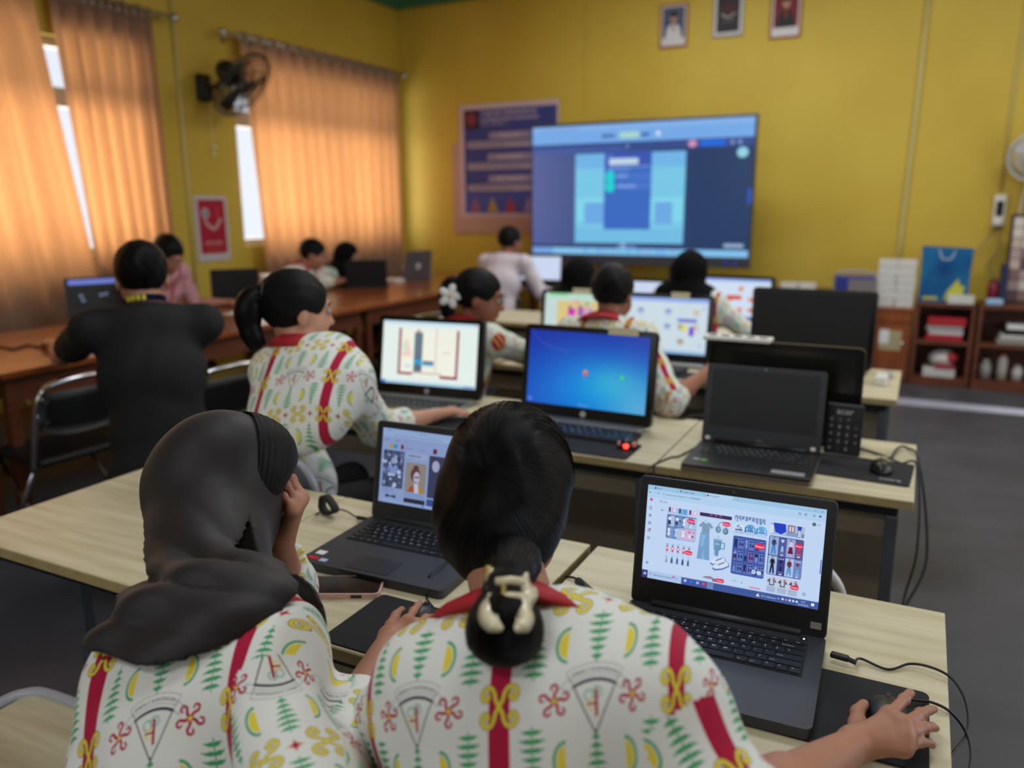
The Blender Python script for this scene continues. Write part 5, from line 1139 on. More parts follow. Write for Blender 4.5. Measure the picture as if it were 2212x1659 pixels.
obj('body', b, M_bag, t); obj('yellow_print', MB().prism([(.0, .02), (.03, .10), (.06, .14), (.10, .20), (.12, .13), (.15, .15), (.14, .05), (.10, .02)], -.002, 0, M=Matrix.Translation((0, -.073, 0)) @ Matrix.Rotation(PI/2, 4, 'X')), mat('bag_yellow', (190, 190, 70), .6), t)
obj('yellow_print', MB().prism([(-.15, .02), (-.04, .02), (-.04, .045), (-.15, .045)], -.002, 0, M=Matrix.Translation((0, -.073, 0)) @ Matrix.Rotation(PI/2, 4, 'X')), mat('bag_yellow', (190, 190, 70), .6), t)
obj('handle', MB().tube(smooth_pts([(-.06, -.05, .43), (-.03, -.055, .36), (.03, -.055, .36), (.06, -.05, .43)]), .004, 6), M_white, t, smooth=True)
def small(name, label, cat, b, mt, loc, group=None, smooth=False): o = obj(name, b, mt, loc=loc, smooth=smooth); return tag(o, label, cat, group)
small('carton', 'white carton lying in front of the blue bag', 'box', MB().box((0, 0, .035), (.19, .06, .07), .003), mat('carton_white', (206, 206, 202), .7), (.32, 7.48, .70))
M_red = mat('red_pack', (170, 26, 40), .5); M_bk = mat('book_white', (200, 198, 196), .7)
small('red_box', 'red package on the upper shelf board under the blue bag', 'box', MB().box((0, 0, .03), (.28, .26, .06), .004), M_red, (.22, 7.62, .56-.0)) if False else None
z0 = .386
for i, (w_, h_, mt, lb) in enumerate(((.27, .05, M_red, 'red folder at the bottom of the pile under the blue bag'), (.25, .03, M_bk, 'white paper pile between the red folders under the blue bag'), (.27, .04, mat('silver_pack', (150, 150, 156), .4), 'silvery pack in the pile under the blue bag'), (.28, .07, M_red, 'red package on top of the pile under the blue bag'))):
    small('folder', lb, 'folder', MB().box((0, 0, h_/2), (w_, .28, h_), .004), mt, (.23+.01*(i % 2), 7.62, z0)); z0 += h_+.001
small('paper_box', 'white box on the lowest board under the red and white helmet-like bag', 'box', MB().box((0, 0, .035), (.24, .26, .07), .006), M_bk, (.22, 7.61, .076))
b = MB(); b.ball((0, 0, .075), (.11, .10, .075), seg=20); hp = small('cap', 'white and red cap lying on the white box in the low shelf', 'cap', b, M_bk, (.24, 7.60, .1475), smooth=True)
obj('brim', MB().box((.02, -.10, .02), (.16, .06, .012), .005), M_red, hp); obj('red_patch', MB().ball((.06, -.05, .09), (.055, .05, .045)), M_red, hp, smooth=True)
for i, (x, h_, w_, cc, lb) in enumerate(((.56, .16, .09, (170, 170, 168), 'grey jar on the bottom board at the left of the right shelf'), (.68, .22, .075, (214, 210, 204), 'white bottle with orange cap on the bottom board of the right shelf'), (.79, .13, .08, (200, 202, 206), 'short white bottle on the bottom board, right of the orange-capped one'), (.92, .15, .10, (176, 180, 186), 'grey-white jar at the right end of the bottom board'))):
    t = thing('bottle', lb, 'bottle', (x, 7.6, .0755), 0, 'bottles on the right shelf'); r_ = w_/2
    obj('body', MB().lathe([(.001, 0), (r_, .004), (r_, h_*.75), (r_*.6, h_*.88), (r_*.5, h_*.9), (.001, h_*.9)], 18), mat('bottle%d' % i, cc, .4), t, smooth=True); obj('cap', MB().lathe([(.001, h_*.9), (r_*.55, h_*.9), (r_*.55, h_), (.001, h_)], 16), mat('cap_orange', (200, 96, 50), .5) if i == 1 else M_white, t)
z0 = .386
for i in range(4):
    small('binder', ('grey binder, lowest of the pile on the right shelf', 'pale binder second from below on the right shelf', 'dark binder third from below on the right shelf', 'open white papers curling on top of the right shelf pile')[i], 'binder', MB().box((0, 0, .02), (.34-.02*i, .27, .036), .004), (mat('binder_grey', (150, 146, 140), .6), M_bk, M_black, M_paper)[i], (.78+.01*i, 7.61, z0)); z0 += .041
t = thing('red_bottle', 'dark red bottle on the right shelf beside the collage board', 'bottle', (.545, 7.58, .70)); obj('body', MB().lathe([(.001, 0), (.04, .004), (.04, .15), (.028, .175), (.001, .175)], 18), mat('maroon', (120, 20, 44), .4), t, smooth=True); obj('cap', MB().cyl((0, 0, .175), (0, 0, .195), .03), mat('maroon_cap', (90, 20, 36), .4), t)
small('blue_packet', 'light blue and white packet on the right shelf\'s top', 'packet', MB().box((0, 0, .025), (.12, .08, .05), .012), mat('pale_blue', (150, 186, 220), .6), (.56, 7.49, .70))
t = thing('collage_board', 'black framed photo collage leaning on the right shelf at the photo\'s border', 'board', (.84, 7.70, .70), 0); Mc = Matrix.Rotation(-.12, 4, 'X')
obj('frame', MB().box((0, .02, .36), (.42, .03, .72), .004, M=Mc), M_black, t)
rg = random.Random(5)
for j in range(8):
    for i in range(5):
        cc = rg.choice(((190, 170, 160), (206, 196, 190), (140, 110, 106), (170, 150, 150), (90, 70, 80))); obj('picture_tile', MB().box((-.152+i*.076, .003, .06+j*.085), (.07, .003, .078), M=Mc), mat('tile_%d%d%d' % cc, cc, .6), t)
small('blue_folder', 'dark blue standing folder beside the collage board', 'folder', MB().box((0, 0, .16), (.05, .16, .32), .004), mat('navy', (30, 36, 76), .6), (.615, 7.62, .70))
# things on the brown tables
TZ_ = .80
def on(u, v): p = atz(u, v, TZ_); return p.x, p.y
x, y = on(512, 657); t, L = laptop('laptop', 'black laptop seen from behind on the brown table before the boy in pink batik', x-.09, y+.07, TZ_, .34, .25, .25, 8, -130, S_dark, body=M_black, lid_back=M_blackm, keys=False)
x, y = on(215, 690); t, L = laptop('laptop', 'black laptop with a dark page before the man in black', x+.02, y+.02, TZ_, .38, .26, .25, 12, 62, S_dark, body=M_black, keys=False)
obj('page_header', MB().quad([(-.165, .205, .0019), (.165, .205, .0019), (.165, .236, .0019), (-.165, .236, .0019)], M=L), mat('header_blue', (60, 70, 140), .4, emit=(110, 128, 214), estr=.8), t, recalc=False)
for x, y in ((.02, .13), (.05, .135), (-.10, .13), (-.09, .10)): obj('page_dot', MB().box((x, y, .002), (.02, .012, .0006), M=L), mat('dot_pale', (150, 170, 210), .4, emit=(130, 150, 200), estr=.5), t)
x, y = on(800, 622); t, L = laptop('laptop', 'black laptop touched by the boy with the red collar', x-.08, y+.08, TZ_, .36, .25, .24, 14, -148, S_dark, body=M_black, lid_back=M_blackm, keys=False)
x, y = on(902, 604); t, L = laptop('laptop', 'grey laptop with a round emblem at the far end of the brown table', x-.10, y, TZ_, .34, .24, .27, 8, -104, S_dark, body=mat('laptop_grey', (96, 92, 96), .4, metal=.3), keys=False)
obj('emblem', MB().cyl((0, .12, -.0072), (0, .12, -.0085), .03, M=L), M_logo, t)
x, y = on(555, 672); o = small('paper_sheet', 'white paper sheet lying on the brown table beside the cups', 'paper', MB().box((0, 0, .0008), (.30, .42, .0016)), M_paper, (x, y, TZ_+.0005)); o.rotation_euler = (0, 0, .3)
x, y = on(580, 662); t = thing('paper_cups', 'white stack of cups on the brown table behind the ponytail girl', 'cup', (x, y, TZ_))
for i in range(4): obj('cup', MB().lathe([(.001, .0), (.034, .0), (.043, .055), (.047, .058), (.001, .058)], 18, c=(0, 0, .0585*i)), M_white, t, smooth=False)
x, y = on(848, 592); small('tissue_pack', 'grey and white pack on the brown table beyond the girl in black hijab', 'pack', MB().box((0, 0, .06), (.26, .20, .12), .03, seg=3), mat('pack_grey', (140, 150, 156), .6), (-4.56, y-.25, TZ_), smooth=True)
x, y = on(842, 604); x = max(x, -4.55); small('white_papers', 'white papers in front of the grey pack on the far brown table', 'paper', MB().box((0, 0, .012), (.22, .16, .024), .004), M_paper, (x, y-.15, TZ_))
cable('dark cables lying along the brown table at the photo\'s left', [(*on(-60, 750), .807), (*on(0, 752), .807), (*on(30, 756), .807), (*on(60, 748), .807), (*on(90, 752), .807), (*on(115, 740), .807), (*on(150, 720), .807)], .006)
t = thing('paneled_box', 'dark box with tan square panels on the floor under the brown table', 'box', (-3.45, 3.0, 0)); obj('box_body', MB().box((0, 0, .15), (.3, .5, .30), .004), mat('box_dark', (60, 46, 40), .7), t)
for i in range(3):
    for j in range(2): obj('panel', MB().box((.153, -.16+i*.16, .08+j*.14), (.006, .13, .11), .002), mat('tan_panel', (186, 140, 96), .6), t)
small('white_floor_box', 'white pack under the third-row desk, by its right leg', 'box', MB().box((0, 0, .06), (.12, .2, .12), .01), M_white, (-.25, 3.85, .0))
# things on third and fourth row, right ends
small('adapter', 'white adapter on the third-row desk right of the dark monitor', 'adapter', MB().box((0, 0, .02), (.05, .12, .04), .008), M_white, (-.105, 3.72, .75))
cable('grey cable curled at the right end of the third-row desk', [(-.07, 3.98, .756), (-.12, 3.92, .757), (-.06, 3.86, .757), (-.11, 3.8, .757)], .004, M_grey)
x, y = aty(1158, 592, 6.62).x, 6.62
laptop('laptop', 'laptop with a pale bright screen beside the man in white shirt', x, y, .75, .42, .24, .30, 10, 8, S_pale, body=M_black, keys=False)
# wooden topped chair at the left bottom corner, and the rounded chair behind the right laptop
wt = shell_chair((-1.49, .735, 0), PI, 'light wood chair with pale grey tube at the photo\'s left bottom corner', True)
obj('seat_rim', MB().tube(smooth_pts([(.21, .16, .455), (.215, -.12, .455), (.20, -.19, .455), (.13, -.215, .455), (-.13, -.215, .455), (-.20, -.19, .455), (-.215, -.12, .455), (-.21, .16, .455)], 6), .0135, 12), mat('pale_tube', (176, 178, 188), .35), wt, smooth=True)
wc_ = shell_chair((-.268, 1.876, 0), PI, 'white tubed chair back peeking over the desk behind the right laptop'); wc_.scale = (.95, .95, .95)
bpy.data.objects[[c for c in wc_.children if c.name.startswith('back_frame')][0].name].data.materials[0] = mat('white_tube', (206, 204, 206), .35)
# ================================================================== people
def skin(name, c):
    m_ = mat(name, c, .5, noise=.10, nscale=14, spec=.35, bump=.04, bscale=220); b = m_.node_tree.nodes['Principled BSDF']
    b.inputs['Subsurface Weight'].default_value = .12; b.inputs['Subsurface Radius'].default_value = (.02, .008, .004); b.inputs['Subsurface Scale'].default_value = .4; return m_
M_skin = skin('skin_brown', (176, 124, 100)); M_skin2 = skin('skin_deep', (150, 98, 76)); M_skin3 = skin('skin_light', (196, 144, 118))
def hairmat():
    m_ = mat('black_hair', (8, 8, 11), .42, spec=.14); nt = m_.node_tree; b = nt.nodes['Principled BSDF']
    b.inputs['Anisotropic'].default_value = .2
    tc = nt.nodes.new('ShaderNodeUVMap'); mp = nt.nodes.new('ShaderNodeMapping'); mp.inputs['Scale'].default_value = (300, 3, 1); n = nt.nodes.new('ShaderNodeTexNoise'); n.inputs['Scale'].default_value = 1; n.inputs['Detail'].default_value = 4
    bp = nt.nodes.new('ShaderNodeBump'); bp.inputs['Strength'].default_value = 1; bp.inputs['Distance'].default_value = .004
    nt.links.new(tc.outputs[0], mp.inputs[0]); nt.links.new(mp.outputs[0], n.inputs['Vector']); nt.links.new(n.outputs[0], bp.inputs['Height']); nt.links.new(bp.outputs[0], b.inputs['Normal'])
    return m_
M_hair = hairmat()
M_batik = img_mat('batik_cloth', batik(), rough=.85, sheen=.1, bump=.05, bscale=700, spec=.2); M_batikp = img_mat('batik_cloth_pink', batik((206, 158, 176), True), rough=.85, spec=.2)
M_shw = mat('white_shirt', (206, 196, 206), .8); M_shk = mat('black_shirt', (9, 10, 14), .85, bump=.05, bscale=60); M_trs = mat('navy_trousers', (12, 13, 20), .85)
M_hij = mat('hijab_black', (22, 16, 20), .55, sheen=.12, bump=.03, bscale=900, spec=.35); M_hijb = mat('hijab_jet', (6, 6, 9), .9, spec=.15); M_collar = mat('red_collar', (166, 22, 34), .7, bump=.05, bscale=700)
M_eye = mat('eye_white', (150, 142, 136), .4); M_iris = mat('iris_dark', (24, 14, 10), .2); M_lip = mat('lip', (150, 78, 74), .45)
def atd(u, v, dist): d = ray(u, v); return O0+d.normalized()*float(dist)
def N(v): v = A3(v); return v/np.linalg.norm(v)
def loc(f, c, R): c = A3(c); return lambda p: f((p-c)@R)
def frame(yaw, pitch=0, roll=0):
    """columns right, forward, up. yaw: + turns left; pitch: + looks down; roll: + leans to the right"""
    R = Matrix.Rotation(yaw, 3, 'Z') @ Matrix.Rotation(-pitch, 3, 'X') @ Matrix.Rotation(roll, 3, 'Y'); return np.array(R)
def head_sdf():
    e = [ell((0, -.012, .018), (.075, .094, .088)), ell((0, .03, -.035), (.062, .062, .083)), ell((0, .056, -.092), (.030, .028, .022)), ell((.032, .05, -.045), (.028, .035, .03)), ell((-.032, .05, -.045), (.028, .035, .03)),
         ell((0, .080, .020), (.046, .015, .012))]
    f = U(e, .022); nose = U([cone((0, .088, .002), (0, .108, -.036), .0065, .0105), ell((.010, .098, -.040), (.008, .010, .007)), ell((-.010, .098, -.040), (.008, .010, .007))], .008)
    lips = U([ell((0, .090, -.062), (.021, .010, .0052)), ell((0, .089, -.072), (.018, .010, .0058))], .002)
    ears = U([ell((s*.077, -.006, -.018), (.008, .017, .030)) for s in (-1, 1)], .001)
    sock = lambda p: np.minimum(ell((.030, .094, -.002), (.016, .010, .009))(p), ell((-.030, .094, -.002), (.016, .010, .009))(p))
    return lambda p: smin(smin(Sub(lambda q: smin(f(q), nose(q), .012), sock, .008)(p), lips(p), .004), ears(p), .008)
HEAD = head_sdf()
def hand_chains(w, d, nrm, side, curl=(.3, .3, .35, .4), thumb=.3, s=1.0, spread=1.0):
    """w wrist, d towards the fingers, nrm out of the back of the hand, side +1 right hand"""
    d = N(d); nrm = N(A3(nrm)-d*(A3(nrm)@d)); x = np.cross(d, nrm)*side   # x: towards the little finger for the right hand
    w = A3(w); tx = -1
    P = lambda a, b, c: w+s*(x*a+d*b+nrm*c)
    out = []
    for (kx, ky, L, sp), c in zip(((-.027, .082, (.040, .024, .018), -.10), (-.009, .086, (.044, .028, .019), -.02), (.009, .082, (.041, .026, .018), .06), (.026, .074, (.032, .019, .016), .16)), curl):
        a = P(kx, ky, .004); dirv = N(d+x*sp*spread); ch = [a]; ang = 0; p = a
        for i, l in enumerate(L):
            ang += c*(.8 if i == 0 else 1.0 if i == 1 else .7); q = dirv*math.cos(ang)-nrm*math.sin(ang); p = p+q*l*s; ch.append(p)
        out.append(ch)
    t0 = P(-.018, .018, -.006); t1 = P(-.040-.01*(1-thumb), .046, -.014-.01*thumb); t2 = P(-.048-.008*(1-thumb)+.018*thumb, .074, -.022-.012*thumb); t3 = P(-.050+.03*thumb, .097, -.026-.018*thumb)
    return out, [t0, t1, t2, t3]
def hand_sdf(w, chains, th, s=1.0):
    w = A3(w); palm = [cone(w, A3(ch[0])*.97+w*.03, .0185*s, .0105*s) for ch in chains]
    palm += [cone(chains[i][0], chains[i+1][0], .0105*s, .0105*s) for i in range(3)]+[cone(w, th[1], .017*s, .0125*s)]
    P = U(palm, .012); fs = []
    for k, ch in enumerate(chains):
        r = (.0088, .0090, .0085, .0075)[k]*s; f = [cone(a, b, r*(1-.10*i), r*(1-.10*(i+1))) for i, (a, b) in enumerate(zip(ch, ch[1:]))]+[ell(ch[1], (r*1.07,)*3)]
        fs.append(U(f, .003))
    fs.append(U([cone(th[1], th[2], .0120*s, .0105*s), cone(th[2], th[3], .0105*s, .0085*s)], .004))
    def F(p):
        d = fs[0](p)
        for g in fs[1:]: d = smin(d, g(p), .0022)
        return smin(P(p), d, .008)
    return F
def wr(p, A=.004, seed=0):
    r = np.random.RandomState(seed); o = 0
    for i in range(5):
        k = r.normal(size=3); k = k/np.linalg.norm(k)*r.uniform(18, 60); k2 = r.normal(size=3)*14
        o = o+np.sin(p@k+r.uniform(0, 6)+1.6*np.sin(p@k2+r.uniform(0, 6)))/(1+i*.4)
    return A*o*.4
def ik(s, w, L1, L2, pole):
    s, w, pole = A3(s), A3(w), A3(pole); d = w-s; L = np.linalg.norm(d)
    if L > (L1+L2)*.995: L1, L2 = L1*L/(L1+L2)*1.006, L2*L/(L1+L2)*1.006
    n = d/L; a = (L1*L1-L2*L2+L*L)/(2*L); h = math.sqrt(max(L1*L1-a*a, 0)); q = pole-n*(pole@n); return s+n*a+N(q)*h
TW, TH = .195, .205
def cloth_uv(torso, arms, off=(0, 0), tw=TW, th=TH, aoff=((0, 0), (0, 0))):
    """torso = (centre, R, a, b) ; arms = list of bone lists [(a, b), ...] -> uv function"""
    def f(V, F):
        C = V[F].mean(1); c, R, a, b = torso; q = (V-A3(c))@R; ang = np.arcsin(np.clip(q[:, 0]/(1.15*a), -1, 1))*1.15; zt = np.clip((q[:, 2]-.04)/.08, 0, 1)
        UVs = [np.stack([a*ang/tw+off[0], (q[:, 2]+.8*np.maximum(0, q[:, 1]+.05)*zt)/th+off[1]], 1)]; per = [1e6]
        qc = (C-A3(c))@R; D = [np.maximum(np.hypot(qc[:, 0]/a, qc[:, 1]/b)-1, 0)*min(a, b)+np.maximum(-.6-qc[:, 2], 0)]
        for k, bones in enumerate(arms):
            dist = np.full(len(C), 9.); L0 = 0; uvv = np.zeros((len(V), 2)); bestV = np.full(len(V), 9.)
            for (s, e) in bones:
                s, e = A3(s), A3(e); n = N(e-s); L = np.linalg.norm(e-s); ref = A3((0, 0, 1)) if abs(n[2]) < .8 else A3((0, -1, 0)); x = N(ref-n*(ref@n)); y = np.cross(n, x)
                t = (V-s)@n; rad = V-s-t[:, None]*n; tc_ = np.clip(t, 0, L); dd = np.linalg.norm(V-s-tc_[:, None]*n, axis=1); g = dd < bestV
                uvv[g] = np.stack([np.arctan2(rad@y, rad@x)*.055/tw+aoff[k][0], (L0+t)/th+aoff[k][1]], 1)[g]; bestV = np.minimum(bestV, dd)
                tt = (C-s)@n; tcl = np.clip(tt, 0, L); dist = np.minimum(dist, np.linalg.norm(C-s-tcl[:, None]*n, axis=1)+np.maximum(.035-tt, 0)*3*(1 if L0 == 0 else 0)); L0 += L
            UVs.append(uvv); per.append(2*PI*.055/tw); D.append(dist-.05)
        reg = np.argmin(np.stack(D), 0); uv = np.zeros((len(F), 4, 2))
        for k in range(len(UVs)):
            g = reg == k; x = UVs[k][F[g]]; u = x[..., 0]; m0 = u[:, :1]; u = u-per[k]*np.round((u-m0)/per[k]); x = x.copy(); x[..., 0] = u; uv[g] = x
        return uv.reshape(-1, 2)
    return f
def hair_uv(c, R):
    def f(V, F):
        q = (V-A3(c))@R; u = np.arctan2(q[:, 0], q[:, 2]+.02)/(2*PI); v = q[:, 1]
        x = np.stack([u, v*2], 1)[F]; m0 = x[:, :1, 0]; x[..., 0] -= np.round(x[..., 0]-m0); return x.reshape(-1, 2)
    return f
def box_of(pts, pad): P = np.array([A3(p) for p in pts]); return P.min(0)-pad, P.max(0)+pad
def short_hair(style='short'):
    base = ell((0, -.016, .026), (.086, .106, .096)); face = ell((0, .098, -.052), (.078, .070, .098)); side = U([cone((s*.09, .02, -.03), (s*.085, .03, -.12), .035, .06) for s in (-1, 1)], .01)
    def f(p):
        d = np.maximum(base(p), -(p[:, 2]+.062+.5*np.maximum(p[:, 1], 0)*0)); d = -smin(-d, face(p), .01); return -smin(-d, side(p), .01)
    if style == 'long':
        back = U([ell((0, -.03, -.03), (.086, .088, .10))], .01)
        return lambda p: -smin(-smin(base(p), back(p), .02), ell((0, .105, -.055), (.074, .082, .11))(p), .01)
    return f
def person(label, pos, yaw, lean=12, side=0, head=(0, 12, 0), L=None, R=None, poles=((-.5, -.3, -1), (.5, -.3, -1)), shirt=None, sleeve=.45, hair='short', sk=None, s=1.0, h=.009, J=None,
           collar=None, bottom=True, hands=None, group=None, wrk=.004, toff=(0, 0), aoff=((0, 0), (0, 0)), seatz=.47, hipback=0, extra=None, female=True, legs=None, curls=None, hL=None, hR=None):
    J = J or {}; shirt = shirt or M_batik; sk = sk or M_skin; yw = math.radians(yaw); Fw = A3((-math.sin(yw), math.cos(yw), 0)); Rt = A3((math.cos(yw), math.sin(yw), 0)); Z3 = A3((0, 0, 1))
    hip = A3((pos[0], pos[1], seatz+.09)); ln = math.radians(lean); up = N(Z3*math.cos(ln)+Fw*math.sin(ln)+Rt*side); ln2 = math.radians(lean*1.5+4); up2 = N(Z3*math.cos(ln2)+Fw*math.sin(ln2)+Rt*side)
    hR_ = frame(yw+math.radians(head[0]), math.radians(head[1]), math.radians(head[2]))
    if 'head' in J and 'neck' not in J: J['neck'] = A3(J['head'])-(hR_[:, 2]*.10+hR_[:, 1]*.03)*s-up2*.035*s
    if 'neck' in J and 'chest' not in J: nn = A3(J['neck']); J['chest'] = hip*.40+nn*.60-Fw*.035*math.sin(ln2)
    chest = A3(J.get('chest', hip+up*.27*s)); neck = A3(J.get('neck', chest+up2*.185*s)); hc = A3(J.get('head', neck+hR_[:, 2]*.105*s+hR_[:, 1]*.025*s+up2*.02)); up2 = N(neck-chest); sw = (.155 if female else .175)*s
    lat = N(J.get('lat', Rt)); sh = {-1: A3(J.get('shL', neck-up2*.045*s-lat*sw)), 1: A3(J.get('shR', neck-up2*.045*s+lat*sw))}
    fwd = N(np.cross(Z3, lat)); L1, L2 = .27*s, .235*s; el, wr_ = {}, {}
    for sd, tgt, pk in ((-1, L, 0), (1, R, 1)):
        tgt = A3(tgt) if tgt is not None else hip+Fw*.30+Rt*sd*.14+Z3*.06
        wr_[sd] = A3(J.get('wL' if sd < 0 else 'wR', tgt)); pole = Rt*poles[pk][0]+Fw*poles[pk][1]+Z3*poles[pk][2]
        el[sd] = A3(J['eL' if sd < 0 else 'eR']) if ('eL' if sd < 0 else 'eR') in J else ik(sh[sd], wr_[sd], L1, L2, pole)
    upc = N(neck-chest); Rc = np.stack([lat, N(np.cross(upc, lat)), upc], 1); upw = N(chest-hip); Rw = np.stack([lat, N(np.cross(upw, lat)), upw], 1)
    waist = hip*.55+chest*.45; fem = 1 if female else 1.08
    def torso(g, kk=.07):
        return U([ell(hip, A3((.165*s+g, .115*s+g, .11*s+g)), Rw), ell(waist, A3((.135*s*fem+g, .098*s+g, .14*s+g)), Rw), ell(chest+upc*.02, A3((.150*s*fem+g, .108*s+g, .15*s+g)), Rc),
                  cone(sh[-1]-A3(0), sh[1], .050*s+g, .050*s+g), ell(neck-upc*.05, A3((.12*s+g, .075*s+g, .07*s+g)), Rc)], kk)
    hands_f = []
    H_ = {-1: hL, 1: hR}
    for sd in (-1, 1):
        if H_[sd] is not None and isinstance(H_[sd], dict): ch, th = H_[sd]['ch'], H_[sd]['th']; wv = A3(wr_[sd])
        else:
            d, n_ = H_[sd] if H_[sd] is not None else (N(Fw+(wr_[sd]-el[sd])/np.linalg.norm(wr_[sd]-el[sd])), Z3)
            cu = (curls or {}).get(sd, (.3, .3, .35, .4)); ch, th = hand_chains(wr_[sd], d, n_, sd, cu, s=s*.97)
        hands_f.append((hand_sdf(wr_[sd], ch, th, s*.97), sd))
    arms = U([cone(sh[sd], el[sd], .043*s, .035*s) for sd in (-1, 1)]+[cone(el[sd], el[sd]*.65+wr_[sd]*.35, .035*s, .036*s) for sd in (-1, 1)]+[cone(el[sd]*.65+wr_[sd]*.35, wr_[sd], .036*s, .0215*s) for sd in (-1, 1)], .02)
    HL = loc(lambda p: HEAD(p/s)*s, hc, hR_); nk = cone(neck-upc*.03, hc+hR_@A3((0, -.018, -.065))*s, .052*s, .047*s); TB = torso(-.012)
    def body(p):
        d = smin(TB(p), arms(p), .03); d = smin(d, smin(nk(p), HL(p), .02), .02)
        for f, sd in hands_f: d = smin(d, f(p), .010)
        return d
    base = (pos[0], pos[1], 0)
    root = thing('person', label, 'person', base, 0, group)
    pts = [hip-.2, hip+.2, chest, hc+.13, hc-.13]+list(sh.values())+list(el.values())+list(wr_.values())
    lo, hi = box_of(pts, .14); lo[2] = max(lo[2], seatz-.03)
    bo = sdf_obj('body', body, lo, hi, h, sk, root, org=base, rel=1)
    # shirt
    sl = [(sh[sd], el[sd]) for sd in (-1, 1)]; g = .014; TS = torso(g, .06); cuffs = []; slf = []
    for sd in (-1, 1):
        S_, E_, W_ = sh[sd], el[sd], wr_[sd]; fore = sleeve-1 if sleeve > 1 else 0
        if sleeve >= 1: slf.append(cone(S_, E_, .060*s, .056*s)); c_ = E_+(W_-E_)*fore; slf.append(cone(E_, c_, .056*s, .050*s if fore < .5 else .038*s)); cuffs.append((c_, N(W_-E_)))
        else: c_ = S_+(E_-S_)*sleeve; slf.append(cone(S_, c_, .062*s, .060*s)); cuffs.append((c_, N(E_-S_)))
    SLF = U(slf, .025)
    nkc, nkd = neck+upc*.028, N(A3(hc)-neck); hem_c, hem_n = hip-upw*.10, upw
    def shirt_f(p):
        d = smin(TS(p), SLF(p), .035)+(wr(p, wrk, 3) if wrk else 0)
        for c_, n_ in cuffs:
            q = p-c_; ax = q@n_; rr = np.linalg.norm(q-ax[:, None]*n_, axis=1); near = rr < .078*s
            d = np.where(near & (ax > -.05) & (ax < .2), np.maximum(d, ax), d)
        q = p-nkc; ax = q@nkd; rr = np.linalg.norm(q-ax[:, None]*nkd, axis=1); d = np.where((rr < .085*s) & (ax > -.05), np.maximum(d, ax), d); d = np.maximum(d, -(p-hem_c)@hem_n)
        return d
    chains_ = [[(sh[sd], el[sd])]+([(el[sd], wr_[sd])] if sleeve > 1 else []) for sd in (-1, 1)]
    uvf = cloth_uv((chest, Rc, .19*s, .13*s), chains_, toff, aoff=aoff) if shirt in (M_batik, M_batikp) else None
    shirt_o = sdf_obj('shirt', shirt_f, lo, hi, h if h > .005 else .0042, shirt, root, uvf, org=base, rel=1)
    if collar is not None:
        ca = N(A3(hc)-neck*1.0); CRm = np.stack([lat, N(np.cross(ca, lat)), ca], 1)
        b = MB(); nseg = 30; prof = [(.052, .020), (.056, .034), (.064, .036), (.096, .010), (.112, -.010), (.108, -.013), (.060, .004)]
        rings = []
        for i in range(nseg+1):
            a = -PI/2-PI*.82+2*PI*.82*i/nseg; rings.append([b.bm.verts.new(Vector(neck+CRm@A3((r*1.08*s*math.cos(a), r*.98*s*math.sin(a)-.004, z*s-.004*math.cos(a*3)))-A3(base))) for r, z in prof])
        for A_, B_ in zip(rings, rings[1:]):
            for k in range(len(prof)): b.bm.faces.new((A_[k], A_[(k+1) % len(prof)], B_[(k+1) % len(prof)], B_[k]))
        b.bm.faces.new(rings[0][::-1]); b.bm.faces.new(rings[-1]); obj('collar', b, collar, root, smooth=True)
    # trousers / skirt
    if bottom:
        kn = {sd: hip+Fw*.40*s+Rt*sd*.10-Z3*.05 for sd in (-1, 1)}; an = {sd: A3((*(kn[sd]+Fw*.02)[:2], .09)) for sd in (-1, 1)}
        if legs: kn = {sd: A3(legs[sd][0]) for sd in (-1, 1)}; an = {sd: A3(legs[sd][1]) for sd in (-1, 1)}
        ff = [ell(hip-Z3*.01, A3((.172*s, .125*s, .10*s)), Rw)]+[cone(hip+Rt*sd*.075-Z3*.04, kn[sd], .078*s, .058*s) for sd in (-1, 1)]+[cone(kn[sd], an[sd], .060*s, .048*s) for sd in (-1, 1)]
        fB = U(ff, .04); lo2, hi2 = box_of([hip]+list(kn.values())+list(an.values()), .16); lo2[2] = .02
        sdf_obj('trousers', lambda p: np.maximum(fB(p), (p-hip-upw*.06)@upw), lo2, hi2, max(h, .012), M_trs, root, org=base)
        for sd in (-1, 1): obj('shoe', MB().box((0, .05, .035), (.085, .24, .07), .03, seg=3, M=Matrix.Translation(Vector(an[sd]-A3(base)-Z3*.09)) @ Matrix.Rotation(yw, 4, 'Z')), M_black, root, smooth=True)
    # head details
    HM = Matrix.Translation(Vector(hc-A3(base))) @ Matrix(hR_.tolist()).to_4x4()
    for sx in (-1, 1):
        e = obj('eye', MB().ball((sx*.030*s, .085*s, -.002*s), .0112*s, M=HM), M_eye, root, smooth=True); obj('iris', MB().ball((sx*.030*s, .0935*s, -.003*s), .0048*s, M=HM), M_iris, e, smooth=True)
        if 'hijab' not in hair: obj('eyebrow', MB().tube([HM @ (Vector(q)*s) for q in ((sx*.014, .094, .020), (sx*.030, .092, .026), (sx*.048, .080, .021))], .0028, 6), M_hair, root, smooth=True)
    if hair in ('short', 'pony', 'bun'):
        hf = short_hair('long' if hair == 'bun' else 'short'); g_ = loc(lambda p: hf(p/s)*s+(.0012*np.sin(p[:, 0]*160+3*np.sin(p[:, 2]*40)) if h < .012 else 0), hc, hR_)
        lo3, hi3 = box_of([hc-.15*s, hc+.15*s], .03); HO = sdf_obj('hair', g_, lo3, hi3, min(h, .006), M_hair, root, hair_uv(hc, hR_), org=base)
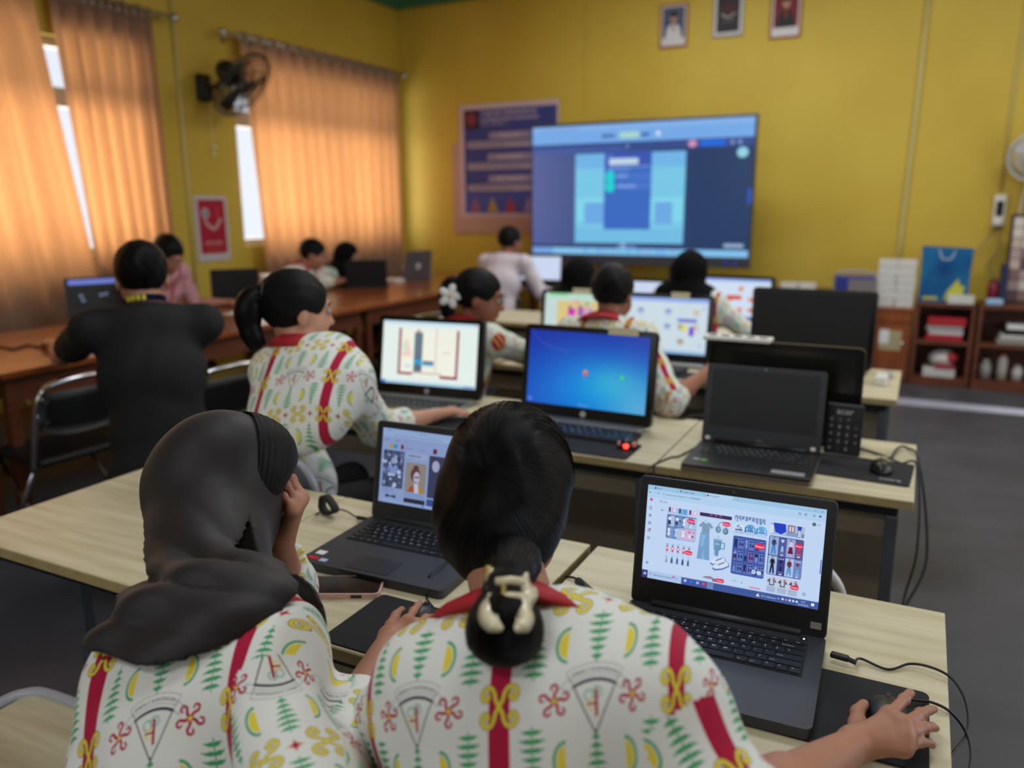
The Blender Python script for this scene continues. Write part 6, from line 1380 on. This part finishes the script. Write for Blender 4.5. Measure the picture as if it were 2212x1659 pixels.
    if hair == 'pony':
        Q = [HM @ (Vector(q)*s) for q in ((0, -.095, .03), (-.01, -.125, .03), (-.012, -.14, -.005), (-.01, -.138, -.05), (0, -.125, -.09), (.005, -.11, -.115))]
        obj('ponytail', MB().tube(smooth_pts(Q, 5), [.022+.020*math.sin(min(1, i/25*1.6)*PI*.8)*(1 if i < 18 else max(.15, 1-(i-18)/9)) for i in range(26)], 12), M_hair, root, smooth=True)
        obj('hair_tie', MB().tube([HM @ (Vector((.024*math.cos(a), -.112, .045+.024*math.sin(a)))*s) for a in np.linspace(0, 2*PI, 14, endpoint=False)], .006, 6, closed=True), M_black, root, smooth=True)
    if hair in ('hijab', 'hijab_jet'):
        hm = M_hij if hair == 'hijab' else M_hijb
        nl = hR_.T@(neck-hc); fo = ell((0, .125, -.040), (.066, .075, .088))
        hd = loc(lambda p: -smin(-ell((0, -.012, .008), (.092, .112, .106))(p), fo(p), .006), hc, hR_)
        dr = U([cone(hc-hR_[:, 1]*.02*s, neck, .092*s, .082*s), cone(neck-upc*.02-lat*.10*s, neck-upc*.02+lat*.10*s, .088*s, .088*s), ell(chest+upc*.07, A3((.185*s, .145*s, .13*s)), Rc)], .05)
        face = loc(fo, hc, hR_); cut_c = chest-upc*.005; cut_n = N(upc+Rc[:, 1]*.25)
        def hf(p):
            d = smin(hd(p), dr(p), .03); d = np.maximum(d, -(face(p)+.0)); d = d+wr(p, .003, 5); return np.maximum(d, -(p-cut_c)@cut_n)
        sdf_obj('hijab', hf, lo, hi, min(h, .008), hm, root, org=base)
    if extra: extra(root, HM, hc, hR_, base, dict(neck=neck, chest=chest, sh=sh, el=el, wr=wr_, Rc=Rc, lat=lat, upc=upc, hip=hip, s=s))
    return root
def mir(s): return s
def ch_px(*P): return [A3(atz(u, v, z)) for u, v, z in P]
# ---------------------------------------------------------------- the girl with the hair bun
hcB = atd(1097, 1076, 1.09)
def clip_extra(root, HM, hc, hR, base, J):
    s = J['s']; B_ = A3(base); nape = A3(atd(1108, 1215, .955)); bun = A3(atd(1090, 1352, .845)); mid = A3(atd(1090, 1270, .868)); back = -ray(1090, 1290).normalized(); back = A3(back); upv = A3(CU)
    f = U([cone(nape, mid, .034, .017), cone(mid, bun, .018, .030), ell(bun, (.036, .030, .030), np.stack([A3(CR), N(A3(ray(1090, 1352))), A3(CU)], 1)), ell(bun-upv*.010, (.034, .026, .022), np.stack([A3(CR), N(A3(ray(1090, 1352))), A3(CU)], 1))], .02)
    lo, hi = box_of([nape, bun], .07); sdf_obj('hair_bun', lambda p: f(p)+.0008*np.sin(p@A3(CR)*700+3*np.sin(p@upv*60)), lo, hi, .0035, M_hair, root, hair_uv(bun, hR), org=base)
    M_clip = mat('ivory_clip', (214, 204, 172), .25, spec=.6, coat=.3); M_clipg = mat('gold_clip', (190, 168, 84), .3, spec=.6)
    def P3(u, v, d): return A3(atd(u, v, d))-B_
    def ribbon(pts, ws, th=.0022):
        b = MB(); pts = [Vector(p) for p in pts]; n = len(pts); vw = Vector(A3(ray(1088, 1290))).normalized(); rows = []
        for i, p in enumerate(pts):
            t = (pts[min(i+1, n-1)]-pts[max(i-1, 0)]).normalized(); x = t.cross(vw).normalized(); w_ = ws[i]
            rows.append([b.bm.verts.new(p+x*w_-vw*0), b.bm.verts.new(p-vw*th*1.4), b.bm.verts.new(p-x*w_), b.bm.verts.new(p+vw*th)])
        for A_, C_ in zip(rows, rows[1:]):
            for k in range(4): b.bm.faces.new((A_[k], A_[(k+1) % 4], C_[(k+1) % 4], C_[k]))
        b.bm.faces.new(rows[0][::-1]); b.bm.faces.new(rows[-1]); return b
    D_ = .822
    for nm, pp, ww, mt in (('claw', [(1062, 1226, .868), (1062, 1248, .86), (1068, 1262, .848), (1074, 1282, .838), (1066, 1300, .832), (1056, 1318, .820), (1056, 1336, .812), (1066, 1350, .808), (1086, 1360, .806)], [.0012, .0042, .0058, .0062, .0052, .0062, .0064, .0052, .0014], M_clip),
                       ('claw', [(1138, 1236, .865), (1134, 1252, .86), (1134, 1268, .848), (1138, 1282, .838), (1132, 1300, .832), (1132, 1318, .820), (1134, 1336, .812), (1128, 1350, .808), (1112, 1362, .806)], [.001, .0032, .0058, .0072, .0060, .0048, .0056, .0056, .0016], M_clip)):
        K_ = [P3(*q) for q in pp]; obj(nm, ribbon(smooth_pts([Vector(k) for k in K_], 4), 1.6*np.interp(np.linspace(0, len(ww)-1, 4*(len(ww)-1)+1), range(len(ww)), ww)), mt, root, smooth=True)
    obj('clip_back', ribbon(smooth_pts([Vector(P3(*q)) for q in ((1054, 1222, .872), (1056, 1250, .866), (1058, 1280, .856), (1054, 1310, .846))], 4), [.003]*3+[.005]*5+[.006]*5), M_clipg, root, smooth=True)
    for v in (1256, 1290): obj('clip_bridge', MB().tube([Vector(P3(1072, v, .836)), Vector(P3(1102, v-3, .832)), Vector(P3(1134, v, .836))], .0042, 10), M_clip, root, smooth=True)
    obj('spring', MB().tube([Vector(P3(1088+4*math.cos(a*2.2), 1262+a*2.6, .831)) for a in np.linspace(0, 9, 40)], .0011, 6), M_clipg, root, smooth=True)
    # loose strands over the head surface
    rg = random.Random(9); b = MB(); hcv = A3(hc)
    for i in range(420):
        a0 = rg.uniform(-1.5, 1.5); lift = rg.uniform(.0, .0022); P = []
        y0, y1 = rg.uniform(-.02, .085), rg.uniform(-.112, -.06)
        for k in range(9):
            t = k/8; y = y0+(y1-y0)*t; rr = math.sqrt(max(.04, 1-((y+.016)/.109)**2)); a = a0*(1-.25*t)+.02*math.sin(6*t+i)
            P.append(Vector(hcv+hR@A3((.0875*rr*math.sin(a)*s, y*s, (.024+.098*rr*math.cos(a))*s+lift-.02*t*0))-B_))
        b.tube(P, .00035, 3)
    o = obj('stray_hair', b, M_hair, root); o['kind'] = 'stuff'
hwB = A3(atz(1846, 1608, .790))
hRB = dict(ch=[ch_px((1922, 1543, .812), (1953, 1511, .806), (1968, 1494, .794), (1978, 1484, .783)), ch_px((1950, 1566, .812), (1989, 1542, .804), (2008, 1534, .790), (2018, 1532, .778)),
               ch_px((1955, 1592, .806), (1997, 1572, .799), (2014, 1570, .785), (2021, 1573, .774)), ch_px((1953, 1617, .797), (1990, 1603, .791), (2009, 1605, .779), (2015, 1611, .769))],
           th=ch_px((1866, 1600, .788), (1853, 1562, .786), (1852, 1538, .782), (1866, 1522, .776)))
#('fingerlen', k, [round(float(np.linalg.norm(a-b)), 3) for a, b in zip(c_, c_[1:])], 'w', round(float(np.linalg.norm(c_[0]-hwB)), 3))
shB = [A3(atd(950, 1482, .965)), A3(atd(1412, 1502, .905))]
#, shB, 'hc', hcB)
nkB = A3(atd(1138, 1372, .985))
person('girl in white batik shirt with red collar and hair bun, back to the camera', (-.33, .50), -4, J=dict(head=hcB, neck=nkB, chest=A3(atd(1165, 1655, .985)), shL=shB[0], shR=shB[1], eR=A3(atd(1575, 1790, .90)), wR=hwB, lat=shB[1]-shB[0],
       wL=A3((-.50, 1.0, .79)), eL=A3((-.60, .74, .80))), head=(16, 46, 0), hR=hRB, hair='bun', h=.0034, sleeve=1.12, collar=M_collar, wrk=.0045, toff=(.04, .18), extra=clip_extra, sk=M_skin, seatz=.47)
# ---------------------------------------------------------------- the girl in the dark hijab
hcH = atd(482, 1040, 1.38)
hwH = A3(atz(845, 1378, .795)); hRH = dict(ch=[ch_px((880, 1342, .812), (893, 1320, .806), (902, 1308, .795), (908, 1302, .784)), ch_px((897, 1352, .812), (920, 1336, .808), (936, 1334, .796), (946, 1338, .784)),
    ch_px((902, 1366, .806), (925, 1355, .802), (940, 1354, .790), (950, 1358, .778)), ch_px((900, 1380, .796), (920, 1374, .792), (932, 1374, .782), (940, 1378, .772))], th=ch_px((850, 1372, .79), (846, 1352, .786), (856, 1330, .780), (868, 1318, .772)))
def hij_extra(root, HM, hc, hR, base, J):
    s = J['s']; B_ = A3(base); neck, chest, Rc, lat, upc = J['neck'], J['chest'], J['Rc'], J['lat'], J['upc']
    fo = ell((0, .128, -.026), (.056, .078, .082)); hd = loc(U([ell((0, -.010, .008), (.086, .106, .110)), ell((0, .030, -.050), (.076, .075, .085))], .03), hc, hR); face = loc(fo, hc, hR)
    capeC = chest+upc*.085
    dr = U([cone(hc+hR@A3((0, .045, -.098)), neck+Rc[:, 1]*.045+upc*.01, .046, .060), cone(hc-hR[:, 1]*.022-hR[:, 2]*.02, neck+upc*.01-Rc[:, 1]*.012, .092, .086), cone(neck-upc*.035-lat*.095, neck-upc*.03+lat*.07, .082, .074), ell(capeC-Rc[:, 1]*.03+lat*.008, A3((.162, .128, .125)), Rc)], .045)
    hem = [A3(atd(200, 1425, 1.12)), A3(atd(290, 1500, 1.04)), A3(atd(592, 1318, 1.06))]
    hem[1] = A3(atd(285, 1462, 1.05)); n_ = N(np.cross(hem[2]-hem[1], A3((_f.x, _f.y, .22)))); n_ = n_ if n_[2] > 0 else -n_
    def f(p):
        q = (p-neck)@Rc; z = q[:, 2]; a = np.arctan2(q[:, 0], -q[:, 1]); m_ = np.exp(-((z-.0)/.09)**2)
        sn = np.sin(z*52+1.5*np.sin(a*1.3)+a*2.0); fold = .011*(1-2*np.abs(sn)**.8)*m_*.8+.006*np.sin(z*50-a*5+1)*np.exp(-((z+.06)/.08)**2); fold = fold*(.12+.88*np.clip(np.cos(a*.92), 0, 1)**2)
        d = smin(np.maximum(hd(p), -face(p)), dr(p), .03)+fold+wr(p, .0012, 8); return np.maximum(d, -(p-hem[1])@n_-2.2*np.maximum(0, q[:, 1]+.02))
    lo, hi = box_of([hc, neck, chest, hem[0], hem[1]], .2); sdf_obj('hijab', f, lo, hi, .004, M_hij, root, org=base, rel=3)
    # stitched brim
    b = MB(); g = []; nt_, ns_ = 56, 70
    for j in range(nt_+1):
        t = j/nt_; y = .100-.074*t; row = []
        for i in range(ns_+1):
            th_ = math.radians(-66+312*i/ns_); rr = 1.0-.16*(1-t)**2-.0*t; yy = y-(.02)*(1-math.sin(th_))*.5+.016*math.sin(th_)*(1-t)
            e = math.sqrt(max(.05, 1-((y+.010)/.112)**2)); e = e*(1-.0)+.16*(1-t)
            r_ = min(1.06, e+.02)*(1+.012*(math.sin(t*2*PI*8)*.5)); taper = 1-.12*max(0, -math.sin(th_))
            row.append(b.bm.verts.new(HM @ Vector((.0875*r_*math.cos(th_)*taper, yy, .008+.1125*r_*math.sin(th_)))))
        g.append(row)
    for j in range(nt_):
        for i in range(ns_): b.bm.faces.new((g[j][i], g[j][i+1], g[j+1][i+1], g[j+1][i]))
    bmesh.ops.solidify(b.bm, geom=b.bm.faces[:], thickness=.0015)
    obj('hijab_brim', b, M_hij, root, smooth=True)
shR_H = A3(atd(572, 1448, 1.08)); shL_H = A3(atd(300, 1470, 1.20)); eLH = A3((-1.025, 1.055, .800)); wLH = A3(atd(606, 1168, 1.43))
#, hcH, shR_H, shL_H, wLH)
hdirH = N(A3(atd(640, 1085, 1.40))-wLH)
person('girl in dark brown hijab and white batik shirt leaning on her left hand', (-.76, .46), -8, J=dict(head=hcH, neck=A3(atd(455, 1335, 1.23)), chest=A3(atd(436, 1600, 1.16)), shL=shL_H, shR=shR_H, eL=eLH, wL=wLH, wR=hwH, eR=A3(atd(655, 1750, .97)), lat=shR_H-shL_H),
       head=(-16, 12, 8), hR=hRH, hL=(hdirH, A3(CR)), curls={-1: (1.1, 1.1, 1.1, 1.1), 1: None}, hair='none', h=.0036, s=.95, sleeve=1.48, wrk=.008, toff=(.38, .6), aoff=((0, 0), (.5, .25)), extra=hij_extra, sk=M_skin, seatz=.47)

# ---------------------------------------------------------------- the others
def flower_extra(root, HM, hc, hR, base, J):
    c = A3(atd(972, 640, np.linalg.norm(A3(hc)-A3(O0))-.05))-A3(base); b = MB()
    q = Vector(-A3(ray(972, 640))).to_track_quat('Z', 'Y').to_matrix().to_4x4(); q.translation = Vector(c)
    fl = obj('flower_clip', MB().ball((0, 0, .004), .009, M=q), mat('flower_centre', (220, 180, 60), .5), root, smooth=True)
    for k in range(5):
        a = k*2*PI/5; obj('petal', MB().ball((.028*math.cos(a), .028*math.sin(a), 0), (.026, .017, .006), M=q @ Matrix.Rotation(0, 4, 'Z'), seg=12) if k == 0 else MB().ball((.028, 0, 0), (.026, .017, .006), M=q @ Matrix.Rotation(a, 4, 'Z'), seg=12), M_paper, fl, smooth=True)
def P(u, v, d): p = atd(u, v, d); return (p.x, p.y, p.z)
def pz(u, v, z): return tuple(atz(u, v, z))
h3 = P(642, 668, 2.50)
person('ponytail girl in white batik shirt with red collar at the second row', (-1.83, 1.86), -14, lean=8, side=.05, J=dict(head=A3(h3), neck=A3(P(668, 752, 2.46)), chest=A3(P(664, 880, 2.38)), shL=A3(P(592, 806, 2.47)), shR=A3(P(752, 826, 2.36)), lat=A3(P(752, 826, 2.36))-A3(P(592, 806, 2.47)), eR=A3(pz(818, 925, .83))), head=(-17, 6, 0), R=pz(938, 896, .785), L=(-1.95, 2.32, .78), hair='pony', collar=M_collar, sleeve=1.42, h=.007, hR=(N(A3(pz(990, 888, .785))-A3(pz(938, 896, .785))), (0, 0, 1)), sk=M_skin3, toff=(.5, .3), poles=((-.6, -.5, -.8), (.7, -.6, -.9)), wrk=.006)
h4 = P(1036, 640, 3.45)
person('girl in profile with a white flower in her hair, third row', (-1.76, 2.90), -20, lean=14, J=dict(head=A3(h4)), head=(-50, 10, 0), R=(-1.45, 3.55, .79), L=(-1.8, 3.55, .79), hair='pony', collar=M_collar, sleeve=1.3, h=.010, sk=M_skin2, extra=flower_extra, toff=(.2, .6))
h5 = P(1325, 632, 3.36)
person('short-haired student with red collar behind the blue desktop screen', (-1.06, 2.92), -5, lean=10, J=dict(head=A3(h5), eR=A3(pz(1448, 868, .80))), head=(0, 14, 0), R=pz(1532, 800, .785), L=(-1.25, 3.5, .79), hair='short', collar=M_collar, sleeve=1.15, h=.010, sk=M_skin2, poles=((-.5, -.3, -1), (.9, -.6, -.6)), toff=(.5, .1))
h6 = P(1252, 598, 4.75)
person('student in black hijab seen from behind, fourth row, below the big display\'s left half', (-1.72, 4.28), 0, lean=8, J=dict(head=A3(h6)), head=(0, 12, 0), R=(-1.55, 4.85, .79), L=(-1.85, 4.85, .79), hair='hijab_jet', sleeve=1.5, h=.012, toff=(.4, .2))
h7 = P(1492, 585, 4.62)
person('student in black hijab seen from behind, fourth row, below the display\'s right corner', (-1.05, 4.28), -8, lean=6, J=dict(head=A3(h7)), head=(-5, 10, 0), R=pz(1625, 715, .79), L=(-1.25, 4.85, .79), hair='hijab_jet', sleeve=1.3, h=.012, toff=(.1, .4), poles=((-.5, -.3, -1), (.9, -.5, -.6)))
h8 = P(1102, 520, 6.75)
person('man in white shirt seated before the big display', (h8[0]-.05, h8[1]-.22), 0, lean=8, J=dict(head=A3(h8)), head=(-18, 6, 0), R=(h8[0]+.3, h8[1]+.22, .80), L=(h8[0]-.1, h8[1]+.25, .80), hair='short', shirt=M_shw, sleeve=1.6, h=.012, sk=M_skin2, female=False, s=1.02)
def lanyard(root, HM, hc, hR, base, J):
    n = J['neck']+J['upc']*.035-A3(base); Rc = J['Rc']; b = MB(); 
    P_ = [Vector(n+Rc@A3((.071*math.cos(a), .075*math.sin(a)-.004, .006*math.cos(2*a)+.012*math.sin(a)*-1))) for a in np.linspace(0, 2*PI, 24, endpoint=False)]
    rows = []
    for p in P_: rows.append([b.bm.verts.new(p+Vector(Rc[:, 2])*.013), b.bm.verts.new(p*1.0-Vector(Rc[:, 2])*.013)])
    for i in range(24): b.bm.faces.new((rows[i][0], rows[(i+1) % 24][0], rows[(i+1) % 24][1], rows[i][1]))
    bmesh.ops.solidify(b.bm, geom=b.bm.faces[:], thickness=.002); l = obj('lanyard', b, mat('lanyard_navy', (40, 52, 90), .6), root, smooth=True)
    for k, a in enumerate((-2.45, -2.2, -1.95, -1.7)):
        c = Vector(n+Rc@A3((.075*math.cos(a), .079*math.sin(a)-.004, .006*math.cos(2*a)-.012*math.sin(a)))); obj('lanyard_letter', MB().box(c, (.011, .012, .018), .002), mat('lanyard_yellow', (206, 196, 60), .6), l)
h9 = P(305, 596, 3.30)
person('man in black T-shirt with a lanyard seated at the brown table', (h9[0]+.20, h9[1]-.15), 54, lean=12, J=dict(head=A3(h9)), head=(4, 12, 0), L=pz(118, 745, .83), R=(-3.25, 2.62, .84), hair='short', shirt=M_shk, sleeve=.62, h=.008, sk=M_skin3, female=False, s=1.08, poles=((-.5, .1, -1), (.15, .1, -1)), extra=lanyard, hL=((-.9, .3, 0), (0, 0, 1)), hR=((-1, .2, 0), (0, 0, 1)))
h10 = P(364, 548, 5.85)
person('boy in pink batik shirt looking down at the brown table', (-5.0, 4.0), -84, lean=14, J=dict(head=A3(h10)), head=(-8, 34, 0), L=(-4.5, 4.3, .83), R=(-4.5, 3.85, .83), hair='short', shirt=M_batikp, sleeve=1.15, h=.012, female=False, s=1.05)
h11 = P(677, 548, 7.05)
person('boy in pale batik shirt with red collar by the far window', (-4.90, 5.36), -80, lean=22, J=dict(head=A3(h11)), head=(20, 16, 0), L=pz(770, 598, .86), R=pz(752, 606, .86), hair='short', collar=M_collar, sleeve=1.35, h=.012, female=False, s=1.06, sk=M_skin)
h12 = P(750, 550, 7.5)
person('girl in black hijab facing right by the far curtain', (-4.95, 6.08), -76, lean=16, J=dict(head=A3(h12)), head=(-2, 14, 0), L=pz(800, 590, .84), R=pz(785, 594, .84), hair='hijab_jet', sleeve=1.4, h=.012, s=1.05)
